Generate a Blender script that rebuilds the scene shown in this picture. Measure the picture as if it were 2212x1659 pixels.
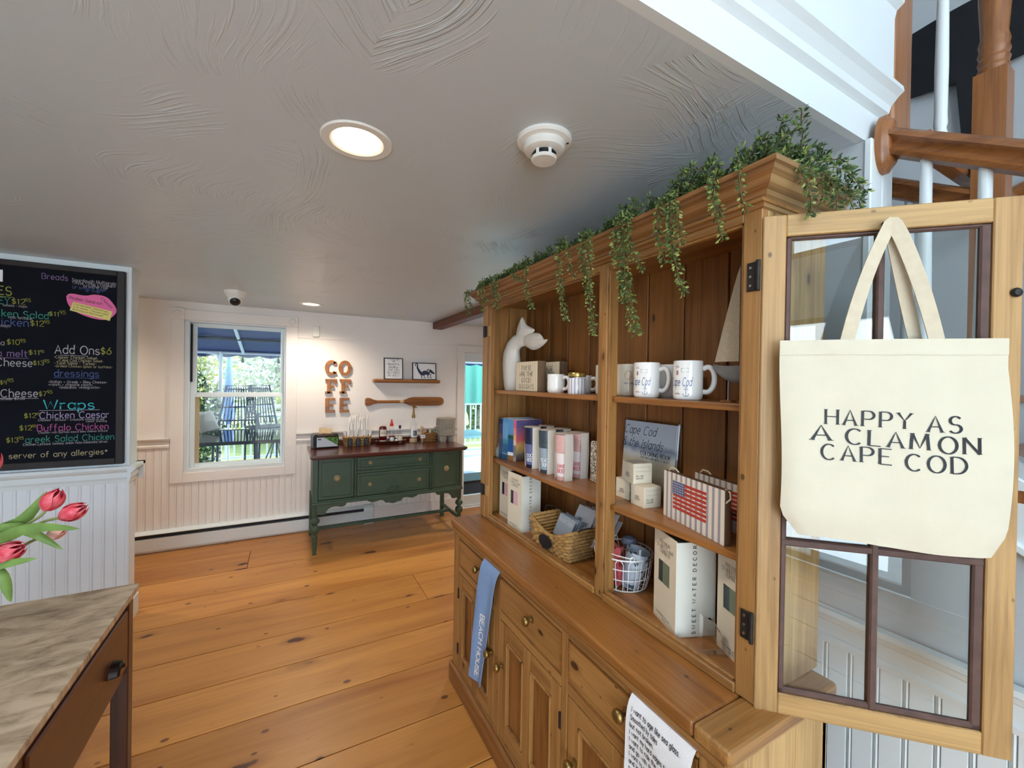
import bpy, bmesh, math, random
from mathutils import Vector, Matrix, noise as mnoise

random.seed(7)
SC = bpy.context.scene
COL = SC.collection
for o in list(bpy.data.objects):
    bpy.data.objects.remove(o)

# ---------------------------------------------------------------- camera
CAM_H = 1.55
cam_data = bpy.data.cameras.new('camera')
cam_data.sensor_fit = 'HORIZONTAL'
cam_data.sensor_width = 36.0
cam_data.lens = 36.0 * 894.9 / 2212.0
cam_data.clip_start = 0.02
cam = bpy.data.objects.new('camera', cam_data)
COL.objects.link(cam)
yaw, pitch, roll = 0.498634, -0.005896, 0.016169
fwd = Vector((math.sin(yaw) * math.cos(pitch), math.cos(yaw) * math.cos(pitch), math.sin(pitch)))
rgt = Vector((math.cos(yaw), -math.sin(yaw), 0.0))
upv = rgt.cross(fwd)
r2 = rgt * math.cos(roll) + upv * math.sin(roll)
u2 = upv * math.cos(roll) - rgt * math.sin(roll)
cam.matrix_world = Matrix(((r2.x, u2.x, -fwd.x, 0), (r2.y, u2.y, -fwd.y, 0), (r2.z, u2.z, -fwd.z, CAM_H), (0, 0, 0, 1)))
SC.camera = cam

# ---------------------------------------------------------------- world, sun, daylight, exposure
world = bpy.data.worlds.new('sky')
SC.world = world
world.use_nodes = True
bgn = world.node_tree.nodes['Background']
bgn.inputs[0].default_value = (0.72, 0.86, 1.0, 1)
bgn.inputs[1].default_value = 3.6

def light(name, kind, loc, target, energy, color, **kw):
    d = bpy.data.lights.new(name, kind)
    d.energy = energy
    d.color = color
    for k, v in kw.items():
        setattr(d, k, v)
    o = bpy.data.objects.new(name, d)
    COL.objects.link(o)
    o.location = loc
    o.rotation_euler = (Vector(target) - Vector(loc)).to_track_quat('-Z', 'Y').to_euler()
    return o

light('sun', 'SUN', (8, 6, 12), (0, 3.2, 0), 6.0, (1.0, 0.95, 0.85), angle=0.02)
# daylight entering through the big rear windows (lower french doors, upper windows)
light('daylight_lower', 'AREA', (-1.0, -2.45, 1.15), (-0.7, 3.0, 1.7), 58, (0.74, 0.88, 1.0), shape='RECTANGLE', size=2.4, size_y=1.9)
light('daylight_upper', 'AREA', (-0.3, -2.45, 3.45), (0.3, 2.0, 1.6), 17, (0.74, 0.89, 1.0), shape='RECTANGLE', size=3.6, size_y=1.5)

vs = SC.view_settings
vs.view_transform = 'Standard'
vs.look = 'None'
vs.gamma = 1.0
vs.use_curve_mapping = False
vs.exposure = 0.38
SC.cycles.use_denoising = True
SC.cycles.max_bounces = 7
SC.cycles.diffuse_bounces = 4
SC.cycles.glossy_bounces = 3
SC.cycles.transmission_bounces = 4
SC.cycles.transparent_max_bounces = 12
SC.cycles.use_adaptive_sampling = True
SC.cycles.adaptive_threshold = 0.1
SC.cycles.adaptive_min_samples = 16
SC.cycles.sample_clamp_indirect = 6.0
SC.cycles.caustics_reflective = False
SC.cycles.caustics_refractive = False

# ---------------------------------------------------------------- materials
MATS = {}

def srgb(r, g, b):
    def f(c):
        c /= 255.0
        return c / 12.92 if c <= 0.04045 else ((c + 0.055) / 1.055) ** 2.4
    return (f(r), f(g), f(b), 1.0)

class NT:
    def __init__(self, name):
        self.m = bpy.data.materials.new(name)
        self.m.use_nodes = True
        self.t = self.m.node_tree
        self.t.nodes.clear()
        self.out = self.t.nodes.new('ShaderNodeOutputMaterial')
        MATS[name] = self.m
    def n(self, kind, **kw):
        nd = self.t.nodes.new('ShaderNode' + kind)
        for k, v in kw.items():
            if k in nd.inputs:
                i = nd.inputs[k]
                if isinstance(v, bpy.types.NodeSocket):
                    self.t.links.new(v, i)
                else:
                    i.default_value = v
            else:
                setattr(nd, k, v)
        return nd
    def link(self, a, b):
        self.t.links.new(a, b)
    def bsdf(self, **kw):
        b = self.t.nodes.new('ShaderNodeBsdfPrincipled')
        for k, v in kw.items():
            k = k.replace('_', ' ')
            if isinstance(v, bpy.types.NodeSocket):
                self.t.links.new(v, b.inputs[k])
            else:
                b.inputs[k].default_value = v
        self.t.links.new(b.outputs[0], self.out.inputs[0])
        return b
    def ramp(self, fac, stops):
        r = self.t.nodes.new('ShaderNodeValToRGB')
        e = r.color_ramp.elements
        while len(e) < len(stops):
            e.new(0.5)
        for i, (p, c) in enumerate(stops):
            e[i].position = p
            e[i].color = c
        self.t.links.new(fac, r.inputs[0])
        return r.outputs[0]
    def mix(self, fac, a, b, mode='MIX'):
        m = self.t.nodes.new('ShaderNodeMix')
        m.data_type = 'RGBA'
        m.blend_type = mode
        for v, s in ((fac, m.inputs[0]), (a, m.inputs[6]), (b, m.inputs[7])):
            if isinstance(v, bpy.types.NodeSocket):
                self.t.links.new(v, s)
            else:
                s.default_value = v
        return m.outputs[2]
    def math(self, op, a, b=0.0):
        m = self.t.nodes.new('ShaderNodeMath')
        m.operation = op
        for v, s in ((a, m.inputs[0]), (b, m.inputs[1])):
            if isinstance(v, bpy.types.NodeSocket):
                self.t.links.new(v, s)
            else:
                s.default_value = v
        return m.outputs[0]

def plain(name, col, rough=0.5, metal=0.0, noise=0.0, nscale=30.0, bump=0.0, bscale=60.0, **kw):
    t = NT(name)
    c = col
    if noise or bump:
        tc = t.n('TexCoord')
    if noise:
        nz = t.n('TexNoise', Vector=tc.outputs['Object'], Scale=nscale, Detail=5.0)
        d = tuple(x * (1 - noise) for x in col[:3]) + (1,)
        l = tuple(min(1, x * (1 + noise * 0.6)) for x in col[:3]) + (1,)
        c = t.ramp(nz.outputs[0], [(0.3, d), (0.7, l)])
    b = t.bsdf(Base_Color=c, Roughness=rough, Metallic=metal, **kw)
    if bump:
        n2 = t.n('TexNoise', Vector=tc.outputs['Object'], Scale=bscale, Detail=4.0)
        bp = t.n('Bump', Height=n2.outputs[0], Strength=bump, Distance=0.002)
        t.link(bp.outputs[0], b.inputs['Normal'])
    return t.m

def wood(name, light_c, dark_c, axis, rough=0.4, across=22.0, along=1.3, knot=0.0, knot_c=None, kscale=3.0, vary=0.12, coat=0.0, grain=0.35, flat=None, rotz=0.0, knot2=0.0):
    t = NT(name)
    tc = t.n('TexCoord')
    oi = t.n('ObjectInfo')
    off = t.n('CombineXYZ')
    o1 = t.math('MULTIPLY', oi.outputs['Random'], 17.0)
    for i in range(3):
        t.link(o1, off.inputs[i])
    add = t.n('VectorMath', operation='ADD')
    t.link(tc.outputs['Object'], add.inputs[0])
    t.link(off.outputs[0], add.inputs[1])
    src = add.outputs[0]
    if rotz:
        vr = t.n('VectorRotate', rotation_type='Z_AXIS', Angle=rotz)
        t.link(src, vr.inputs['Vector'])
        src = vr.outputs[0]
    def mp(al, ac, kn=False):
        s = [ac, ac, ac]
        s['XYZ'.index(axis)] = al
        if flat and kn: s['XYZ'.index(flat)] = 0.0
        m = t.n('Mapping')
        m.inputs['Scale'].default_value = s
        t.link(src, m.inputs[0])
        return m.outputs[0]
    n1 = t.n('TexNoise', Vector=mp(along, across), Scale=1.0, Detail=6.0, Roughness=0.62, Distortion=0.7)
    n2 = t.n('TexNoise', Vector=mp(along * 2.5, across * 8), Scale=1.0, Detail=3.0, Roughness=0.6)
    n3 = t.n('TexNoise', Vector=mp(along * 0.5, across * 0.22), Scale=1.0, Detail=2.0)
    base = t.ramp(n1.outputs[0], [(0.28, dark_c), (0.52, light_c), (0.75, tuple(min(1, c * 1.15) for c in light_c[:3]) + (1,))])
    fine = t.ramp(n2.outputs[0], [(0.3, (1 - grain,) * 3 + (1,)), (0.6, (1, 1, 1, 1))])
    c = t.mix(0.75, base, fine, 'MULTIPLY')
    big = t.ramp(n3.outputs[0], [(0.3, (0.84, 0.78, 0.72, 1)), (0.65, (1.05, 1.04, 1.02, 1))])
    c = t.mix(0.8, c, big, 'MULTIPLY')
    rv = t.ramp(oi.outputs['Random'], [(0.0, (1 - vary, 1 - vary * 1.3, 1 - vary * 1.6, 1)), (1.0, (1 + vary * 0.5, 1 + vary * 0.5, 1 + vary * 0.4, 1))])
    c = t.mix(1.0, c, rv, 'MULTIPLY')
    if knot > 0:
        kc = knot_c or tuple(x * 0.22 for x in dark_c[:3]) + (1,)
        wob = t.n('TexNoise', Vector=mp(4, 4), Scale=2.0)
        kv = t.n('VectorMath', operation='ADD')
        sc = t.n('VectorMath', operation='SCALE')
        t.link(wob.outputs['Color'], sc.inputs[0])
        sc.inputs['Scale'].default_value = 0.25
        t.link(mp(kscale * 0.62, kscale * 1.3, True), kv.inputs[0])
        t.link(sc.outputs[0], kv.inputs[1])
        vo = t.n('TexVoronoi', Vector=kv.outputs[0], Scale=1.0)
        th = t.math('MULTIPLY', t.n('SeparateColor', Color=vo.outputs['Color']).outputs[0], knot)
        df = t.math('SUBTRACT', th, vo.outputs['Distance'])
        k = t.ramp(df, [(0.0, (0, 0, 0, 1)), (0.035, (1, 1, 1, 1))])
        halo = t.ramp(df, [(0.0, (0, 0, 0, 1)), (0.03, (1, 1, 1, 1))])
        dm = t.math('SUBTRACT', t.math('MULTIPLY', th, 1.9), vo.outputs['Distance'])
        hm = t.ramp(dm, [(0.0, (0, 0, 0, 1)), (0.15, (0.55, 0.55, 0.55, 1))])
        c = t.mix(hm, c, tuple(x * 0.7 for x in dark_c[:3]) + (1,))
        c = t.mix(k, c, kc)
    if knot2 > 0:                                   # scattered pin knots
        v2 = t.n('TexVoronoi', Vector=mp(kscale * 1.7, kscale * 2.6, True), Scale=1.0)
        th2 = t.math('MULTIPLY', t.n('SeparateColor', Color=v2.outputs['Color']).outputs[1], knot2)
        k2 = t.ramp(t.math('SUBTRACT', th2, v2.outputs['Distance']), [(0.0, (0, 0, 0, 1)), (0.05, (.8, .8, .8, 1))])
        c = t.mix(k2, c, kc)
    b = t.bsdf(Base_Color=c, Roughness=rough, Coat_Weight=coat, Coat_Roughness=0.25)
    bp = t.n('Bump', Height=n2.outputs[0], Strength=0.12, Distance=0.001)
    t.link(bp.outputs[0], b.inputs['Normal'])
    return t.m

def glass_mat(name, tint=(1, 1, 1, 1), refl=1.0, rough=0.0):
    t = NT(name)
    tr = t.n('BsdfTransparent', Color=tint)
    gl = t.n('BsdfGlossy', Color=(1, 1, 1, 1), Roughness=rough)
    lw = t.n('LayerWeight', Blend=0.5)          # Schlick reflectance, the same from both sides
    f = t.math('MULTIPLY', t.math('ADD', t.math('MULTIPLY', t.math('POWER', lw.outputs['Facing'], 5.0), 0.96), 0.04), refl)
    mx = t.n('MixShader')
    t.link(f, mx.inputs[0]); t.link(tr.outputs[0], mx.inputs[1]); t.link(gl.outputs[0], mx.inputs[2])
    t.link(mx.outputs[0], t.out.inputs[0])
    return t.m

def emis(name, col, strength):
    t = NT(name)
    e = t.n('Emission', Color=col, Strength=strength)
    t.link(e.outputs[0], t.out.inputs[0])
    return t.m

# wall, ceiling
plain('white_paint', srgb(234, 239, 244), 0.45, noise=0.02, nscale=3, bump=0.05, bscale=40)
plain('warm_white', srgb(240, 234, 229), 0.5, noise=0.02, nscale=3, bump=0.05, bscale=40)
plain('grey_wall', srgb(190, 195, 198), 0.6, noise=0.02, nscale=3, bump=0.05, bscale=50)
plain('trim_white', srgb(226, 234, 236), 0.35)
def ceiling_mat():
    t = NT('ceiling_plaster')
    tc = t.n('TexCoord')
    n0 = t.n('TexNoise', Vector=tc.outputs['Object'], Scale=1.6, Detail=1.0)
    sc = t.n('VectorMath', operation='SCALE'); t.link(n0.outputs['Color'], sc.inputs[0]); sc.inputs['Scale'].default_value = 0.55
    ad = t.n('VectorMath', operation='ADD'); t.link(tc.outputs['Object'], ad.inputs[0]); t.link(sc.outputs[0], ad.inputs[1])
    h = None
    for k, (vs_, off) in enumerate(((2.7, 0.0), (3.6, 4.7))):        # two layers of trowel strokes, each patch with its own direction
        mo = t.n('Mapping'); mo.inputs['Location'].default_value = (off, off * 1.3, 0); mo.inputs['Scale'].default_value = (1, 1, 0)
        t.link(ad.outputs[0], mo.inputs[0])
        vo = t.n('TexVoronoi', Vector=mo.outputs[0], Scale=vs_)
        ang = t.math('MULTIPLY', t.n('SeparateColor', Color=vo.outputs['Color']).outputs[0], 6.28)
        vr = t.n('VectorRotate', rotation_type='Z_AXIS', Angle=ang)
        t.link(mo.outputs[0], vr.inputs['Vector'])
        mp = t.n('Mapping'); mp.inputs['Scale'].default_value = (5.0, 88, 0)
        t.link(vr.outputs[0], mp.inputs[0])
        st = t.n('TexNoise', Vector=mp.outputs[0], Scale=1.0, Detail=2.0, Roughness=0.5, Distortion=0.4)
        rid = t.ramp(st.outputs[0], [(0.52, (0, 0, 0, 1)), (0.64, (1, 1, 1, 1)), (0.70, (.25, .25, .25, 1))])
        edge = t.ramp(vo.outputs['Distance'], [(0.3, (1, 1, 1, 1)), (0.62, (0, 0, 0, 1))])
        on_ = t.ramp(t.n('SeparateColor', Color=vo.outputs['Color']).outputs[1], [(0.22, (0, 0, 0, 1)), (0.42, (1, 1, 1, 1))])
        hh = t.math('MULTIPLY', t.math('MULTIPLY', rid, edge), on_)
        h = hh if h is None else t.math('MAXIMUM', h, hh)
    n2 = t.n('TexNoise', Vector=tc.outputs['Object'], Scale=7.0, Detail=3.0)
    h2 = t.math('ADD', h, t.math('MULTIPLY', n2.outputs[0], 0.35))
    b = t.bsdf(Base_Color=srgb(204, 214, 220), Roughness=0.38)
    bp = t.n('Bump', Height=h2, Strength=0.6, Distance=0.003)
    t.link(bp.outputs[0], b.inputs['Normal'])
ceiling_mat()

# woods
PL, PD = srgb(172, 126, 72), srgb(124, 82, 42)
for ax in 'XYZ':
    wood('pine_' + ax, PL, PD, ax, 0.42, knot=0.13, kscale=8.0, knot2=0.13, coat=0.15)
    wood('pine_dark_' + ax, srgb(150, 98, 48), srgb(104, 62, 28), ax, 0.5, knot=0.12, kscale=8.0, knot2=0.1)
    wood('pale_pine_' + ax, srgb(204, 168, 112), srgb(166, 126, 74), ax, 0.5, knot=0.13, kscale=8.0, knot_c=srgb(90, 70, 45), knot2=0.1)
    wood('oak_' + ax, srgb(160, 104, 58), srgb(118, 70, 36), ax, 0.35, coat=0.2)
wood('counter_pine', srgb(168, 112, 56), srgb(122, 76, 36), 'Y', 0.36, knot=0.13, kscale=8.0, coat=0.2, flat='Z', knot2=0.14)
wood('floor_pine', srgb(210, 148, 76), srgb(180, 114, 50), 'X', 0.42, across=6.0, along=0.7, knot=0.17, kscale=4.2, knot_c=srgb(84, 36, 18), vary=0.16, coat=0.08, grain=0.14, flat='Z', knot2=0.16)
wood('cornice_Y', srgb(152, 106, 62), srgb(108, 70, 38), 'Y', 0.45, across=30.0, knot=0.12, kscale=8.0)
wood('cornice_X', srgb(164, 132, 88), srgb(118, 90, 58), 'X', 0.5, across=30.0)
wood('mahogany', srgb(92, 40, 30), srgb(54, 22, 16), 'X', 0.22, coat=0.5)
wood('walnut_Y', srgb(92, 48, 26), srgb(58, 28, 16), 'Y', 0.4, coat=0.3)
wood('walnut_Z', srgb(84, 50, 38), srgb(56, 32, 24), 'Z', 0.4, coat=0.3)
wood('cedar_X', srgb(168, 108, 52), srgb(120, 70, 30), 'X', 0.35, coat=0.3)
wood('beam_Y', srgb(120, 72, 50), srgb(82, 46, 32), 'Y', 0.6)
plain('muntin_brown', srgb(92, 66, 58), 0.6, noise=0.25, nscale=40)
plain('green_paint', srgb(60, 82, 65), 0.42, noise=0.12, nscale=12, bump=0.08)
plain('brass_aged', srgb(150, 122, 70), 0.32, 0.9, noise=0.25, nscale=60)
plain('antique_knob', srgb(168, 150, 112), 0.45, 0.4, noise=0.3, nscale=90)
plain('iron_dark', srgb(48, 44, 42), 0.5, 0.5, noise=0.3, nscale=80)
plain('bronze_dark', srgb(40, 32, 30), 0.3, 0.8)
plain('black_plastic', srgb(24, 24, 26), 0.35)
plain('black_matte', srgb(18, 18, 20), 0.7)
plain('black_hanging', srgb(10, 12, 20), 0.8)
plain('ink_black', srgb(28, 34, 40), 0.6)
plain('white_plastic', srgb(236, 236, 230), 0.35)
plain('ceramic_white', srgb(238, 236, 232), 0.12)
plain('ceramic_cream', srgb(226, 212, 190), 0.2)
plain('ceramic_matte', srgb(226, 220, 210), 0.55, noise=0.05, bump=0.1, bscale=200)
plain('canvas', srgb(220, 211, 188), 0.85, noise=0.03, nscale=14, bump=0.25, bscale=700)
plain('canvas_strap', srgb(214, 200, 174), 0.9, noise=0.06, nscale=60, bump=0.3, bscale=600)
plain('box_cream', srgb(232, 220, 196), 0.6)
plain('box_side', srgb(222, 220, 208), 0.6)
plain('print_grey', srgb(110, 106, 98), 0.7)
plain('card_white', srgb(226, 222, 214), 0.6)
plain('paper_white', srgb(244, 244, 246), 0.6)
plain('card_grey', srgb(150, 158, 170), 0.5)
plain('kraft', srgb(206, 180, 142), 0.8)
plain('pink_plastic', srgb(214, 170, 164), 0.35)
plain('tag_black', srgb(22, 22, 26), 0.6)
plain('chalk_white', srgb(226, 220, 214), 0.9)
plain('gold_lid', srgb(196, 166, 96), 0.25, 0.9)
plain('wire_white', srgb(240, 240, 238), 0.35)
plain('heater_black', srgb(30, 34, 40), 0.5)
plain('towel_blue', srgb(132, 162, 206), 0.9, noise=0.05, nscale=40, bump=0.4, bscale=400)
plain('towel_white', srgb(236, 236, 238), 0.9, bump=0.4, bscale=400)
plain('chrome', srgb(200, 200, 205), 0.15, 1.0)
plain('pulp_grey', srgb(168, 162, 150), 0.9, noise=0.15, nscale=70, bump=0.4, bscale=150)
plain('slate', srgb(14, 18, 28), 0.85, noise=0.25, nscale=4, Specular_IOR_Level=0.2)
plain('board_frame', srgb(34, 27, 27), 0.6)
plain('pink_paper', srgb(240, 112, 168), 0.7)
plain('yellow_paper', srgb(236, 218, 128), 0.7)
plain('twine', srgb(220, 208, 180), 0.9)
glass_mat('glass', (0.97, 0.985, 0.98, 1), 0.3)
glass_mat('old_glass', (0.93, 0.96, 0.96, 1), 1.6)
glass_mat('clear_plastic', (0.95, 0.96, 0.97, 1), 0.9, 0.05)
glass_mat('acrylic', (0.93, 0.93, 0.93, 1), 3.5, 0.02)
emis('lamp_glow', (1.0, 0.78, 0.46, 1), 14.0)

# ---------------------------------------------------------------- geometry helpers
ROOT = {}          # object name -> inverse world matrix of the thing it belongs to

class MB:
    """collects shapes; build() links them as ONE mesh object"""
    def __init__(self):
        self.v, self.f, self.m = [], [], []
    def add(self, vs, fs, mi=0):
        b = len(self.v)
        self.v += [tuple(p) for p in vs]
        self.f += [tuple(b + i for i in q) for q in fs]
        self.m += [mi] * len(fs)
        return self
    def box(self, x0, x1, y0, y1, z0, z1, mi=0):
        v = [(x, y, z) for z in (z0, z1) for y in (y0, y1) for x in (x0, x1)]
        return self.add(v, [(0, 2, 3, 1), (4, 5, 7, 6), (0, 1, 5, 4), (2, 6, 7, 3), (0, 4, 6, 2), (1, 3, 7, 5)], mi)
    def prism(self, poly, axis, a0, a1, mi=0):
        def P(u, w, a):
            return {'X': (a, u, w), 'Y': (u, a, w), 'Z': (u, w, a)}[axis]
        n = len(poly)
        v = [P(u, w, a0) for u, w in poly] + [P(u, w, a1) for u, w in poly]
        f = [tuple(range(n))[::-1], tuple(range(n, 2 * n))] + [(i, (i + 1) % n, n + (i + 1) % n, n + i) for i in range(n)]
        return self.add(v, f, mi)
    def lathe(self, prof, c=(0, 0, 0), seg=24, axis='Z', mi=0, arc=None, sx=1.0, sy=1.0, cap=False):
        n = len(prof)
        v, f = [], []
        full = arc is None
        a0, a1 = (0, 2 * math.pi) if full else arc
        k = seg if full else seg + 1
        for i in range(k):
            a = a0 + (a1 - a0) * i / seg
            for r, z in prof:
                x, y = r * math.cos(a) * sx, r * math.sin(a) * sy
                p = {'Z': (x, y, z), 'X': (z, x, y), 'Y': (x, z, y)}[axis]
                v.append((c[0] + p[0], c[1] + p[1], c[2] + p[2]))
        for i in range(seg):
            j = (i + 1) % k
            for q in range(n - 1):
                f.append((i * n + q, j * n + q, j * n + q + 1, i * n + q + 1))
        self.add(v, f, mi)
        if full and cap:
            b = len(self.v) - len(v)
            for e, rv in ((0, True), (n - 1, False)):
                if prof[e][0] > 1e-5:
                    ring = [b + i * n + e for i in range(seg)]
                    self.f.append(tuple(ring[::-1] if rv else ring)); self.m.append(mi)
        return self
    def tube(self, path, r, seg=8, closed=False, mi=0, flat=1.0):
        path = [Vector(p) for p in path]
        n = len(path)
        rr = r if isinstance(r, (list, tuple)) else [r] * n
        v, f = [], []
        up = None
        for i, p in enumerate(path):
            a = path[(i - 1) % n] if (closed or i > 0) else p
            b = path[(i + 1) % n] if (closed or i < n - 1) else p
            d = (b - a).normalized()
            if up is None:
                up = Vector((0, 0, 1)) if abs(d.z) < 0.9 else Vector((1, 0, 0))
            s = d.cross(up)
            if s.length < 1e-6:
                s = d.orthogonal()
            s.normalize()
            up = s.cross(d).normalized()
            for k in range(seg):
                t = 2 * math.pi * k / seg
                v.append(p + s * (math.cos(t) * rr[i]) + up * (math.sin(t) * rr[i] * flat))
        m = n if closed else n - 1
        for i in range(m):
            j = (i + 1) % n
            for k in range(seg):
                l = (k + 1) % seg
                f.append((i * seg + k, i * seg + l, j * seg + l, j * seg + k))
        if not closed:
            f.append(tuple(range(seg))[::-1])
            f.append(tuple((n - 1) * seg + k for k in range(seg)))
        return self.add(v, f, mi)
    def grid(self, fn, nu, nv, mi=0, thick=0.0):
        """fn(u,v) -> point ; optional thickness along the surface normal"""
        pts = [[Vector(fn(i / nu, j / nv)) for j in range(nv + 1)] for i in range(nu + 1)]
        W = nv + 1
        v = [p for row in pts for p in row]
        f = [(i * W + j, (i + 1) * W + j, (i + 1) * W + j + 1, i * W + j + 1) for i in range(nu) for j in range(nv)]
        if thick:
            nn = []
            for i in range(nu + 1):
                for j in range(nv + 1):
                    a = pts[min(i + 1, nu)][j] - pts[max(i - 1, 0)][j]
                    b = pts[i][min(j + 1, nv)] - pts[i][max(j - 1, 0)]
                    c = a.cross(b)
                    nn.append(c.normalized() if c.length > 1e-12 else Vector((0, 0, 1)))
            N = len(v)
            v = v + [p - q * thick for p, q in zip(v, nn)]
            f2 = [tuple(N + k for k in q[::-1]) for q in f]
            rim = [(i, 0) for i in range(nu)] + [(nu, j) for j in range(nv)] + [(i, nv) for i in range(nu, 0, -1)] + [(0, j) for j in range(nv, 0, -1)]
            idx = [i * W + j for i, j in rim]
            f3 = [(idx[k], N + idx[k], N + idx[(k + 1) % len(idx)], idx[(k + 1) % len(idx)]) for k in range(len(idx))]
            f = f + f2 + f3
        return self.add(v, f, mi)
    def xf(self, M, start=0):
        self.v[start:] = [tuple(M @ Vector(p)) for p in self.v[start:]]
        return self
    def build(self, name, mats, parent=None, bevel=0.0, smooth=False, local=False, seg=1, angle=40):
        me = bpy.data.meshes.new(name)
        vs = self.v
        if parent is not None and not local:
            M = ROOT[parent.name]
            vs = [tuple(M @ Vector(p)) for p in vs]
        me.from_pydata(vs, [], self.f)
        me.polygons.foreach_set('material_index', self.m)
        if not isinstance(mats, (list, tuple)):
            mats = [mats]
        for q in mats:
            me.materials.append(MATS[q])
        bm = bmesh.new()
        bm.from_mesh(me)
        bmesh.ops.recalc_face_normals(bm, faces=bm.faces)
        if bevel > 0:
            es = [e for e in bm.edges if len(e.link_faces) == 2 and e.calc_face_angle(0) > 0.5]
            bmesh.ops.bevel(bm, geom=es, offset=bevel, segments=seg, affect='EDGES', clamp_overlap=True, profile=0.6)
        bm.to_mesh(me)
        bm.free()
        if smooth:
            me.polygons.foreach_set('use_smooth', [True] * len(me.polygons))
            me.set_sharp_from_angle(angle=math.radians(angle))
        me.update()
        o = bpy.data.objects.new(name, me)
        COL.objects.link(o)
        if parent is not None:
            o.parent = parent
            ROOT[o.name] = ROOT[parent.name]
        else:
            ROOT[o.name] = Matrix()
        return o

def lab(o, label, cat, group=None):
    o['label'] = label
    o['category'] = cat
    if group:
        o['group'] = group
    return o

def thing(name, label, cat, loc=(0, 0, 0), rotz=0.0, group=None):
    o = bpy.data.objects.new(name, None)
    o.empty_display_size = 0.05
    COL.objects.link(o)
    o.location = loc
    o.rotation_euler = (0, 0, rotz)
    ROOT[o.name] = (Matrix.Translation(loc) @ Matrix.Rotation(rotz, 4, 'Z')).inverted()
    return lab(o, label, cat, group)

def struct(o, label=None):
    o['kind'] = 'structure'
    if label:
        o['label'] = label
    return o

def room(name, label):
    o = bpy.data.objects.new(name, None)
    o.empty_display_size = 0.05
    COL.objects.link(o)
    ROOT[o.name] = Matrix()
    return struct(o, label)

def copy_tree(src, loc, rotz, label=None, group=None):
    r = src.copy(); COL.objects.link(r)
    r.location = loc
    r.rotation_euler = (0, 0, rotz)
    if label: r['label'] = label
    if group: r['group'] = group
    for ch in list(src.children):
        c = ch.copy(); COL.objects.link(c); c.parent = r
        for g in list(ch.children):
            d = g.copy(); COL.objects.link(d); d.parent = c
    return r

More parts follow.
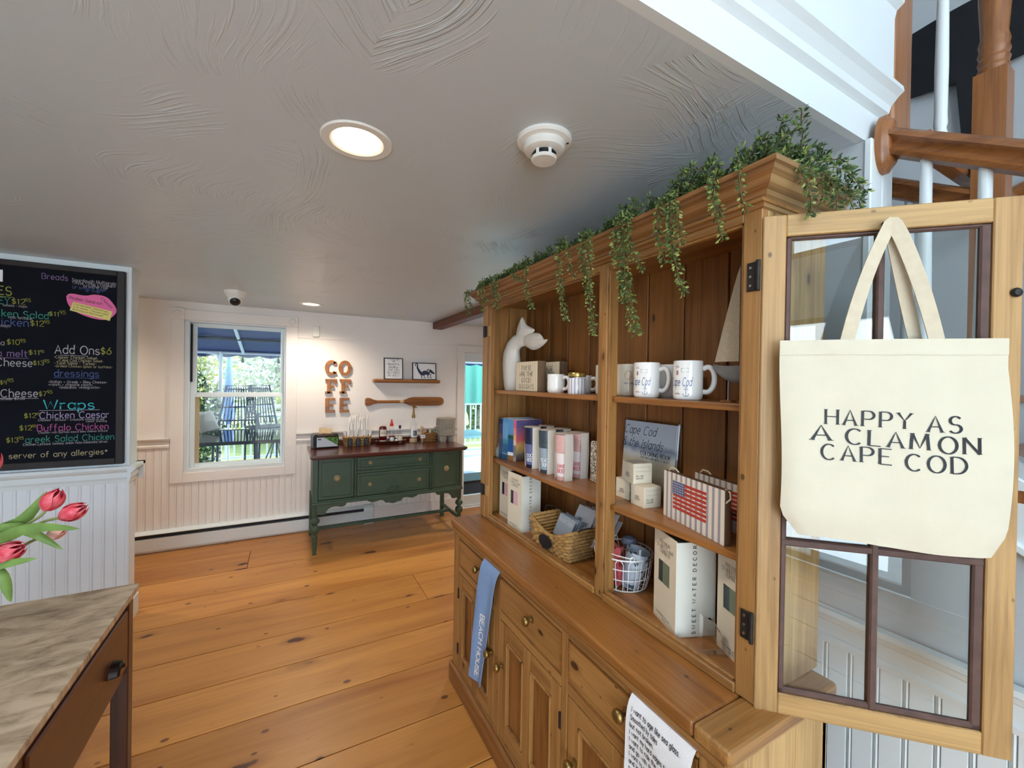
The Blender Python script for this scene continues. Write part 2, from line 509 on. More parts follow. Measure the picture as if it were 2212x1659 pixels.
# ---------------------------------------------------------------- lettering
GLY = {
'A': (4, '0,0 2,6 4,0|.8,2 3.2,2'), 'B': (3.8, '0,0 0,6|0,6 @1.9,4.55,1.5,1.45,90,-90 0,3.1|0,3.1 @2,1.55,1.9,1.55,90,-90 0,0'),
'C': (4.3, '@2.3,3,2.3,3.1,48,312'), 'D': (4.4, '0,0 0,6|0,6 @1.4,3,2.9,3,90,-90 0,0'),
'E': (3.4, '0,0 0,6|0,6 3.3,6|0,3.1 2.6,3.1|0,0 3.4,0'), 'F': (3.2, '0,0 0,6|0,6 3.2,6|0,3.1 2.5,3.1'),
'G': (4.4, '@2.3,3,2.3,3.1,50,335 4.3,2.6|4.4,2.6 2.6,2.6'), 'H': (4, '0,0 0,6|4,0 4,6|0,3.1 4,3.1'),
'I': (.6, '.3,0 .3,6'), 'J': (2.6, '2.4,6 2.4,1.2 @1.2,1.2,1.2,1.3,0,-180'), 'K': (3.8, '0,0 0,6|3.6,6 0,2.6|1.2,3.6 3.8,0'), 'L': (3.2, '0,0 0,6|0,0 3.2,0'),
'M': (5, '.1,0 .5,6|.5,6 2.5,.6 4.5,6|4.5,6 4.9,0'), 'N': (4.2, '0,0 0,6|0,6 4.2,0|4.2,0 4.2,6'),
'O': (4.8, '@2.4,3,2.4,3.1,90,450'), 'P': (3.6, '0,0 0,6|0,6 @1.9,4.4,1.7,1.6,90,-90 0,2.8'),
'Q': (4.8, '@2.4,3,2.4,3.1,90,450|3,1.4 4.8,-.6'),
'R': (3.8, '0,0 0,6|0,6 @1.9,4.4,1.7,1.6,90,-90 0,2.8|1.6,2.8 3.9,0'), 'S': (3.4, '@1.7,4.5,1.5,1.55,30,270 @1.7,1.5,1.7,1.55,90,-150'),
'T': (4, '2,0 2,6|0,6 4,6'), 'U': (4, '0,6 0,2 @2,2,2,2.1,180,360 4,6'), 'V': (4, '0,6 2,0 4,6'), 'W': (5.6, '0,6 1.4,0 2.8,5 4.2,0 5.6,6'),
'X': (4, '0,0 4,6|0,6 4,0'), 'Y': (4.2, '0,6 2.1,3 4.2,6|2.1,0 2.1,3'), 'Z': (3.6, '0,6 3.6,6 0,0 3.6,0'),
'a': (3, '@1.5,2,1.5,2.05,0,360|3,4 3,0'), 'b': (3, '0,6.4 0,0|@1.5,2,1.5,2.05,180,540'),
'c': (2.8, '@1.5,2,1.5,2.05,45,315'), 'd': (3, '3,6.4 3,0|@1.5,2,1.5,2.05,0,360'),
'e': (3, '0,2.1 3,2.1 @1.5,2,1.5,2.05,3,315'), 'f': (2.2, '@1.6,5.2,.9,1.1,60,180 .7,0|0,3.9 1.9,3.9'),
'g': (3, '@1.5,2,1.5,2.05,0,360|3,4 3,-1 @1.6,-1,1.4,1.2,0,-150'), 'h': (2.9, '0,6.4 0,0|0,2.5 @1.45,2.5,1.45,1.6,180,0 2.9,0'),
'i': (.6, '.3,4 .3,0|.2,5.4 .4,5.6'), 'j': (1.2, '1,4 1,-1.2 @.2,-1.2,.8,1,0,-110|.9,5.4 1.1,5.6'), 'k': (2.6, '0,6.4 0,0|2.4,4 0,1.7|.9,2.4 2.6,0'),
'l': (.6, '.3,6.4 .3,0'), 'm': (4.6, '0,4 0,0|0,2.7 @1.15,2.7,1.15,1.4,180,0 2.3,0|2.3,2.7 @3.45,2.7,1.15,1.4,180,0 4.6,0'),
'n': (2.9, '0,4 0,0|0,2.5 @1.45,2.5,1.45,1.6,180,0 2.9,0'), 'o': (3.1, '@1.55,2,1.55,2.05,90,450'),
'p': (3, '0,4 0,-2.2|@1.5,2,1.5,2.05,180,540'), 'q': (3, '3,4 3,-2.2|@1.5,2,1.5,2.05,0,360'),
'r': (2, '0,4 0,0|0,2.3 @1.4,2.3,1.4,1.7,180,70'), 's': (2.6, '@1.3,3,1.15,1.05,30,270 @1.3,1,1.3,1.05,90,-150'),
't': (2, '.8,5.6 .8,1 @1.6,.9,.8,1,180,290|0,4 1.9,4'), 'u': (2.9, '0,4 0,1.6 @1.45,1.6,1.45,1.7,180,360|2.9,4 2.9,0'), 'v': (2.8, '0,4 1.4,0 2.8,4'),
'w': (4, '0,4 1,0 2,3.4 3,0 4,4'), 'x': (2.8, '0,0 2.8,4|0,4 2.8,0'), 'y': (2.8, '0,4 1.4,0|2.8,4 .4,-2.2'), 'z': (2.6, '0,4 2.6,4 0,0 2.6,0'),
'0': (3.4, '@1.7,3,1.7,3.05,90,450'), '1': (1.6, '0,4.8 1,6 1,0'), '2': (3.2, '@1.6,4.4,1.6,1.65,170,-30 0,0 3.3,0'),
'3': (3.2, '@1.5,4.5,1.5,1.5,150,-90|@1.5,1.55,1.7,1.6,90,-150'), '4': (3.4, '2.6,0 2.6,6 0,1.8 3.5,1.8'),
'5': (3.2, '3,6 .5,6 .3,3.3 @1.5,1.9,1.8,1.95,125,-150'), '6': (3.2, '2.6,6 @1.65,1.8,1.65,1.85,160,520'),
'7': (3.2, '0,6 3.2,6 1,0'), '8': (3.2, '@1.6,4.6,1.4,1.4,270,630|@1.6,1.6,1.7,1.6,90,450'),
'9': (3.2, '@1.6,4.3,1.6,1.7,0,360|3.2,4.3 2.2,0'), '$': (3.2, '@1.6,4.1,1.4,1.3,30,270 @1.6,1.6,1.5,1.3,90,-150|1.6,6.5 1.6,-.6'),
'.': (.6, '.2,0 .4,.2'), ',': (.8, '.5,.3 .1,-1'), '-': (2, '.2,2.2 1.8,2.2'), '+': (2.4, '.2,2.2 2.2,2.2|1.2,1.2 1.2,3.2'), '*': (2.4, '1.2,2.6 1.2,5|.2,3 2.2,4.6|2.2,3 .2,4.6'),
'(': (1.4, '~1.3,6.4 .2,5 .2,1 1.3,-.6'), ')': (1.4, '~.1,6.4 1.2,5 1.2,1 .1,-.6'), '&': (3.8, '~3.8,0 .4,4.6 .8,6.2 2.6,6.2 2.6,4.4 0,2.4 0,-.2 2.2,-.4 3.8,2.6'), "'": (.6, '.3,6.2 .3,5'), '=': (2.6, '.2,1.8 2.4,1.8|.2,3 2.4,3'),
}
def chaikin(p, it=3):
    for _ in range(it):
        q = [p[0]]
        for a, b in zip(p, p[1:]):
            q.append((a[0] * .75 + b[0] * .25, a[1] * .75 + b[1] * .25))
            q.append((a[0] * .25 + b[0] * .75, a[1] * .25 + b[1] * .75))
        q.append(p[-1])
        p = q
    return p
_gc = {}
def glyph(ch):
    if ch not in _gc:
        w, s = GLY.get(ch, (2, ''))
        out = []
        for st in s.split('|'):
            if not st: continue
            sm = st[0] == '~'
            pts = []
            for q in st.lstrip('~').split():
                v = [float(c) for c in q.lstrip('@').split(',')]
                if q[0] == '@':          # elliptical arc: cx, cy, rx, ry, from, to (degrees)
                    n = max(4, int(abs(v[5] - v[4]) / 18))
                    pts += [(v[0] + v[2] * math.cos(math.radians(v[4] + (v[5] - v[4]) * i / n)), v[1] + v[3] * math.sin(math.radians(v[4] + (v[5] - v[4]) * i / n))) for i in range(n + 1)]
                else:
                    pts.append(tuple(v))
            pts = [p for i, p in enumerate(pts) if i == 0 or math.hypot(p[0] - pts[i - 1][0], p[1] - pts[i - 1][1]) > 1e-3]
            out.append(chaikin(pts, 2) if sm else pts)
        _gc[ch] = (w, out)
    return _gc[ch]

def letters(mb, s, fmap, height, weight=0.5, width=None, x0=0.0, y0=0.0, align='L', space=1.3, contrast=0.0, serif=0.0, mi=0, jitter=0.0, slant=0.0):
    """strokes of a text as flat ribbons; fmap(x, y) maps the text plane (metres) onto the surface"""
    k = height / 6.0
    adv = [glyph(c)[0] + space if c != ' ' else 2.2 + space * .5 for c in s]
    tot = (sum(adv) - space) * k
    kx = k * (width / tot) if width else k
    tw = tot * kx / k
    ox = x0 - (tw / 2 if align == 'C' else tw if align == 'R' else 0)
    px = 0.0
    for c, ad in zip(s, adv):
        jy = random.uniform(-jitter, jitter)
        if c != ' ':
            for st in glyph(c)[1]:
                n = len(st)
                L, R = [], []
                for i in range(n):
                    a, b = st[max(i - 1, 0)], st[min(i + 1, n - 1)]
                    dx, dy = b[0] - a[0], b[1] - a[1]
                    l = math.hypot(dx, dy) or 1.0
                    dx, dy = dx / l, dy / l
                    w = weight * (1.0 - contrast * (1 - abs(dy)) if contrast else 1.0) * .5
                    ex = w * 0.6 if not contrast else 0.0
                    qx, qy = st[i]
                    if i == 0: qx, qy = qx - dx * ex, qy - dy * ex
                    if i == n - 1: qx, qy = qx + dx * ex, qy + dy * ex
                    L.append((qx - dy * w, qy + dx * w)); R.append((qx + dy * w, qy - dx * w))
                pts = L + R[::-1]
                vs = [fmap(ox + (px + x + slant * y) * kx, y0 + (y + jy) * k) for x, y in pts]
                m = len(pts)
                mb.add(vs, [(i, i + 1, m - 2 - i, m - 1 - i) for i in range(n - 1)], mi)
                if serif:
                    for e, o in ((0, 1), (n - 1, n - 2)):
                        x, y = st[e]
                        if abs(st[o][1] - y) > 2 * abs(st[o][0] - x) * .45 and (abs(y) < .2 or abs(y - 6) < .2):
                            t = .22 if y < 3 else -.22
                            q = [(x - serif, y), (x + serif, y), (x + serif * .8, y + t), (x - serif * .8, y + t)]
                            mb.add([fmap(ox + (px + a + slant * b) * kx, y0 + (b + jy) * k) for a, b in q], [(0, 1, 2, 3)], mi)
        px += ad
    return tw

def plane_map(o, ex, ey):
    o, ex, ey = Vector(o), Vector(ex), Vector(ey)
    return lambda x, y: tuple(o + ex * x + ey * y)

# ================================================================ THE SETTING
ZC = 2.222
XL, XR, YR, YB, ZU = -3.0, 3.05, -2.6, 4.69, 4.8

# ---- floor of wide pine planks
plain('floor_gap', srgb(44, 24, 12), .9)
floor = struct(MB().box(XL, XR, YR, YB, -0.10, -0.014).build('floor', 'floor_gap'), 'wide orange pine plank floor')
seams = [-2.6, -2.25, -1.9, -1.55, -1.2, -.85, -.5, -.15, .2, .53, .86, 1.19, 1.52, 1.838, 2.2, 2.525, 2.84, 3.262, 3.592, 3.96, 4.34, 4.69]
butts = {4: [-.9], 8: [.9], 13: [-1.6], 16: [.90], 18: [-1.3, 1.6], 19: [-.264], 20: [1.1]}
for i, (y0, y1) in enumerate(zip(seams, seams[1:])):
    xs = [XL] + butts.get(i, []) + [XR]
    for a, b in zip(xs, xs[1:]):
        dz = random.uniform(0, 0.0008)
        MB().box(a + .0018, b - .0018, y0 + .0034, y1 - .0034, -0.016, -dz).build('plank', 'floor_pine', floor, bevel=0.0014)

# ---- ceilings
ceil = MB()
CAN = .0675           # square cut-outs above the two recessed lamps
def slab(x0, x1, y0, y1, cx, cy):
    ceil.box(x0, cx - CAN, y0, y1, ZC, 2.60).box(cx + CAN, x1, y0, y1, ZC, 2.60)
    ceil.box(cx - CAN, cx + CAN, y0, cy - CAN, ZC, 2.60).box(cx - CAN, cx + CAN, cy + CAN, y1, ZC, 2.60)
slab(XL, 1.374, .56, 2.2, .168, 1.246)
slab(XL, -.8, 2.2, YB, -1.75, 4.1)
slab(-.8, 1.374, 2.2, YB, .188, 4.177)
slab(1.374, XR, 2.2, YB, 2.45, 3.55)
struct(ceil.build('ceiling', 'ceiling_plaster'), 'low swirled plaster ceiling')
struct(MB().box(XL, XR, YR, YB, ZU, ZU + .1).build('ceiling', 'white_paint'), 'high ceiling over the stair hall')

# ---- walls
def bead_run(parent, axis, a0, a1, w, z0, z1, plane, out, dep=.0018):
    """tongue and groove boards with a bead, sharing one mesh; axis = run direction, out = +-1 facing"""
    r, g = .0045, .008 - dep
    prof = [(0, 0), (0, .0075), (.0008, .008), (w - .015, .008), (w - .0138, g)]
    for k in range(5):
        a = math.pi - math.pi * k / 4
        prof.append((w - .0085 + r * math.cos(a), g + dep * math.sin(a)))
    prof += [(w - .002, g), (w - .0012, 0)]
    n = max(1, int(round((a1 - a0) / w)))
    first = None
    for i in range(n):
        if first is None:
            mb = MB()
            pts = [(u, out * d) for u, d in prof] if axis == 'X' else [(out * d, u) for u, d in prof]
            mb.prism(pts, 'Z', z0, z1)
            first = mb.build('bead_board', 'trim_white' if axis == 'Y' else 'warm_white' if plane > 4 else 'white_paint', parent, local=True)
            o = first
        else:
            o = first.copy(); COL.objects.link(o)
            o.parent = parent
        o.location = (a0 + i * w, plane, 0) if axis == 'X' else (plane, a0 + i * w, 0)

# back wall with window and door openings
WX0, WX1, WZ0, WZ1 = -.81, -.008, .68, 2.056
DX0, DX1, DZ1 = 1.885, 2.75, 1.895
wb = MB()
wb.box(XL, WX0, YB, YB + .14, 0, ZU).box(WX0, WX1, YB, YB + .14, 0, WZ0).box(WX0, WX1, YB, YB + .14, WZ1, ZU)
wb.box(WX1, DX0, YB, YB + .14, 0, ZU).box(DX0, DX1, YB, YB + .14, DZ1, ZU).box(DX1, XR, YB, YB + .14, 0, ZU)
wall_back = struct(wb.build('wall_back', 'warm_white'), 'warm white back wall above beadboard wainscot')
bead_run(wall_back, 'X', -1.28, -.905, .0535, .15, .93, YB, -1)
bead_run(wall_back, 'X', -.905, .088, .0535, .15, .60, YB, -1)
bead_run(wall_back, 'X', .092, 1.80, .0535, .15, .93, YB, -1)
def chair_rail(mb, x0, x1, y, z0, z1):
    h = z1 - z0
    mb.prism([(y, z0), (y - .012, z0), (y - .014, z0 + .2 * h), (y - .008, z0 + .28 * h), (y - .008, z0 + .62 * h), (y - .022, z0 + .7 * h), (y - .03, z0 + .9 * h), (y - .03, z1), (y, z1)], 'X', x0, x1)
tr = MB()
chair_rail(tr, XL, -.906, YB - .008, .915, 1.0)
chair_rail(tr, .092, 1.80, YB - .008, .915, 1.0)
struct(tr.build('trim_1', 'warm_white'), 'chair rail along the back wall')
struct(MB().box(.096, 1.795, YB - .006, YB, 1.955, 1.962).build('trim_2', 'warm_white'), 'thin horizontal batten high on the back wall')
struct(MB().box(.845, 1.80, YB - .022, YB, 0, .15).build('baseboard_back', 'warm_white', bevel=.003), 'white baseboard beside the heater')

# middle partition carrying the menu board
wall_mid = struct(MB().box(XL, -.857, 3.41, 3.535, 0, ZC).build('wall_middle', 'white_paint'), 'white partition carrying the menu board')
bead_run(wall_mid, 'X', -1.82, -.862, .0535, .14, .89, 3.41, -1)
tr = MB()
p = [(0, .885), (.010, .885), (.012, .905), (.018, .918), (.018, .948), (.030, .958), (.040, .972), (.040, .99), (0, .99)]
tr.prism([(3.41 - d, z) for d, z in p], 'X', XL, -.857)
tr.prism([(-.857 + d, z) for d, z in p], 'Y', 3.37, 3.575)
tr.prism([(3.535 + d, z) for d, z in p], 'X', XL, -.817)
struct(tr.build('trim_3', 'trim_white'), 'moulded white ledge under the menu board')
struct(MB().box(XL, -.853, 3.404, 3.41, 2.188, ZC).box(-.870, -.852, 3.403, 3.415, .99, ZC).box(-.870, -.852, 3.403, 3.415, 0, .885).box(-.857, -.851, 3.41, 3.535, .99, ZC).build('trim_4', 'trim_white', bevel=.002), 'white corner boards of the partition')
struct(MB().box(XL, -.838, 3.39, 3.41, 0, .13).box(-.857, -.838, 3.39, 3.555, 0, .13).build('baseboard_middle', 'trim_white', bevel=.003), 'white baseboard around the partition end')

# outer shell
struct(MB().box(XL - .12, XL, YR - .12, YB + .14, 0, ZU).build('wall_left', 'white_paint'), 'far left white wall')
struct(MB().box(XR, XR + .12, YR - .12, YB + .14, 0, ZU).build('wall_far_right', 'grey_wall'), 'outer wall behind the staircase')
struct(MB().box(1.49, XR, 2.2, 2.3, 0, ZC).build('wall_under_stair', 'warm_white'), 'wall closing the space under the stairs')
rw = MB()
LX0, LX1, UX0, UX1 = -2.3, .28, -2.3, 1.9
rw.box(XL, LX0, YR - .12, YR, 0, 2.5).box(LX0, LX1, YR - .12, YR, 2.15, 2.5).box(LX1, XR, YR - .12, YR, 0, 2.5)
rw.box(XL, UX0, YR - .12, YR, 2.5, ZU).box(UX0, UX1, YR - .12, YR, 2.5, 2.7).box(UX0, UX1, YR - .12, YR, 4.3, ZU).box(UX1, XR, YR - .12, YR, 2.5, ZU)
struct(rw.build('wall_rear', 'white_paint'), 'rear wall with tall windows behind the viewer')
for nm, x0, x1, z0, z1, nx, nz in (('window_2', LX0, LX1, 0, 2.15, 4, 2), ('window_3', UX0, UX1, 2.7, 4.3, 5, 2)):
    w = room(nm, 'large rear glazing')
    m = MB()
    m.box(x0, x0 + .06, YR - .08, YR - .03, z0, z1).box(x1 - .06, x1, YR - .08, YR - .03, z0, z1).box(x0, x1, YR - .08, YR - .03, z1 - .06, z1).box(x0, x1, YR - .08, YR - .03, z0, z0 + .06)
    for i in range(1, nx):
        xx = x0 + (x1 - x0) * i / nx
        m.box(xx - .025, xx + .025, YR - .075, YR - .035, z0, z1)
    for i in range(1, nz):
        zz = z0 + (z1 - z0) * i / nz
        m.box(x0, x1, YR - .07, YR - .04, zz - .015, zz + .015)
    m.build('sash', 'oak_Z', w)
    MB().box(x0 + .05, x1 - .05, YR - .056, YR - .052, z0 + .05, z1 - .05).build('pane', 'glass', w)

# right wall: full height behind the hutch, sloping under the stairs nearer the viewer
def str_z(y):            # top of the stair stringer
    return 1.39 + .633 * (y - .266)
WRX = 1.374
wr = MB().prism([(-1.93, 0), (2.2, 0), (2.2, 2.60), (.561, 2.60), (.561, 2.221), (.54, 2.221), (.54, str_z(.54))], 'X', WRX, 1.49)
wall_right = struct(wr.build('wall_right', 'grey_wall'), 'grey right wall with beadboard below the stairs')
bead_run(wall_right, 'Y', -.55, 2.19, .058, .13, .84, WRX, -1, .006)
tr = MB()
p = [(0, .825), (.012, .825), (.014, .84), (.008, .85), (.008, .885), (.018, .893), (.022, .905), (.03, .912), (.03, .925), (0, .925)]
tr.prism([(WRX - .008 - d, z) for d, z in p], 'Y', -.55, 2.19)
struct(tr.build('trim_5', 'trim_white'), 'chair rail on the right wall')
struct(MB().box(WRX - .02, WRX, -1.9, 2.2, 0, .13).build('baseboard_right', 'trim_white', bevel=.003), 'baseboard of the right wall')
# sloping skirt board under the treads
sk = MB().prism([(-1.6, str_z(-1.6) - .165), (.54, str_z(.54) - .165), (.54, str_z(.54) - .02), (-1.6, str_z(-1.6) - .02)], 'X', WRX - .012, WRX)
sk.prism([(-1.6, str_z(-1.6) - .175), (.54, str_z(.54) - .175), (.54, str_z(.54) - .155), (-1.6, str_z(-1.6) - .155)], 'X', WRX - .024, WRX)
struct(sk.build('trim_6', 'trim_white', bevel=.003), 'sloping white skirt board of the stairs')
# end trim of the right wall, facing the viewer
te = MB().box(WRX - .004, 1.434, .522, .54, str_z(.54), ZC - .0005).box(1.438, 1.50, .522, .54, str_z(.54), ZC - .0005)
struct(te.build('trim_7', 'trim_white', bevel=.003), 'white corner boards at the end of the right wall')
# fascia of the upper floor with crown mouldings
fp = [(.56, 2.20), (.56, 2.66), (.46, 2.66), (.46, 2.635), (.492, 2.632), (.496, 2.605), (.512, 2.595), (.516, 2.575), (.516, 2.378), (.494, 2.376), (.492, 2.362), (.505, 2.352), (.520, 2.335), (.524, 2.318), (.534, 2.312), (.540, 2.308), (.540, ZC)]
fp = [(y, z if z > 2.21 else ZC) for y, z in fp]
struct(MB().prism(fp, 'X', XL, 1.475).build('trim_8', 'trim_white', smooth=False), 'white fascia of the upper floor with crown moulding')
struct(MB().box(XL, 1.49, .43, .60, 2.66, 2.70).build('trim_9', 'oak_X', bevel=.012, seg=3), 'oak nosing along the upper floor edge')
# far stairwell wall
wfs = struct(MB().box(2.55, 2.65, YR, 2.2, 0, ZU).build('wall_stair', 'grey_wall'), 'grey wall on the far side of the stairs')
# dark ceiling beam in line with the right wall
struct(MB().box(1.49, 1.60, 2.2, YB, 2.145, ZC).build('beam_1', 'beam_Y', bevel=.006), 'dark wooden ceiling beam meeting the back wall')

# ---- window 1 in the back wall
w1 = room('window_1', 'white double-hung window in the back wall')
cs = MB()
cs.box(-.903, WX0, YB - .02, YB, .592, 2.06).box(WX1, .093, YB - .02, YB, .592, 2.06)
cs.box(-.81, 0.0, YB - .02, YB, 2.06, 2.152).box(WX0, WX1, YB - .02, YB, .592, .68)
cs.build('casing', 'warm_white', w1, bevel=.003)
for xc in (-.857, .046):
    b = MB().box(xc - .05, xc + .05, YB - .028, YB, 2.058, 2.158).build('corner_block', 'warm_white', w1, bevel=.003)
    MB().lathe([(.0, -.036), (.012, -.036), (.016, -.031), (.022, -.031), (.026, -.036), (.032, -.034), (.036, -.028)], (xc, YB, 2.108), 24, 'Y').build('roundel', 'warm_white', b, smooth=True)
jb = MB().box(WX0, WX0 + .035, YB, YB + .12, WZ0 + .035, WZ1 - .012).box(WX1 - .012, WX1, YB, YB + .12, WZ0 + .035, WZ1 - .012).box(WX0, WX1, YB, YB + .12, WZ1 - .012, WZ1).box(WX0, WX1, YB - .012, YB + .12, WZ0, WZ0 + .035)
jb.build('jamb', 'trim_white', w1, bevel=.002)
for nm, y0, z0, z1, ts in (('upper_sash', YB + .07, 1.37, 2.044, .045), ('lower_sash', YB + .045, .715, 1.395, .038)):
    x0, x1 = WX0 + .035, WX1 - .012
    s = MB().box(x0, x0 + ts, y0, y0 + .03, z0, z1).box(x1 - ts + .01, x1, y0, y0 + .03, z0, z1).box(x0 + ts, x1 - ts + .01, y0, y0 + .03, z1 - .036, z1).box(x0 + ts, x1 - ts + .01, y0, y0 + .03, z0, z0 + .034)
    so = s.build(nm, 'trim_white', w1, bevel=.003)
    MB().box(x0 + ts - .01, x1 - ts + .02, y0 + .013, y0 + .017, z0 + .03, z1 - .03).build('pane', 'glass', so)
MB().box(WX0 + .075, WX0 + .105, YB + .062, YB + .07, .75, 1.36).build('screen_edge', 'kraft', w1)
MB().box(WX0 + .036, WX0 + .05, YB + .05, YB + .07, 1.5, 2.03).build('sash_track', 'black_matte', w1)

# ---- glazed door in the back wall
d1 = room('door_1', 'white glazed door beside the sideboard')
m = MB().box(1.80, DX0 + .005, YB - .022, YB, 0, 1.97).box(DX1, DX1 + .09, YB - .022, YB, 0, 1.97).box(1.795, DX1 + .095, YB - .026, YB, DZ1, 1.975)
m.build('casing', 'warm_white', d1, bevel=.003)
fr = MB().box(DX0, DX0 + .03, YB + .02, YB + .065, .03, DZ1).box(DX1 - .10, DX1, YB + .02, YB + .065, .03, DZ1).box(DX0 + .03, DX1 - .10, YB + .02, YB + .065, 1.785, DZ1).box(DX0 + .03, DX1 - .10, YB + .02, YB + .065, .03, .145).box(DX0, DX1, YB, YB + .1, 0, .03)
do = fr.build('door_frame', 'trim_white', d1, bevel=.004)
MB().box(DX0 + .025, DX1 - .09, YB + .04, YB + .045, .14, 1.79).build('pane', 'glass', do)

# ---- baseboard heater
ht = thing('baseboard_heater', 'long white baseboard heater with dark slot under the window', 'heater', (-.25, 4.66, 0))
MB().prism([(4.69, .012), (4.645, .012), (4.636, .03), (4.63, .135), (4.69, .135)], 'X', -2.9, .745).build('front_panel', 'trim_white', ht)
MB().prism([(4.69, .168), (4.625, .168), (4.622, .174), (4.65, .19), (4.69, .192)], 'X', -2.9, .745).build('top_cover', 'trim_white', ht)
MB().box(-2.9, .745, 4.65, 4.689, .135, .168).build('slot_shade', 'heater_black', ht)  # black box standing in for the shade inside the heater slot
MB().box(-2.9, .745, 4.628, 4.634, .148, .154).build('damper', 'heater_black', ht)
MB().prism([(4.69, .0), (4.618, .0), (4.618, .175), (4.64, .196), (4.69, .198)], 'X', .742, .842).build('end_cap', 'trim_white', ht, bevel=.003)

# ================================================================ STAIRCASE
st = thing('staircase', 'oak and white staircase rising behind the right wall', 'stairs', (1.95, -.7, 0))
for i in range(1, 14):
    yn = -1.915 + .30 * i
    zt = str_z(yn)
    if yn + .285 > 2.19: break
    x0 = 1.36 if yn < .30 else 1.495
    MB().box(x0, 2.549, yn - .025, yn + .285 if yn + .285 < .53 or yn > .5 else .52, zt - .03, zt).build('tread', 'oak_X', st, bevel=.008, seg=2)
    MB().box(1.495, 2.549, yn, yn + .015, zt - .19, zt - .03).build('riser', 'trim_white', st)
rl = thing('stair_railing', 'oak handrail on white balusters at the right edge', 'railing', (1.45, .2, 1.2))
def rail_z(y):
    return 2.222 + .645 * (y - .52)
prof = [(-.026, -.034), (.026, -.034), (.030, -.022), (.022, -.012), (.024, .004), (.036, .016), (.034, .030), (.016, .040), (-.016, .040), (-.034, .030), (-.036, .016), (-.024, .004), (-.022, -.012), (-.030, -.022)]
m = MB()
ya, yb_ = -1.4, .515
n = len(prof)
m.add([(1.428 + a, y, rail_z(y) + b) for y in (ya, yb_) for a, b in prof], [tuple(range(n))[::-1], tuple(range(n, 2 * n))] + [(i, (i + 1) % n, n + (i + 1) % n, n + i) for i in range(n)])
m.build('handrail', 'oak_Y', rl, smooth=True, angle=50)
ros = MB().lathe([(0, -.03), (.030, -.03), (.036, -.026), (.042, -.016), (.046, -.012), (.046, 0.0)], (0, 0, 0), 32, 'Y')
ros.v = [(1.428 + x * 1.0, .522 + y, 2.212 + z * 1.72) for x, y, z in ros.v]
ros.build('rosette', 'oak_Z', rl, smooth=True, angle=50)
yk = .43
k = 0
while yk > -1.2:
    i = math.floor((yk + 1.94) / .30)
    zt = str_z(-1.915 + .30 * i)
    zb = rail_z(yk) - .03
    MB().lathe([(.015, zt), (.015, zt + .12), (.018, zt + .135), (.014, zt + .15), (.0165, zt + .3), (.012, zb - .1), (.012, zb)], (1.428, yk, 0), 14).build('baluster', 'trim_white', rl, smooth=True)
    yk -= .103
    k += 1
# far-side railing with a turned newel
r2_ = thing('inner_stair_railing', 'inner oak rail and turned newel seen beyond the stair handrail', 'railing', (1.92, .6, 1.6))
m = MB()
def rail2_z(y):
    return 2.205 + .60 * (y - .56)
m.add([(1.92 + a, y, rail2_z(y) + b) for y in (.46, 1.5) for a, b in prof], [tuple(range(n))[::-1], tuple(range(n, 2 * n))] + [(i, (i + 1) % n, n + (i + 1) % n, n + i) for i in range(n)])
m.build('handrail', 'oak_Y', r2_, smooth=True, angle=50)
nw = MB().box(1.884, 1.956, .392, .464, 1.55, 2.53)
nw.lathe([(.032, 2.53), (.036, 2.545), (.032, 2.555), (.036, 2.57), (.031, 2.58), (.036, 2.595), (.032, 2.61), (.035, 2.625), (.030, 2.65), (.036, 2.76), (.038, 2.86), (.034, 3.0), (.028, 3.2), (.036, 3.24), (.036, 3.6)], (1.92, .428, 0), 20)
nw.build('newel_post', 'oak_Z', r2_, smooth=True, angle=35)
for yk in (.62, .74, .86, .98, 1.1):
    i = math.floor((yk + 1.94) / .30)
    zt = str_z(-1.915 + .30 * i)
    MB().lathe([(.016, zt), (.018, zt + .2), (.013, rail2_z(yk) - .02)], (1.92, yk, 0), 12).build('baluster', 'trim_white', r2_, smooth=True)
# upper-floor railing at the fascia end
r3 = thing('upper_railing', 'square oak newel with white balusters at the upper floor edge', 'railing', (1.58, .49, 2.25))
nm_ = MB().box(1.476, 1.592, .515, .60, 2.235, 3.7)
nm_.build('newel_post', 'oak_Z', r3, bevel=.006)
for k, x in enumerate((1.70,)):
    MB().lathe([(.013, 2.29), (.016, 2.305), (.013, 2.32), (.016, 2.335), (.0145, 2.36), (.0155, 2.5), (.012, 2.8), (.009, 3.2), (.009, 3.6)], (x, .483, 0), 14).build('baluster', 'trim_white', r3, smooth=True)
MB().box(1.60, 2.5, .470, .515, 2.23, 2.29).build('shoe_rail', 'oak_X', r3, bevel=.006)
MB().box(1.60, 2.5, .455, .515, 3.6, 3.66).build('handrail', 'oak_X', r3, bevel=.01)
# opposite rail on the far wall and the black hanging
wrl = thing('wall_handrail', 'dark oak rail rising along the far stairwell wall', 'railing', (2.50, .6, 2.2))
MB().tube([(2.50, .80, 2.33), (2.50, .52, 2.31), (2.50, .2, 2.43)], .028, 10).build('handrail', 'oak_Y', wrl, smooth=True)
for y in (.7, .3):
    MB().tube([(2.50, y, 2.34), (2.552, y, 2.31)], .008, 8).build('bracket', 'iron_dark', wrl)
m = MB()
m.grid(lambda u, v: (2.535 - .012 * math.sin(u * 14) - .01 * v, .82 - 1.3 * u, 3.19 - (v * (.30 + .03 * math.sin(u * 9) + (.0 if not .12 < u < .17 else .26)))), 60, 8, thick=.006)
lab(m.build('wall_hanging', 'black_hanging', smooth=True), 'black fabric hanging draped on the stairwell wall', 'wall hanging')

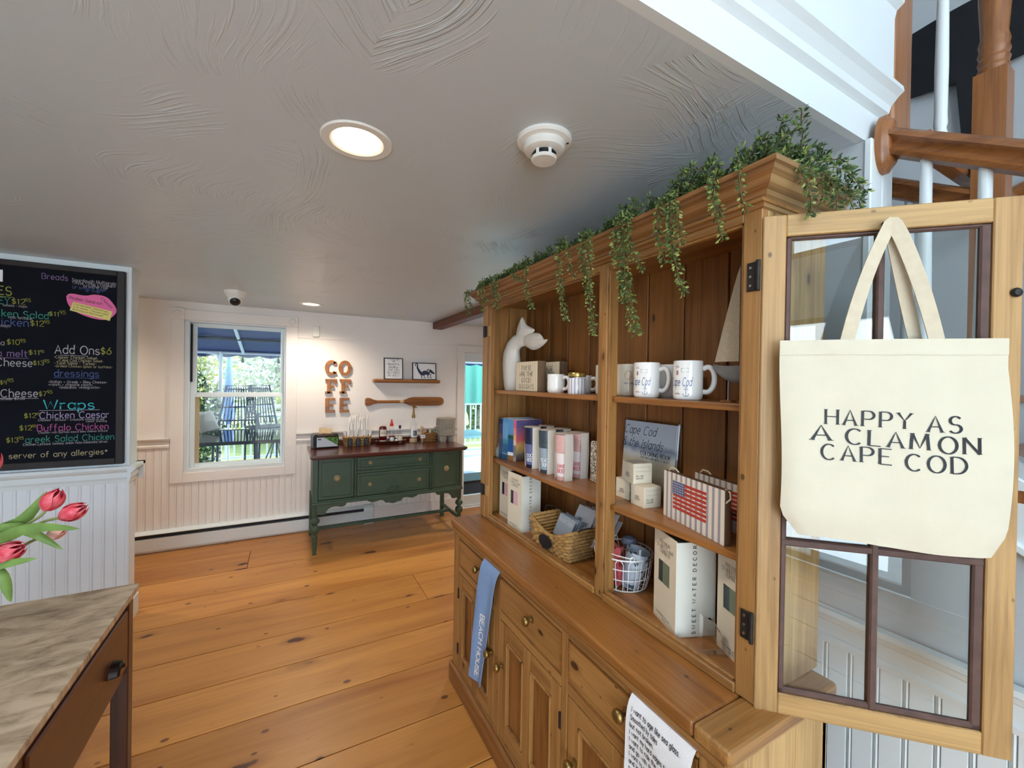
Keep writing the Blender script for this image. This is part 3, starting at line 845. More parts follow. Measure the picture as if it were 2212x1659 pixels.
# ================================================================ HUTCH
hu = thing('hutch_cabinet', 'large golden pine hutch with open shelves, drawers and one glazed door swung open', 'cabinet', (.97, 1.265, 0))
XF, XB = .915, 1.165          # upper front frame plane, back boards
BF = .775                      # base front plane
# --- plinth and base carcass
MB().box(.757, 1.165, .50, 2.035, 0, .095).build('plinth', 'pine_dark_Y', hu, bevel=.012, seg=2)
MB().box(.80, 1.15, .53, 2.0, .095, .115).build('base_bottom', 'pine_Y', hu)
MB().box(1.15, 1.165, .51, 2.02, .095, .80).build('base_back', 'pine_Z', hu)
for y0, y1 in ((.51, .53), (2.0, 2.02)):
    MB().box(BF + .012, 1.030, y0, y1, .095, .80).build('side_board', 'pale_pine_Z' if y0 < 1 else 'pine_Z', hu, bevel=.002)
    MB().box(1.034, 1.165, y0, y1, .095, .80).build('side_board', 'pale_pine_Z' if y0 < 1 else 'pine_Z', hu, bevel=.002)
# face frame
for y0, y1 in ((1.953, 2.02), (1.494, 1.541), (1.034, 1.066), (.51, .571)):
    MB().box(BF, BF + .022, y0, y1, .095, .80).build('base_stile', 'pine_Z', hu, bevel=.002)
for z0, z1 in ((.757, .80), (.585, .617), (.095, .108)):
    for y0, y1 in ((1.541, 1.953), (1.066, 1.494), (.571, 1.034)):
        MB().box(BF, BF + .02, y0, y1, z0, z1).build('base_rail', 'pine_Y', hu, bevel=.002)
def knob(y, z, parent, x=BF, s=1.0):
    k = MB().lathe([(0, -.004), (.017 * s, -.004), (.017 * s, -.001), (.012 * s, .001), (.007 * s, .004), (.006 * s, .012), (.010 * s, .016), (.016 * s, .022), (.0175 * s, .029), (.014 * s, .036), (.006 * s, .039), (0, .039)], (0, 0, 0), 20, 'X')
    k.v = [(x - px_, y + py_, z + pz_) for px_, py_, pz_ in k.v]
    return k.build('knob', 'brass_aged', parent, smooth=True, angle=50)
for y0, y1, ky in ((1.545, 1.949, 1.70), (1.070, 1.490, 1.252), (.575, 1.030, .785)):
    d = MB().box(BF + .002, BF + .022, y0, y1, .621, .753).build('drawer', 'pine_Y', hu, bevel=.002)
    MB().box(BF - .001, BF + .003, y0, y1, .621, .625).box(BF - .001, BF + .003, y0, y1, .749, .753).box(BF - .001, BF + .003, y0, y0 + .004, .625, .749).box(BF - .001, BF + .003, y1 - .004, y1, .625, .749).build('cock_bead', 'pine_dark_Y', d)
    knob(ky, .704, d, BF + .002)
    MB().box(BF + .03, 1.12, y0 + .01, y1 - .01, .63, .74).build('drawer_box', 'pine_dark_Y', d)
for y0, y1, ky, hy in ((1.545, 1.949, 1.563, 1.951), (1.070, 1.490, 1.470, 1.068), (.575, 1.030, .990, .573)):
    z0, z1 = .112, .581
    st_, md, rt, rb = .052, .05, .062, .07
    ym = (y0 + y1) / 2
    m = MB()
    for a, b in ((y0, y0 + st_), (ym - md / 2, ym + md / 2), (y1 - st_, y1)):
        m.box(BF + .001, BF + .021, a, b, z0, z1, 0)
    for a, b in ((y0 + st_, ym - md / 2), (ym + md / 2, y1 - st_)):
        m.box(BF + .001, BF + .021, a, b, z0, z0 + rb, 1).box(BF + .001, BF + .021, a, b, z1 - rt, z1, 1)
    d = m.build('door', ['pine_Z', 'pine_Y'], hu, bevel=.0015)
    for a, b in ((y0 + st_, ym - md / 2), (ym + md / 2, y1 - st_)):
        MB().box(BF + .013, BF + .018, a, b, z0 + rb, z1 - rt).build('panel', 'pine_dark_Z', d)
        f, w = BF - .003, .010
        mo = MB()
        for q in ((a, a + w, z0 + rb, z1 - rt), (b - w, b, z0 + rb, z1 - rt), (a, b, z0 + rb, z0 + rb + w), (a, b, z1 - rt - w, z1 - rt)):
            mo.box(f, BF + .014, *q)
        mo.build('moulding', 'pine_Z', d, bevel=.003)
    for z in (.20, .478):
        MB().box(BF - .004, BF + .004, hy - .005, hy + .005, z - .026, z + .026).build('hinge', 'iron_dark', d, bevel=.001)
    knob(ky, .405, d, BF + .001)
# --- counter
MB().box(.757, .965, .575, 2.032, .803, .84).build('counter_board', 'counter_pine', hu, bevel=.012, seg=3)
MB().box(.9645, 1.172, .575, 2.032, .803, .84).build('counter_board', 'counter_pine', hu, bevel=.0015)
MB().box(.757, 1.172, .49, .575, .803, .84).build('counter_end', 'pine_X', hu, bevel=.012, seg=3)
MB().prism([(.775, .775), (.770, .775), (.765, .785), (.762, .798), (.762, .803), (.80, .803), (.80, .775)], 'Y', .505, 2.022).build('counter_moulding', 'pine_Y', hu)
MB().prism([(.51, .775), (.505, .785), (.500, .798), (.500, .803), (.53, .803), (.53, .775)], 'X', .77, 1.165).build('counter_moulding', 'pale_pine_X', hu)
# --- upper carcass
bys = [.560, .629, .786, .944, 1.101, 1.262, 1.433, 1.593, 1.748, 1.908, 1.985]
for a, b in zip(bys, bys[1:]):
    MB().box(XB, XB + .012, a + .0035, b - .0035, .842, 1.955).build('back_board', 'pine_dark_Z', hu, bevel=.0015)
MB().box(XB + .012, XB + .014, .56, 1.985, .842, 1.955).build('back_cover', 'black_matte', hu)
for y0, y1 in ((.541, .561), (1.985, 2.005)):
    for a, b in ((XF + .022, 1.055), (1.058, XB + .02)):
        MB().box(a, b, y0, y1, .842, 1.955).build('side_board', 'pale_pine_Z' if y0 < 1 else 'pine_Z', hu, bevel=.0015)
MB().box(XF + .02, XB, .561, 1.985, .842, .855).build('bottom_board', 'counter_pine', hu)
MB().box(XF - .02, XB + .03, .53, 2.015, 1.950, 1.958).build('top_board', 'pine_Y', hu)
for nm, z in (('shelf', 1.506), ('shelf', 1.150)):
    MB().box(.942, XB - .001, .563, 1.983, z - .018, z).build(nm, 'counter_pine', hu, bevel=.003, seg=2)
MB().box(XF, XF + .022, 1.912, 2.005, .842, 1.955).build('stile', 'pine_Z', hu, bevel=.002)
MB().box(XF - .004, XF + .01, 1.955, 2.005, .842, 1.945).build('stile', 'pine_Z', hu, bevel=.002)
MB().box(XF, XF + .022, .541, .584, .842, 1.955).build('stile', 'pine_Z', hu, bevel=.002)
MB().box(XF, XF + .050, 1.040, 1.081, .842, 1.955).build('mullion', 'pine_Z', hu, bevel=.002)
for y0, y1 in ((1.081, 1.912), (.584, 1.040)):
    MB().box(XF, XF + .022, y0, y1, 1.922, 1.955).build('rail', 'pine_Y', hu, bevel=.002)
    MB().box(XF - .004, XF + .022, y0, y1, .840, .864).build('rail', 'pine_Y', hu, bevel=.003)
    f = MB()
    for q in ((y0, y0 + .007, .864, 1.922), (y1 - .007, y1, .864, 1.922), (y0, y1, .864, .870), (y0, y1, 1.916, 1.922)):
        f.box(XF + .006, XF + .020, *q)
    f.build('stop_bead', 'pine_Z', hu, bevel=.001)
# toothed shelf support in the far corner
tk = MB()
for i in range(22):
    z = .87 + i * .047
    tk.prism([(.950, z), (.962, z + .012), (.966, z + .03), (.962, z + .042), (.950, z + .044)], 'Y', 1.968, 1.985)
tk.build('toothed_support', 'pine_dark_Z', hu)
# cornice: swept and mitred around front and sides
cp = [(0, 1.940), (.006, 1.942), (.008, 1.955), (.018, 1.962), (.020, 1.970), (.034, 1.978), (.040, 1.990), (.050, 1.996), (.054, 2.004), (.060, 2.006), (.062, 2.016), (0.0, 2.018)]
path = [(1.195, 2.005, (0, 1)), (XF, 2.005, (-1, 1)), (XF, .541, (-1, -1)), (1.195, .541, (0, -1))]
for seg_i in range(3):
    (xa, ya, na), (xb, yb2, nb) = path[seg_i], path[seg_i + 1]
    n = len(cp)
    v = [(xa + d * na[0], ya + d * na[1], z) for d, z in cp] + [(xb + d * nb[0], yb2 + d * nb[1], z) for d, z in cp]
    f = [(i, i + 1, n + i + 1, n + i) for i in range(n - 1)] + [tuple(range(n)), tuple(range(n, 2 * n))[::-1], (n - 1, 0, n, 2 * n - 1)]
    MB().add(v, f).build('cornice', ['cornice_X', 'cornice_Y', 'cornice_X'][seg_i], hu, smooth=True, angle=25)
MB().lathe([(.024, -.004), (.028, 0), (.024, .004), (.020, 0), (.024, -.004)], (0, 0, 0), 24, 'Y').xf(Matrix.Translation((1.03, .52, 2.075))).build('iron_ring', 'iron_dark', hu, smooth=True)
MB().tube([(1.03, .52, 2.018), (1.03, .52, 2.052)], .006, 8).build('ring_post', 'iron_dark', hu)
# hinges
for y, z in ((1.975, 1.808), (1.975, .985)):
    h = MB().box(XF - .007, XF - .002, y - .022, y + .022, z - .028, z + .028)
    h.tube([(XF - .008, y, z - .03), (XF - .008, y, z + .03)], .005, 8)
    h.build('hinge', 'iron_dark', hu, bevel=.001)
    MB().box(XF - .001, XF + .002, y - .058, y - .026, z - .026, z + .026).build('hinge_scar', 'pale_pine_Z', hu)
for z in (1.793, 1.012):
    h = MB().box(XF - .004, XF, .545, .572, z - .032, z + .032)
    h.tube([(XF - .006, .545, z - .034), (XF - .006, .545, z + .034)], .005, 8)
    ho = h.build('hinge', 'iron_dark', hu, bevel=.001)
    sc_ = MB()
    for dz in (-.02, .0, .02):
        sc_.lathe([(0, -.0055), (.003, -.0055), (.0035, -.004)], (XF, .563, z + dz), 10, 'X')
    sc_.build('screws', 'chrome', ho)

# --- open glazed door (a part, hung on the near post)
H0 = Vector((.912, .537, 0))
DU = Vector((.71498, -.69914, 0))            # along the door
DN = Vector((-.69914, -.71498, 0))           # towards the viewer
def dpt(u, d, z):                            # door coordinates -> world
    p = H0 + DU * u + DN * d
    return (p.x, p.y, z)
DM = Matrix(((DU.x, DN.x, 0, H0.x), (DU.y, DN.y, 0, H0.y), (0, 0, 1, 0), (0, 0, 0, 1)))
DW, DZ0, DZT = .441, .838, 1.920
m = MB()
m.box(0, .045, -.022, 0, DZ0, DZT, 0).box(DW - .046, DW, -.022, 0, DZ0, DZT, 0)
m.box(.045, DW - .046, -.022, 0, DZT - .047, DZT, 1).box(.045, DW - .046, -.022, 0, DZ0, DZ0 + .045, 1)
gd = None
wood('door_pine_Z', srgb(196, 158, 104), srgb(158, 118, 68), 'Z', 0.5, knot=0.13, kscale=8.0, knot_c=srgb(84, 66, 44), knot2=.12)
wood('door_pine_X', srgb(200, 164, 108), srgb(160, 122, 72), 'X', 0.5, knot=0.13, kscale=8.0, knot_c=srgb(84, 66, 44), rotz=.7742, knot2=.12)
gd = m.xf(DM).build('glazed_door', ['door_pine_Z', 'door_pine_X'], hu, bevel=.002)
zr = [DZ0 + .045, 1.212, 1.544, DZT - .047]
um = .2165
mo = MB()
w = .012
for (a, b, z0, z1) in ((.045, .045 + w, zr[0], zr[3]), (DW - .046 - w - .006, DW - .046, zr[0], zr[3]), (.045, DW - .046, zr[0], zr[0] + .013), (.045, DW - .046, zr[3] - .008, zr[3])):
    mo.box(a, b, -.014, -.003, z0, z1)
mo.xf(DM).build('rebate', 'muntin_brown', gd, bevel=.003)
MB().box(um - .007, um + .007, -.020, -.001, zr[0], zr[3]).xf(DM).build('muntin', 'muntin_brown', gd, bevel=.003)
for z in zr[1:3]:
    MB().box(.045, DW - .046, -.019, -.002, z - .008, z + .008).xf(DM).build('muntin', 'muntin_brown', gd, bevel=.003)
for a, b in ((.05, um), (um, DW - .052)):
    for z0, z1 in zip(zr, zr[1:]):
        MB().box(a + .004, b - .004, -.012, -.0095, z0 + .004, z1 - .004).xf(DM).build('pane', 'old_glass', gd)
MB().lathe([(0, 0), (.008, 0), (.009, .004), (.006, .008), (0, .009)], (0, 0, 0), 12, 'Y').xf(DM @ Matrix.Translation((DW - .012, 0, 1.735))).build('knob_screw', 'iron_dark', gd, smooth=True)
MB().tube([(um, .002, 1.885), (um, .022, 1.880), (um, .026, 1.888)], .003, 8).xf(DM).build('hook', 'iron_dark', gd, smooth=True)

# ================================================================ TOTE BAG on the open door
tb = thing('tote_bag', 'cream canvas tote bag with dark serif lettering hanging on the open glazed door', 'tote bag', dpt(.215, .03, 1.24), math.atan2(DU.y, DU.x))
def tote_pt(u, v, side):
    """u 0..1 across, v 0..1 up; side +1 = viewer face"""
    zl = 1.243 + .402 * v
    left = .030 + .004 * math.sin(v * 5) + (.036 * max(0, (.11 - v) / .11) if v < .11 else 0)
    right = .399 + .012 * math.sin(min(1, v * 1.15) * math.pi) - (.018 * max(0, (.11 - v) / .11) if v < .11 else 0)
    bulge = (math.sin(u * math.pi) ** .5 if 0 < u < 1 else 0) * (.010 + .020 * (1 - v) * min(1, v * 6 + .25))
    wr = .0025 * mnoise.noise((u * 6 + 3, v * 5, side)) + .002 * math.sin(u * 9 + v * 4)
    uu = left + (right - left) * u
    zz = zl - .010 * u * (1 - v) + .003 * math.sin(u * 7) * (1 - v)
    return dpt(uu, .022 + side * (bulge * .75) + (wr if 0.02 < u < .98 else 0) + .010, zz)
m = MB()
m.grid(lambda u, v: tote_pt(u, v, 1), 28, 22)
m.grid(lambda u, v: tote_pt(1 - u, v, -.35), 28, 22)
body = m.build('bag_body', 'canvas', tb, smooth=True, angle=80)
hm = MB().grid(lambda u, v: tuple(Vector(tote_pt(u, .925 + .075 * v, 1)) + DN * .0012), 28, 2)
hm.build('hem', 'canvas', body, smooth=True)
def strap(pts, name, w=.026, twist=0.0):
    """flat webbing along (u, d, z) points"""
    v = []
    n = len(pts)
    for i, (u, d, z) in enumerate(pts):
        a, b = Vector(pts[max(i - 1, 0)]), Vector(pts[min(i + 1, n - 1)])
        t = (b - a).normalized()
        s = t.cross(Vector((0, 1, 0))).normalized()
        tw = twist * math.sin(math.pi * i / (n - 1))
        s = s * math.cos(tw) + Vector((0, 1, 0)) * math.sin(tw)
        for k in (-1, 1):
            q = Vector((u, d, z)) + s * (k * w / 2)
            v.append(q)
    pts3 = [dpt(q.x, q.y, q.z) for q in v]
    th = [tuple(Vector(q) - DN * .002) for q in pts3]
    f = [(2 * i, 2 * i + 1, 2 * i + 3, 2 * i + 2) for i in range(n - 1)]
    N = 2 * n
    f += [tuple(N + k for k in q[::-1]) for q in f]
    f += [(2 * i, 2 * i + 2, N + 2 * i + 2, N + 2 * i) for i in range(n - 1)] + [(2 * i + 1, N + 2 * i + 1, N + 2 * i + 3, 2 * i + 3) for i in range(n - 1)]
    MB().add(pts3 + th, f).build(name, 'canvas_strap', tb, smooth=True, angle=60)
def arc(p0, p1, p2, n=12):
    return [tuple((1 - t) ** 2 * a + 2 * t * (1 - t) * b + t * t * c for a, b, c in zip(p0, p1, p2)) for t in [i / n for i in range(n + 1)]]
strap(arc((.143, .036, 1.635), (.168, .036, 1.77), (.213, .028, 1.868))[:-1] + arc((.213, .028, 1.868), (.219, .026, 1.886), (.226, .028, 1.866), 5) + arc((.226, .03, 1.866), (.265, .036, 1.76), (.290, .038, 1.635))[1:], 'strap', .025, .25)
strap(arc((.150, .012, 1.63), (.172, .014, 1.77), (.215, .020, 1.862))[:-1] + arc((.215, .020, 1.862), (.219, .020, 1.878), (.224, .020, 1.860), 5) + arc((.224, .020, 1.860), (.245, .016, 1.75), (.272, .012, 1.63))[1:], 'strap', .022, .5)
def tote_map(x, y):          # x along the door, y height -> on the bag
    v = (y - 1.243) / .402
    l, r = .030 + .004 * math.sin(v * 5), .399 + .012 * math.sin(min(1, v * 1.15) * math.pi)
    return tuple(Vector(tote_pt((x - l) / (r - l), v, 1)) + DN * .0016)
m = MB()
for s, x0, x1, z, h in (('HAPPY', .108, .246, 1.474, .030), ('AS', .272, .325, 1.471, .030), ('A', .084, .116, 1.441, .030), ('CLAM', .143, .274, 1.437, .030), ('ON', .290, .354, 1.433, .030), ('CAPE', .101, .216, 1.403, .030), ('COD', .238, .333, 1.397, .030)):
    letters(m, s, tote_map, h, .82, width=x1 - x0, x0=x0, y0=z, contrast=.55, serif=.75, space=2.0)
m.build('lettering', 'ink_black', tb)

# ================================================================ CEILING FIXTURES
def downlight(x, y, label, power):
    t = thing('recessed_light', label, 'ceiling light', (x, y, ZC), 0, 'recessed ceiling lights')
    MB().lathe([(.0655, .004), (.0665, -.001), (.072, -.0045), (.093, -.0045), (.0965, -.001), (.0965, 0.0)], (x, y, ZC), 48).build('trim_ring', 'white_plastic', t, smooth=True, angle=30)
    MB().lathe([(.066, 0.0), (.064, .03), (.062, .032)], (x, y, ZC), 40).build('baffle', 'white_plastic', t, smooth=True)
    MB().lathe([(0, .014), (.040, .014), (.056, .018), (.064, .026), (.0, .03)], (x, y, ZC), 40).build('lamp_lens', 'lamp_glow', t, smooth=True)
    ld = light('lamp', 'SPOT', (x, y, ZC - .02), (x, y, 0), power, (1.0, .86, .70), spot_size=math.radians(150), spot_blend=.8, shadow_soft_size=.06)
    ld.parent = t
    ld.matrix_parent_inverse = Matrix.Translation((-x, -y, -ZC))
downlight(.168, 1.246, 'large lit recessed downlight in the ceiling nearest the viewer', 18)
downlight(.188, 4.177, 'small lit recessed downlight near the back wall', 40)
downlight(-1.75, 4.1, 'added unseen downlight brightening the back zone behind the menu board partition', 30)  # added lamp, out of view, to brighten the back zone
downlight(2.45, 3.55, 'extra unseen downlight added to lighten the back wall near the glazed door', 42)  # another added lamp, hidden from view, lifting the right of the back wall

sd = thing('smoke_detector', 'white round smoke detector on the ceiling above the hutch', 'smoke detector', (.622, .977, ZC))
MB().lathe([(.076, 0), (.076, -.006), (.072, -.011), (.058, -.014), (.058, -.026), (.054, -.032), (.040, -.036), (0, -.036)], (.622, .977, ZC), 40).build('base', 'white_plastic', sd, smooth=True, angle=30)
MB().lathe([(.031, -.036), (.031, -.052), (0, -.052)], (.622, .977, ZC), 32).build('chamber', 'black_matte', sd, smooth=True)
rb = MB()
for k in range(6):
    a = k * math.pi / 3 + .3
    rb.lathe([(.030, -.036), (.034, -.036), (.034, -.054), (.030, -.054)], (.622, .977, ZC), 2, arc=(a, a + .28))
rb.build('cage_rib', 'white_plastic', sd)
MB().lathe([(0, -.050), (.036, -.050), (.036, -.054), (.033, -.058), (0, -.059)], (.622, .977, ZC), 32).build('cap', 'white_plastic', sd, smooth=True, angle=30)
MB().lathe([(0, -.0145), (.004, -.0145), (.004, -.010)], (.622 + .05, .977 - .04, ZC), 10).build('indicator', 'chrome', sd)

cc = thing('security_camera', 'white dome security camera on the ceiling before the window', 'camera', (-.36, 3.90, ZC))
MB().lathe([(.075, 0), (.075, -.012), (.068, -.022), (.052, -.055), (.046, -.06), (0, -.06)], (-.36, 3.90, ZC), 32).build('mount', 'white_plastic', cc, smooth=True, angle=35)
ball = MB().lathe([(0, .05), (.025, .043), (.043, .025), (.05, 0), (.046, -.02), (.0, -.02)], (0, 0, 0), 28)
look = Vector((.10, -.75, -.65)).normalized()
q = look.to_track_quat('Z', 'Y').to_matrix().to_4x4()
ball.xf(Matrix.Translation((-.36, 3.885, ZC - .066)) @ q).build('turret', 'white_plastic', cc, smooth=True, angle=35)
MB().lathe([(0, .0515), (.022, .047), (.034, .038), (.036, .034)], (0, 0, 0), 24).xf(Matrix.Translation((-.36, 3.885, ZC - .066)) @ q).build('lens', 'black_plastic', cc, smooth=True)

sn = MB().box(.228, .292, YB - .028, YB - .0005, 1.975, 2.085).build('motion_sensor', 'white_plastic', bevel=.006, seg=2)
lab(sn, 'small white sensor box high on the back wall', 'sensor')

# ================================================================ MENU BOARD
mbd = thing('menu_board', 'black chalkboard menu with coloured handwriting on the partition', 'chalkboard', (-1.6, 3.40, 1.0))
bx0, bx1, bz0, bz1 = -2.30, -.878, 1.005, 2.186
fm = MB()
for q in ((bx0, bx0 + .038, bz0, bz1), (bx1 - .038, bx1, bz0, bz1), (bx0 + .038, bx1 - .038, bz0, bz0 + .04), (bx0 + .038, bx1 - .038, bz1 - .032, bz1)):
    fm.box(q[0], q[1], 3.380, 3.4095, q[2], q[3])
fm.build('frame', 'board_frame', mbd, bevel=.003)
MB().box(bx0 + .03, bx1 - .03, 3.390, 3.409, bz0 + .03, bz1 - .03).build('slate', 'slate', mbd)
CH = {'y': srgb(170, 168, 70), 't': srgb(70, 160, 140), 'w': srgb(190, 184, 190), 'b': srgb(88, 104, 160), 'p': srgb(150, 120, 170), 'o': srgb(196, 184, 140), 'c': srgb(64, 190, 200), 'l': srgb(190, 172, 214), 'k': srgb(196, 96, 160)}
for k, v in CH.items():
    plain('chalk_' + k, v, 0.95, noise=.25, nscale=300)
MENU = [("ES",-1.413,1.988,-1.360,"y"),("KEY",-1.43,1.937,-1.367,"t"),("$12",-1.358,1.942,-1.307,"y"),("95",-1.306,1.959,-1.285,"y"),("tomato - mayo",-1.393,1.925,-1.299,"w"),("Chicken Salad",-1.482,1.868,-1.213,"t"),("$11",-1.210,1.888,-1.169,"y"),("95",-1.166,1.901,-1.142,"y"),("with lettuce",-1.372,1.858,-1.280,"w"),("Chicken",-1.457,1.818,-1.293,"b"),("$12",-1.285,1.824,-1.232,"y"),("95",-1.229,1.841,-1.208,"y"),("mayo",-1.400,1.809,-1.364,"w"),
("tuna",-1.447,1.708,-1.386,"w"),("$10",-1.376,1.713,-1.327,"y"),("95",-1.325,1.728,-1.304,"y"),("tuna melt",-1.476,1.646,-1.297,"p"),("$11",-1.291,1.660,-1.247,"y"),("95",-1.245,1.673,-1.229,"y"),("Cheese",-1.416,1.591,-1.276,"w"),("$13",-1.272,1.601,-1.230,"y"),("95",-1.229,1.616,-1.208,"y"),("$9",-1.400,1.488,-1.375,"y"),("95",-1.372,1.502,-1.350,"y"),("Cheese",-1.397,1.418,-1.253,"w"),("avocado $2.00",-1.415,1.402,-1.304,"w"),("$7",-1.248,1.423,-1.218,"y"),("95",-1.215,1.438,-1.194,"y"),
("Breads",-1.241,2.099,-1.134,"p"),("Sourdough Multigrain",-1.115,2.100,-0.922,"w"),("White Wrap Croissant",-1.114,2.084,-0.924,"w"),("brioche roll",-1.065,2.070,-0.960,"w"),("GF bread or bagel",-1.114,2.057,-0.967,"b"),("or wrap",-1.056,2.044,-0.994,"b"),
("Add Ons",-1.184,1.672,-0.994,"w"),("$6",-0.987,1.676,-0.941,"y"),("-Classic Chicken Salad-",-1.189,1.643,-1.000,"o"),("-Cape Cod Chicken Salad-",-1.172,1.626,-0.976,"o"),("-Tuna Salad - Turkey-",-1.186,1.609,-1.006,"o"),("-Grilled Chicken (plain or buffalo)-",-1.186,1.592,-0.934,"o"),
("dressings",-1.186,1.538,-0.996,"b"),("+Italian + Greek + Bleu Cheese+",-1.210,1.499,-0.957,"w"),("+ranch + chipotle ranch+",-1.210,1.483,-1.022,"w"),("+balsamic vinaigrette+",-1.166,1.467,-0.988,"w"),
("Wraps",-1.228,1.346,-1.015,"c"),("$12",-1.306,1.298,-1.260,"y"),("95",-1.259,1.313,-1.244,"y"),("Chicken Caesar",-1.244,1.292,-0.949,"l"),("Chicken - lettuce - croutons tossed in our",-1.250,1.278,-0.967,"w"),("caesar dressing",-1.050,1.266,-0.958,"w"),("$12",-1.324,1.228,-1.276,"y"),("95",-1.275,1.243,-1.258,"y"),("Buffalo Chicken",-1.253,1.221,-0.950,"k"),("Chicken with Buffalo sauce bleu cheese lettuce",-1.249,1.206,-0.954,"w"),("$13",-1.375,1.162,-1.329,"y"),("95",-1.327,1.177,-1.308,"y"),("greek Salad Chicken",-1.300,1.157,-0.924,"t"),("Chicken Lettuce tomato onion feta kalamata olives",-1.310,1.140,-0.954,"w"),("server of any allergies*",-1.364,1.070,-0.953,"o")]
pm = plane_map((0, 3.3893, 0), (1, 0, 0), (0, 0, 1))
for s, x0, z, x1, c in MENU:
    n = len(s)
    h = (x1 - x0) / max(1, n) * 1.75
    h = max(.010, min(h, .052))
    mb = MB()
    letters(mb, s, pm, h, .62 if h > .02 else .7, width=x1 - x0, x0=x0, y0=z, jitter=.12)
    mb.build('chalk_lettering', 'chalk_' + c, mbd)
for c, x0, x1, z in (('w', -1.246, -.99, 1.338), ('y', -1.42, -1.35, 1.976), ('w', -1.165, -1.045, 1.660), ('p', -1.42, -1.29, 1.636), ('w', -1.416, -1.25, 1.408), ('b', -1.19, -.99, 1.528)):
    MB().box(x0, x1, 3.3889, 3.3896, z, z + .0022).build('chalk_underline', 'chalk_' + c, mbd)
cl = [(-1.138, 2.008), (-1.124, 2.029), (-1.055, 2.017), (-1.02, 2.033), (-0.966, 2.027), (-0.939, 1.997), (-0.912, 1.947), (-0.929, 1.909), (-0.965, 1.881), (-1.019, 1.885), (-1.077, 1.907), (-1.117, 1.935), (-1.135, 1.973)]
cl = chaikin(cl + [cl[0]], 2)[:-1]
pk = MB().prism(cl, 'Y', 3.3855, 3.3880).build('specials_cloud', 'pink_paper', mbd)
nt = MB().add([(-1.109, 3.3845, 1.978), (-.935, 3.3845, 1.937), (-.947, 3.3845, 1.879), (-1.123, 3.3845, 1.927), (-1.109, 3.3856, 1.978), (-.935, 3.3856, 1.937), (-.947, 3.3856, 1.879), (-1.123, 3.3856, 1.927)], [(0, 1, 2, 3), (7, 6, 5, 4), (0, 4, 5, 1), (1, 5, 6, 2), (2, 6, 7, 3), (3, 7, 4, 0)])
nt.build('sticky_note', 'yellow_paper', pk)
m = MB()
tl = plane_map((-1.126, 3.3851, 1.995), (.985, 0, -.17), (.17, 0, .985))
letters(m, 'Reuben Sandwich', tl, .017, .7, width=.145)
tl = plane_map((-.99, 3.3851, 2.01), (.66, 0, -.75), (.75, 0, .66))
letters(m, 'Classic', tl, .013, .7, width=.075)
for k, s in enumerate(('Corned beef, Sauerkraut,', 'Swiss cheese + Thousand Island', 'dressing on Rye bread')):
    tl = plane_map((-1.104 - k * .004, 3.3841, 1.962 - k * .015), (.975, 0, -.225), (.225, 0, .975))
    letters(m, s, tl, .0085, .8, width=.155 - .02 * (k == 2))
m.build('specials_lettering', 'ink_black', pk)
MB().box(-1.45, -1.393, 3.3870, 3.3895, 2.060, 2.126).build('notice', 'paper_white', mbd)

# ================================================================ BACK WALL DECOR
plain('cork_letter', srgb(166, 118, 66), .6, noise=.18, nscale=25)
yl0, yl1 = YB - .026, YB - .001
def block(name, polys, label):
    m = MB()
    for p in polys:
        m.prism(p, 'Y', yl0, yl1)
    lab(m.build(name, 'cedar_X', bevel=.002), label, 'wall letter', 'wooden COFFEE letters')
def ring(cx, cz, rx, rz, t, a0, a1, n=28):
    out = [(cx + rx * math.cos(a0 + (a1 - a0) * i / n), cz + rz * math.sin(a0 + (a1 - a0) * i / n)) for i in range(n + 1)]
    inn = [(cx + (rx - t) * math.cos(a0 + (a1 - a0) * i / n), cz + (rz - t * .85) * math.sin(a0 + (a1 - a0) * i / n)) for i in range(n + 1)]
    return [[out[i], out[i + 1], inn[i + 1], inn[i]] for i in range(n)]
def ring_letter(x0, z0, w, h, t, a0, a1, label, name):
    n = 30
    cx, cz = x0 + w / 2, z0 + h / 2
    full = abs(a1 - a0 - 2 * math.pi) < 1e-6
    v, f = [], []
    k = n if full else n + 1
    for i in range(k):
        a = a0 + (a1 - a0) * i / n
        for rx, rz in ((w / 2, h / 2), (w / 2 - t, h / 2 - t * .85)):
            for y in (yl0, yl1):
                v.append((cx + rx * math.cos(a), y, cz + rz * math.sin(a)))
    for i in range(n):
        b, c = i * 4, ((i + 1) % k) * 4
        f += [(b, b + 1, c + 1, c), (b + 3, b + 2, c + 2, c + 3), (b + 2, b, c, c + 2), (b + 1, b + 3, c + 3, c + 1)]
    if not full:
        f += [(0, 2, 3, 1), ((k - 1) * 4, (k - 1) * 4 + 1, (k - 1) * 4 + 3, (k - 1) * 4 + 2)]
    m = MB().add(v, f)
    if not full:
        e = cx + (w / 2) * math.cos(a0)
        m.box(e - .026, e + .004, yl0, yl1, cz + h * .22, cz + h * .40)
        m.box(e - .026, e + .004, yl0, yl1, cz - h * .40, cz - h * .26)
    lab(m.build(name, 'cedar_X'), label, 'wall letter', 'wooden COFFEE letters')
ring_letter(.346, 1.585, .124, .157, .034, .75, 2 * math.pi - .75, 'wooden letter C, top left of the COFFEE sign', 'wooden_letter')
ring_letter(.477, 1.585, .126, .157, .034, 0, 2 * math.pi, 'wooden letter O, top right of the COFFEE sign', 'wooden_letter')
def rects(*rs):
    return [[(a, c), (b, c), (b, d), (a, d)] for a, b, c, d in rs]
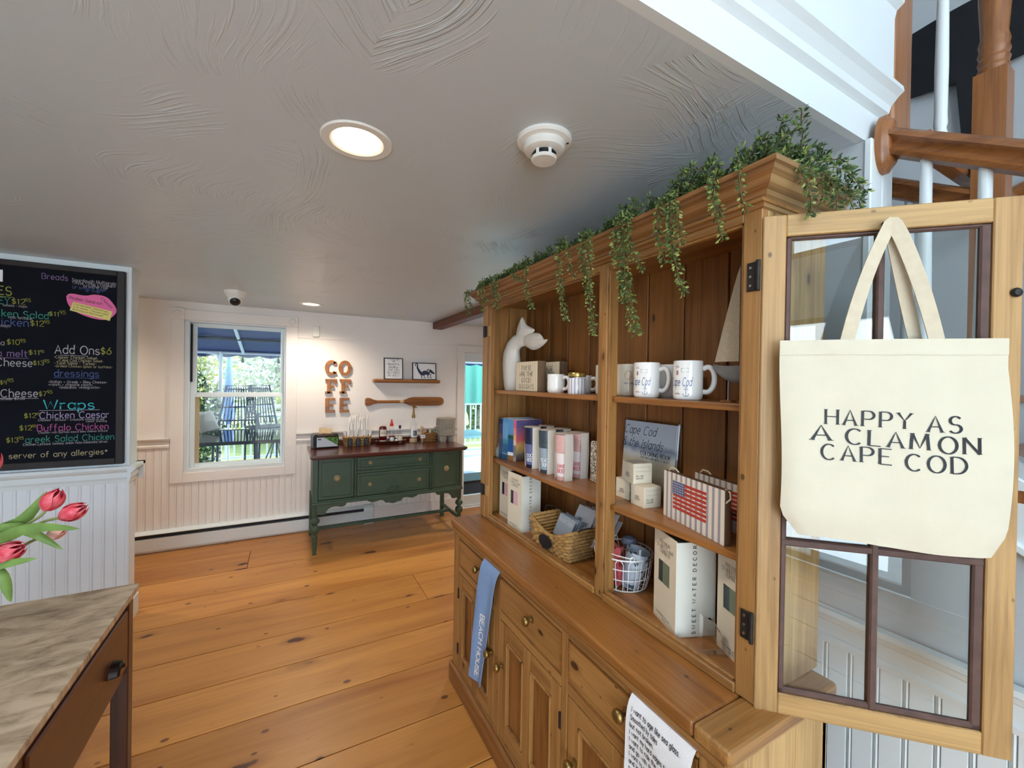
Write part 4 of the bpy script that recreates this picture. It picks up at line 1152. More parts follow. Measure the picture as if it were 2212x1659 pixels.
for x, s in ((.351, 'left'), (.489, 'right')):
    z = 1.396
    block('wooden_letter', rects((x + .018, x + .05, z, z + .15), (x, x + .068, z, z + .022), (x, x + .018, z + .13, z + .15), (x + .05, x + .111, z + .122, z + .15), (x + .09, x + .111, z + .10, z + .122), (x + .05, x + .088, z + .062, z + .085)), 'wooden letter F, %s of the middle row of the COFFEE sign' % s)
    z, xx = 1.197, x + .003
    block('wooden_letter', rects((xx, xx + .034, z, z + .153), (xx + .034, xx + .094, z, z + .026), (xx + .034, xx + .094, z + .127, z + .153), (xx + .034, xx + .076, z + .064, z + .088)), 'wooden letter E, %s of the bottom row of the COFFEE sign' % s)

ws = MB().box(.818, 1.557, 4.585, YB - .001, 1.515, 1.553).build('wall_shelf', 'cedar_X', bevel=.014, seg=3)
lab(ws, 'small wooden picture ledge on the back wall above the paddle', 'shelf')
def picture(name, x0, x1, z0, z1, mat_f, label, draw, tilt=.03):
    t = thing(name, label, 'picture', ((x0 + x1) / 2, 4.645, z0))
    def X(m):
        return m.xf(Matrix.Translation((0, 4.625, z0)) @ Matrix.Rotation(-tilt * 3, 4, 'X') @ Matrix.Translation((0, -4.625, -z0)))
    f = MB()
    w = .008
    for q in ((x0, x0 + w, z0, z1), (x1 - w, x1, z0, z1), (x0 + w, x1 - w, z0, z0 + w), (x0 + w, x1 - w, z1 - w, z1)):
        f.box(q[0], q[1], 4.623, 4.641, q[2], q[3])
    X(f).build('frame', mat_f, t, bevel=.001)
    X(MB().box(x0 + w * .8, x1 - w * .8, 4.630, 4.638, z0 + w * .8, z1 - w * .8)).build('print', 'paper_white', t)
    d = MB()
    draw(d, plane_map((0, 4.6294, 0), (1, 0, 0), (0, 0, 1)))
    X(d).build('drawing', 'ink_navy', t)
plain('ink_navy', srgb(52, 60, 84), .7)
def quote(d, pm_):
    for s, z, w_ in (("I COULD BE", 1.765, .12), ("a", 1.745, .02), ("Beach's", 1.712, .12), ("Baby", 1.678, .10), ("FOR YOU", 1.645, .12), ("ON A FRIDAY", 1.617, .14), ("IN JULY", 1.588, .12)):
        letters(d, s, pm_, .022, .7, width=w_, x0=1.035, y0=z, align='C', jitter=.2, slant=.1)
picture('framed_quote_print', .932, 1.139, 1.553, 1.79, 'iron_dark', 'thin framed lettered print, left on the picture ledge', quote)
def pup(d, pm_):
    P_ = lambda *pts: [pm_(1.246 + a * .276, 1.556 + b * .192) for a, b in pts]
    d.tube(P_((.13, .78), (.12, .9), (.17, .95), (.22, .88), (.2, .75), (.24, .6), (.32, .42), (.42, .3)), [.004, .005, .006, .007, .009, .012, .016, .02], 8)
    d.tube(P_((.38, .3), (.5, .42), (.62, .40), (.7, .3)), [.02, .026, .024, .015], 10)
    d.tube(P_((.6, .55), (.68, .62), (.74, .5), (.7, .38), (.62, .4), (.6, .52)), .006, 8)
    d.tube(P_((.72, .55), (.8, .48), (.88, .4), (.93, .38)), [.018, .015, .011, .008], 8)
    for x in (.4, .52, .66, .78):
        d.tube(P_((x, .36), (x - .04, .2), (x - .02, .12), (x + .03, .11)), .005, 6)
    d.v = [(x, 4.6294 + (y - 4.6294) * .02, z) for x, y, z in d.v]
picture('framed_dog_print', 1.244, 1.522, 1.553, 1.748, 'black_matte', 'black framed ink drawing, right on the picture ledge', pup)

pdl = thing('wooden_paddle', 'short varnished wooden paddle mounted flat on the back wall', 'paddle', (1.19, 4.67, 1.25))
zc = 1.305
def pad(pts, y0=4.655, y1=4.682):
    up = [(x, zc + h) for x, h in pts]
    dn = [(x, zc - h) for x, h in reversed(pts)]
    return MB().prism(up + dn, 'Y', y0, y1)
pad([(.744, .028), (.752, .042), (.775, .044), (.80, .040), (.835, .024), (.87, .017)]).build('grip', 'cedar_X', pdl, bevel=.006, seg=2)
MB().tube([(.86, 4.669, zc), (1.10, 4.669, zc), (1.17, 4.669, zc)], [.016, .016, .017], 16).build('shaft', 'cedar_X', pdl, smooth=True)
pad([(1.15, .017), (1.18, .024), (1.225, .043), (1.265, .051), (1.55, .051), (1.595, .046), (1.618, .034), (1.630, .016)], 4.660, 4.680).build('blade', 'cedar_X', pdl, bevel=.008, seg=2)
MB().tube([(1.115, 4.669, zc), (1.155, 4.669, zc)], .0185, 16).build('wrap_band', 'kraft', pdl, smooth=True)
MB().box(1.17, 1.60, 4.655, 4.664, zc - .006, zc + .006).build('spine', 'cedar_X', pdl, bevel=.004)

# ================================================================ SIDEBOARD
sb = thing('sideboard', 'dark green painted sideboard with mahogany top against the back wall', 'sideboard', (.905, 4.27, 0))
SF, SBK = 3.985, 4.555
ZT = .876
# top with serpentine moulded edge
MB().box(.186, 1.642, 3.945, 4.585, .848, ZT).build('top', 'mahogany', sb, bevel=.010, seg=3)
MB().box(.20, 1.628, 3.96, 4.57, .838, .849).build('top_moulding', 'mahogany', sb, bevel=.003)
MB().box(.24, 1.59, 4.565, 4.585, ZT, ZT + .045).build('back_gallery', 'mahogany', sb, bevel=.004)
for x in (.222, 1.576):
    MB().box(x, x + .014, SF + .02, SBK, .44, .84).build('side_panel', 'green_paint', sb)
MB().box(.236, 1.576, SBK - .012, SBK, .44, .84).box(.236, 1.576, SF + .02, SBK - .012, .44, .452).build('carcass_back', 'green_paint', sb)
fr = MB().box(.21, .252, SF, SF + .03, .436, .84).box(1.574, 1.602, SF, SF + .03, .436, .84).box(.553, .573, SF, SF + .02, .436, .84).box(1.258, 1.279, SF, SF + .02, .436, .84)
fr.box(.252, 1.574, SF, SF + .02, .436, .474).box(.573, 1.258, SF + .002, SF + .02, .688, .710).box(.252, 1.574, SF, SF + .02, .836, .84)
fr.build('face_frame', 'green_paint', sb, bevel=.002)
MB().prism([(SF, .436), (SF - .012, .436), (SF - .014, .446), (SF - .008, .458), (SF, .462)], 'X', .205, 1.606).build('waist_moulding', 'green_paint', sb)
# carved pilaster strips
ps = MB()
for x in (.563, 1.2685):
    for i in range(24):
        z = .48 + i * .0148
        ps.lathe([(0, -.008), (.005, -.006), (.006, 0)], (x, SF, z), 8, 'Y')
ps.build('carved_bead', 'green_paint', sb)
def fan_knob(x, z, parent, r, y=SF):
    m = MB().lathe([(0, -.022), (r * .5, -.022), (r * .62, -.018), (r * .62, -.012), (r * .8, -.010), (r, -.006), (r, 0)], (x, y, z), 20, 'Y')
    for k in range(12):
        a = k * math.pi / 6
        m.lathe([(0, -.008), (r * .16, -.007), (r * .2, -.002)], (x + r * .95 * math.cos(a), y, z + r * .95 * math.sin(a)), 6, 'Y')
    m.build('knob', 'antique_knob', parent, smooth=True)
def sdoor(name, x0, x1, z0, z1):
    d = MB().box(x0, x1, SF + .003, SF + .02, z0, z1).build(name, 'green_paint', sb, bevel=.002)
    f, w = MB(), .006
    i = .022
    for q in ((x0 + i, x0 + i + w, z0 + i, z1 - i), (x1 - i - w, x1 - i, z0 + i, z1 - i), (x0 + i, x1 - i, z0 + i, z0 + i + w), (x0 + i, x1 - i, z1 - i - w, z1 - i)):
        f.box(q[0], q[1], SF - .002, SF + .004, q[2], q[3])
    f.build('panel_moulding', 'green_paint', d, bevel=.002)
    return d
d = sdoor('door', .256, .549, .479, .832); fan_knob(.408, .662, d, .026, SF + .003)
d = sdoor('door', 1.283, 1.570, .479, .832); fan_knob(1.431, .662, d, .026, SF + .003)
d = sdoor('drawer', .577, 1.254, .713, .832)
for x in (.692, 1.157): fan_knob(x, .779, d, .017, SF + .003)
d = sdoor('drawer', .577, 1.254, .479, .685)
for x in (.688, 1.153): fan_knob(x, .579, d, .017, SF + .003)
sh = MB()
for k in range(9):
    a = math.pi * (k + .5) / 9
    c, s = math.cos(a), math.sin(a)
    sh.tube([(.917 + .012 * c, SF - .004, .482 + .010 * s), (.917 + .045 * c, SF - .006, .482 + .035 * s), (.917 + .074 * c, SF - .003, .482 + .060 * s)], [.003, .008, .010], 6)
sh.build('carved_shell', 'green_paint', d, smooth=True)
# scalloped apron
half = [(.236, .44), (.236, .355), (.262, .352), (.30, .347), (.318, .353), (.325, .375), (.340, .394), (.365, .405), (.391, .409), (.415, .408), (.438, .400), (.458, .400), (.473, .404), (.484, .415), (.490, .430), (.664, .430), (.69, .414), (.721, .405), (.755, .412), (.785, .418), (.809, .416), (.820, .405), (.835, .387), (.865, .386), (.890, .377), (.906, .375)]
mir = [(1.812 - x, z) for x, z in reversed(half[1:-1])]
poly = half[1:] + mir + [(1.576, .44)]
poly = [(.236, .44)] + poly
MB().prism(poly, 'Y', SF + .004, SF + .02).build('apron', 'green_paint', sb, bevel=.0015)
# legs
lp = [(.022, .44), (.022, .345), (.018, .335), (.020, .325), (.034, .312), (.040, .297), (.036, .280), (.020, .266), (.020, .260), (.034, .246), (.040, .228), (.036, .205), (.022, .186), (.020, .178), (.020, .165), (.024, .16), (.022, .10), (.016, .03), (.014, .012), (.017, .0), (0, 0)]
for x in (.232, 1.580):
    MB().lathe(lp[::-1], (x, SF + .022, 0), 24).build('leg', 'green_paint', sb, smooth=True, angle=35)
for x in (.232, 1.580):
    MB().box(x - .02, x + .02, SBK - .04, SBK, 0, .44).build('leg', 'green_paint', sb, bevel=.003)
MB().box(.245, 1.567, SF + .28, SF + .31, .125, .155).build('stretcher', 'green_paint', sb, bevel=.004)
for x in (.232, 1.580):
    MB().box(x - .014, x + .014, SF + .035, SBK - .03, .125, .155).build('stretcher', 'green_paint', sb, bevel=.004)

# ---------------------------------------------------------------- things on the sideboard (top z = ZT)
nd = thing('napkin_dispenser', 'black tabletop napkin dispenser with printed front panel', 'napkin dispenser', (.335, 4.42, ZT), .10)
prof = [(-.112, 0), (.112, 0), (.116, .02), (.116, .11), (.108, .132), (.09, .140), (-.09, .140), (-.108, .132), (-.116, .11), (-.116, .02)]
MB().prism(prof, 'Y', -.07, .07).build('housing', 'black_plastic', nd, local=True, bevel=.006, seg=2)
def ad_mat():
    t = NT('dispenser_print')
    tc = t.n('TexCoord')
    sx = t.n('SeparateXYZ', Vector=tc.outputs['Object'])
    nz = t.n('TexNoise', Vector=tc.outputs['Object'], Scale=70.0, Detail=4.0)
    a = t.math('ADD', t.math('MULTIPLY', sx.outputs[0], 6.0), t.math('MULTIPLY', sx.outputs[2], 9.0))
    m_ = t.ramp(t.math('ADD', a, t.math('MULTIPLY', nz.outputs[0], .25)), [(0.95, (0, 0, 0, 1)), (1.0, (1, 1, 1, 1))])
    gr = t.ramp(nz.outputs[0], [(.35, srgb(40, 84, 40)), (.65, srgb(130, 170, 90))])
    c = t.mix(m_, srgb(206, 214, 222), gr)
    t.bsdf(Base_Color=c, Roughness=.2)
ad_mat()
fp_ = MB().box(-.083, .106, -.077, -.068, .018, .108).build('front_print', 'dispenser_print', nd, local=True)
MB().box(-.075, -.045, -.0778, -.0766, .086, .096).build('brand_mark', 'ink_navy', fp_, local=True)
MB().prism([(-.085, .122), (.1, .122), (.09, .137), (-.07, .139)], 'Y', -.072, -.069).build('mouth_plate', 'chrome', nd, local=True)
np_ = MB()
for k in range(3):
    np_.grid(lambda u, v, k=k: (-.055 + .11 * u + .006 * k, -.03 + .02 * k + .012 * math.sin(u * 5) + .02 * v, .135 + .052 * v + .008 * math.sin(u * 4 + k)), 8, 4, thick=.0015)
np_.build('napkins', 'kraft', nd, local=True, smooth=True)

def weave_basket(nm, label, cat, loc, rot, w, d, h, dip, mat_, rows_, cols_, group=None):
    """tapered rectangular woven basket: each strand row is a bumpy band"""
    t = thing(nm, label, cat, loc, rot, group)
    m = MB()
    per = []
    def corner(s, k):          # s in 0..4 around the perimeter
        e = int(s) % 4; f = s - int(s)
        P = [(-w / 2, -d / 2), (w / 2, -d / 2), (w / 2, d / 2), (-w / 2, d / 2)]
        a, b = P[e], P[(e + 1) % 4]
        return (a[0] + (b[0] - a[0]) * f, a[1] + (b[1] - a[1]) * f, e, f)
    nseg = cols_ * 4
    for r in range(rows_):
        pts, rad = [], []
        for i in range(nseg):
            x, y, e, f = corner(4.0 * i / nseg, 0)
            hh = h * (r + .5) / rows_
            if e in (0, 2):
                lim = h - dip * math.sin(math.pi * f)
            else:
                lim = h
            hh = lim * (r + .5) / rows_
            k = .86 + .14 * (hh / h)
            alt = 1 if (i + r) % 2 else -1
            nrm = [(0, -1), (1, 0), (0, 1), (-1, 0)][e]
            o_ = .0022 * alt
            pts.append((x * k + nrm[0] * o_, y * k + nrm[1] * o_, hh))
            rad.append(h / rows_ * .56 * (1.0 + .12 * alt))
        m.tube(pts, rad, 6, closed=True)
    m.build('woven_sides', mat_, t, local=True, smooth=True, angle=70)
    MB().box(-w * .43, w * .43, -d * .43, d * .43, 0.001, .006).build('base', mat_, t, local=True)
    return t
plain('seagrass', srgb(176, 134, 78), .8, noise=.35, nscale=45, bump=.5, bscale=200)
plain('seagrass_brown', srgb(150, 106, 58), .8, noise=.35, nscale=60, bump=.5, bscale=200)
cb = weave_basket('cutlery_basket', 'woven cutlery basket with three black tags, on the sideboard', 'basket', (.635, 4.44, ZT), .02, .25, .15, .10, 0.0, 'seagrass', 7, 10)
tg = MB
for k, x in enumerate((-.078, .0, .078)):
    sil = [(-.024, 0), (.024, 0), (.024, .062)] + [(.024 * math.cos(a), .062 + .022 * math.sin(a)) for a in [math.pi * i / 8 for i in range(1, 8)]] + [(-.024, .062)]
    o = MB().prism([(x + a, b + .004) for a, b in sil], 'Y', -.084, -.080).build('tag', 'tag_black', cb, local=True)
    dr = MB()
    pm_ = plane_map((x, -.0846, 0), (1, 0, 0), (0, 0, 1))
    def loop(pts, r=.0014):
        dr.tube([pm_(*q) for q in pts], r, 5, flat=.3)
    if k == 0:
        loop([(.012 * math.cos(a), .062 + .015 * math.sin(a)) for a in [2 * math.pi * i / 14 for i in range(15)]])
        loop([(-.003, .047), (-.006, .02), (0, .012), (.006, .02), (.003, .047)])
    elif k == 1:
        loop([(-.004, .045), (-.010, .06), (-.004, .078), (.004, .078), (.006, .06), (.003, .045)])
        loop([(-.003, .045), (-.008, .02), (0, .012), (.008, .02), (.003, .045)])
    else:
        loop([(-.003, .045), (-.012, .058), (-.012, .076), (-.004, .066), (0, .076), (.004, .066), (.012, .076), (.012, .058), (.003, .045)])
        loop([(-.003, .045), (-.006, .02), (0, .012), (.006, .02), (.003, .045)])
    dr.build('cutlery_symbol', 'chalk_white', o, local=True)
plain('wrapper_white', srgb(250, 248, 246), .6)
random.seed(5)
for k in range(22):
    x = -.10 + .19 * (k % 11) / 10 + random.uniform(-.006, .006)
    y = (-.01 if k < 11 else .03) + random.uniform(-.01, .01)
    s = thing('wrapped_straw', 'paper wrapped straw standing in the cutlery basket', 'straw', (.635 + x, 4.44 + y, ZT + .008), 0, 'paper straws in the cutlery basket')
    L = random.uniform(.24, .30)
    dx, dy = random.uniform(-.02, .035), random.uniform(-.015, .015)
    MB().tube([(0, 0, 0), (dx, dy, L)], [.0085, .0085], 6, flat=.6).build('wrapper', 'wrapper_white', s, local=True)
    MB().tube([(dx, dy, L), (dx + .004, dy, L + .012)], [.0085, .011], 6, flat=.25).build('wrapper_end', 'wrapper_white', s, local=True)
plain('plastic_cutlery', srgb(236, 232, 228), .25)
for k in range(14):
    x = -.10 + .20 * (k % 7) / 6 + random.uniform(-.008, .008)
    y = -.055 + .02 * (k // 7) + random.uniform(-.006, .006)
    s = MB()
    tilt = random.uniform(-.2, .2)
    s.grid(lambda u, v: ((u - .5) * (.008 if v < .6 else .008 + .020 * math.sin((v - .6) / .4 * math.pi * .8)), .004 * math.sin(v * 3) + .003 * math.cos(u * math.pi), .15 * v), 3, 12, thick=.0015)
    s.xf(Matrix.Translation((.635 + x, 4.44 + y, ZT + .012)) @ Matrix.Rotation(tilt, 4, 'Y') @ Matrix.Rotation(random.uniform(-.6, .6), 4, 'Z'))
    lab(s.build('plastic_spoon', 'plastic_cutlery', smooth=True), 'white plastic spoon head up in the cutlery basket', 'spoon', 'plastic cutlery in the woven basket')

ty = thing('condiment_tray', 'oval dark wooden tray holding the sauce bottles', 'tray', (.975, 4.44, ZT))
MB().lathe([(0, .004), (.120, .004), (.135, .010), (.150, .034), (.155, .036), (.160, .034), (.146, .006), (.120, 0), (0, 0)], (0, 0, 0), 40, sx=1.0, sy=.52).build('tray_body', 'mahogany', ty, local=True, smooth=True, angle=50)
def lathe_thing(nm, label, cat, loc, pieces, group=None, rot=0):
    t = thing(nm, label, cat, loc, rot, group)
    for pn, prof_, mt, kw in pieces:
        MB().lathe(prof_, (0, 0, 0), kw.pop('seg', 20), **kw).build(pn, mt, t, local=True, smooth=True, angle=40)
    return t
plain('ketchup_red', srgb(96, 12, 16), .2)
plain('label_cream', srgb(224, 216, 196), .6)
plain('cap_red', srgb(196, 22, 20), .35)
plain('hot_sauce', srgb(120, 50, 24), .25)
plain('pepper', srgb(96, 88, 80), .8, noise=.4, nscale=400)
plain('syrup_clear', srgb(214, 206, 196), .1)
zt2 = ZT + .006
kt = lathe_thing('ketchup_bottle', 'dark red squeeze ketchup bottle with pale label on the tray', 'bottle', (.895, 4.46, zt2), [('cap', [(0, 0), (.028, 0), (.03, .004), (.03, .03), (0, .03)], 'card_white', {}), ('bottle_body', [(.026, .03), (.036, .05), (.04, .08), (.036, .11), (.04, .15), (.034, .172), (.02, .178), (0, .178)], 'ketchup_red', {'sy': .7})])
MB().lathe([(.0405, .075), (.0375, .11), (.041, .145)], (0, 0, 0), 8, arc=(-math.pi * .8, -math.pi * .2), sy=.72).build('label', 'label_cream', kt, local=True)
letters_mb = MB()
letters(letters_mb, 'KETCHUP', lambda x, y: (.0405 * math.sin(x / .04), -.0405 * .74 * math.cos(x / .04) - .001, y), .012, .9, width=.04, x0=0, y0=.1, align='C')
letters_mb.build('lettering', 'ketchup_red', kt, local=True)
pp = lathe_thing('pepper_shaker', 'small clear pepper shaker in front of the ketchup', 'shaker', (.935, 4.40, zt2), [('shaker_glass', [(0, 0), (.018, 0), (.02, .004), (.019, .05), (.016, .058)], 'clear_plastic', {}), ('pepper_fill', [(0, .003), (.017, .003), (.017, .042), (0, .042)], 'pepper', {}), ('lid', [(.017, .058), (.017, .066), (.012, .074), (0, .075)], 'chrome', {})])
sr = lathe_thing('hot_sauce_bottle', 'clear chilli sauce bottle with red pointed cap', 'bottle', (.985, 4.46, zt2), [('bottle_body', [(0, 0), (.03, 0), (.032, .006), (.032, .13), (.024, .165), (.016, .178), (0, .178)], 'clear_plastic', {}), ('sauce', [(0, .004), (.029, .004), (.029, .075), (0, .075)], 'hot_sauce', {}), ('cap', [(.018, .176), (.019, .2), (.012, .208), (.009, .23), (.004, .25), (0, .25)], 'cap_red', {})])
MB().lathe([(.0325, .02), (.0325, .06)], (0, 0, 0), 8, arc=(-2.2, -.9)).build('label', 'paper_white', sr, local=True)
hs = lathe_thing('vinegar_bottle', 'slim sauce bottle with black cap at the tray end', 'bottle', (1.07, 4.45, zt2), [('bottle_body', [(0, 0), (.026, 0), (.027, .004), (.027, .08), (.02, .10), (.012, .115), (.011, .15), (0, .15)], 'clear_plastic', {}), ('sauce', [(0, .004), (.0245, .004), (.0245, .07), (0, .07)], 'hot_sauce', {}), ('label', [(.0275, .012), (.0275, .07)], 'label_cream', {}), ('cap', [(.0125, .148), (.013, .182), (0, .183)], 'black_plastic', {})])
ss = lathe_thing('salt_shaker', 'small clear salt shaker with white label on the tray', 'shaker', (1.025, 4.40, zt2), [('shaker_glass', [(0, 0), (.018, 0), (.02, .004), (.019, .05), (.016, .058)], 'clear_plastic', {}), ('salt_fill', [(0, .003), (.017, .003), (.017, .042), (0, .042)], 'paper_white', {}), ('lid', [(.017, .058), (.017, .066), (.012, .074), (0, .075)], 'chrome', {})])
sy = lathe_thing('syrup_bottle', 'tall clear syrup bottle with pump dispenser', 'bottle', (1.21, 4.43, ZT), [('bottle_body', [(0, 0), (.040, 0), (.043, .006), (.043, .19), (.036, .215), (.018, .235), (.015, .27), (0, .27)], 'clear_plastic', {}), ('syrup', [(0, .004), (.039, .004), (.039, .04), (0, .04)], 'kraft', {}), ('label', [(.0436, .06), (.0436, .15)], 'paper_white', {'arc': (-2.4, -.6), 'seg': 12}), ('pump_collar', [(.018, .265), (.019, .29), (.013, .30), (.010, .33), (.008, .36), (0, .36)], 'brass_aged', {})])
MB().tube([(0, 0, .35), (0, 0, .375), (-.008, 0, .384), (.012, 0, .388), (.035, 0, .376)], [.007, .009, .011, .010, .006], 10).build('pump_spout', 'brass_aged', sy, local=True, smooth=True)
m = MB()
for a in range(5):
    aa = -1.9 + a * .2
    m.tube([(.0442 * math.cos(aa), .0442 * math.sin(aa), .075), (.0445 * math.cos(aa + .1), .0445 * math.sin(aa + .1), .105), (.0442 * math.cos(aa + .02), .0442 * math.sin(aa + .02), .135)], .003, 5)
m.build('label_emblem', 'ink_black', sy, local=True)
jr = lathe_thing('stirrer_jar', 'small glass jar full of wooden stirrers with white tag', 'jar', (1.285, 4.36, ZT), [('jar_glass', [(0, 0), (.036, 0), (.038, .005), (.038, .09), (.034, .10)], 'clear_plastic', {}), ('tag', [(.0385, .055), (.0385, .09)], 'paper_white', {'arc': (-2.3, -.7), 'seg': 10})])
m = MB()
letters(m, 'STIR', lambda x, y: (.039 * math.sin(x / .039 ), -.039 * math.cos(x / .039), y), .018, .9, width=.045, x0=.0, y0=.062, align='C')
m.build('lettering', 'ink_black', jr, local=True)
plain('stir_wood', srgb(206, 170, 124), .8)
for k in range(12):
    a, r = random.uniform(0, 6.28), random.uniform(0, .022)
    x, y = r * math.cos(a), r * math.sin(a)
    lab(MB().tube([(1.285 + x * .6, 4.36 + y * .6, ZT + .004), (1.285 + x * 1.5 + random.uniform(-.012, .012), 4.36 + y * 1.2, ZT + .17 + random.uniform(0, .03))], .003, 4, flat=.5).build('wooden_stirrer', 'stir_wood'), 'thin wooden coffee stirrer standing in the glass jar', 'stirrer', 'wooden stirrers in the jar')
tbk = weave_basket('sachet_basket', 'small woven basket with tea sachets beside the stirrer jar', 'basket', (1.395, 4.44, ZT), 0, .115, .10, .10, 0.0, 'seagrass_brown', 6, 7)
for k, (c, x) in enumerate((('hot_sauce', -.03), ('label_cream', .0), ('sachet_green', .03))):
    if c == 'sachet_green': plain('sachet_green', srgb(120, 150, 90), .5)
    lab(MB().box(1.395 + x - .012, 1.395 + x + .012, 4.42 + k * .015, 4.423 + k * .015, ZT + .01, ZT + .135 - k * .004).build('tea_sachet', c, bevel=.001), ['red-brown sachet in the small woven basket', 'cream sachet in the small woven basket', 'green sachet in the small woven basket'][k], 'sachet', 'sachets in the small basket')
hd = MB().tube([(1.44, 4.44, ZT + .09), (1.445, 4.44, ZT + .15), (1.452, 4.44, ZT + .165), (1.458, 4.44, ZT + .15), (1.46, 4.44, ZT + .1)], .0025, 6)
hd.build('handle', 'iron_dark', tbk, smooth=True)
# moulded pulp cup carriers
random.seed(11)
NP_ = 13
ORD = ['first', 'second', 'third', 'fourth', 'fifth', 'sixth', 'seventh', 'eighth', 'ninth', 'tenth', 'eleventh', 'twelfth', 'thirteenth']
for k in range(NP_):
    z = ZT + .0 + .0145 * k
    t = thing('cup_carrier', ('lowest grey pulp cup carrier standing on its four cup wells' if k == 0 else 'topmost grey pulp cup carrier of the stack' if k == NP_ - 1 else 'grey pulp cup carrier, %s from the bottom of the stack' % ORD[k]), 'cup carrier', (1.565 + random.uniform(-.004, .004), 4.40 + random.uniform(-.003, .003), z), random.uniform(-.04, .04), 'stack of pulp cup carriers')
    m = MB()
    W_ = .096
    oct_ = lambda s, zz: [(s * a, s * b, zz) for a, b in ((-W_, -W_ * .6), (-W_ * .6, -W_), (W_ * .6, -W_), (W_, -W_ * .6), (W_, W_ * .6), (W_ * .6, W_), (-W_ * .6, W_), (-W_, W_ * .6))]
    b0 = .075
    v = oct_(.86, b0 - .012) + oct_(1.0, b0) + oct_(.98, b0 + .008) + oct_(.80, b0 - .004)
    f = []
    for r in range(3):
        f += [(r * 8 + i, r * 8 + (i + 1) % 8, r * 8 + 8 + (i + 1) % 8, r * 8 + 8 + i) for i in range(8)]
    f.append(tuple(range(24, 32)))
    m.add(v, f)
    m.build('tray_rim', 'pulp_grey', t, local=True, smooth=False)
    if k == 0:
        for sx in (-1, 1):
            for sy_ in (-1, 1):
                MB().lathe([(.030, 0), (.036, .02), (.042, .066)], (sx * .046, sy_ * .046, 0), 12).build('cup_well', 'pulp_grey', t, local=True, smooth=True)

# ================================================================ LEFT TABLE AND TULIPS
def marble():
    t = NT('stone_top')
    tc = t.n('TexCoord')
    mp = t.n('Mapping'); mp.inputs['Scale'].default_value = (4.0, 9.0, 3); mp.inputs['Rotation'].default_value = (0, 0, -.25)
    t.link(tc.outputs['Object'], mp.inputs[0])
    n1 = t.n('TexNoise', Vector=mp.outputs[0], Scale=2.2, Detail=8.0, Roughness=.62, Distortion=.8)
    n2 = t.n('TexNoise', Vector=mp.outputs[0], Scale=1.0, Detail=3.0)
    c = t.ramp(n1.outputs[0], [(.33, srgb(146, 129, 110)), (.46, srgb(188, 168, 144)), (.62, srgb(214, 194, 168))])
    c2 = t.ramp(n2.outputs[0], [(.4, (.86, .85, .84, 1)), (.6, (1, 1, 1, 1))])
    t.bsdf(Base_Color=t.mix(.8, c, c2, 'MULTIPLY'), Roughness=.25)
marble()
tb_ = thing('stone_top_table', 'brown wooden table with pale veined stone top at the left edge', 'table', (-.95, 1.25, 0))
MB().box(-1.42, -.482, .45, 2.055, .738, .762).build('stone_top', 'stone_top', tb_, bevel=.004, seg=2)
ap = MB().box(-.525, -.505, .50, 2.03, .46, .738).box(-1.395, -1.375, .50, 2.03, .46, .738).box(-1.375, -.525, .50, .52, .46, .738).box(-1.375, -.525, 2.01, 2.03, .46, .738)
ap.build('apron', 'walnut_Y', tb_, bevel=.002)
for y0, y1, py in ((1.32, 1.985, 1.83), (.55, 1.28, .95)):
    d = MB().box(-.508, -.497, y0, y1, .49, .695).build('drawer', 'walnut_Y', tb_, bevel=.004)
    pl = MB().lathe([(.0, 0), (.012, .012), (.026, .022), (.036, .018), (.040, 0)], (0, 0, 0), 16, arc=(0, math.pi))
    pl.v = [(-.497 + z_ * 1.2, py + x_, .560 - .0 + y_ * .9) for x_, y_, z_ in pl.v]
    pl.build('cup_pull', 'bronze_dark', d, smooth=True)
for x in (-.515, -1.38):
    for y in (.51, 2.02):
        sx = .022
        MB().box(x - .03, x + .02, y - .035, y + .015, 0, .738).build('leg', 'walnut_Z', tb_, bevel=.004)

vs_ = thing('flower_vase', 'clear glass vase of tulips on the stone table', 'vase', (-.80, 1.56, .762))
MB().lathe([(0, 0), (.055, 0), (.06, .006), (.062, .2), (.066, .24), (.062, .24), (.058, .2), (.056, .012), (0, .012)], (0, 0, 0), 28).build('glass_body', 'clear_plastic', vs_, local=True, smooth=True)
def tulip_mats():
    for nm, a, b in (('petal_pink', srgb(206, 44, 66), srgb(226, 116, 124)), ('petal_pale', srgb(226, 150, 140), srgb(240, 206, 190))):
        t = NT(nm)
        tc = t.n('TexCoord')
        n1 = t.n('TexNoise', Vector=tc.outputs['Object'], Scale=60.0, Detail=3.0)
        t.bsdf(Base_Color=t.ramp(n1.outputs[0], [(.35, a), (.7, b)]), Roughness=.45)
tulip_mats()
plain('tulip_green', srgb(110, 140, 66), .5, noise=.25, nscale=25)
plain('tulip_stem', srgb(150, 160, 104), .5)
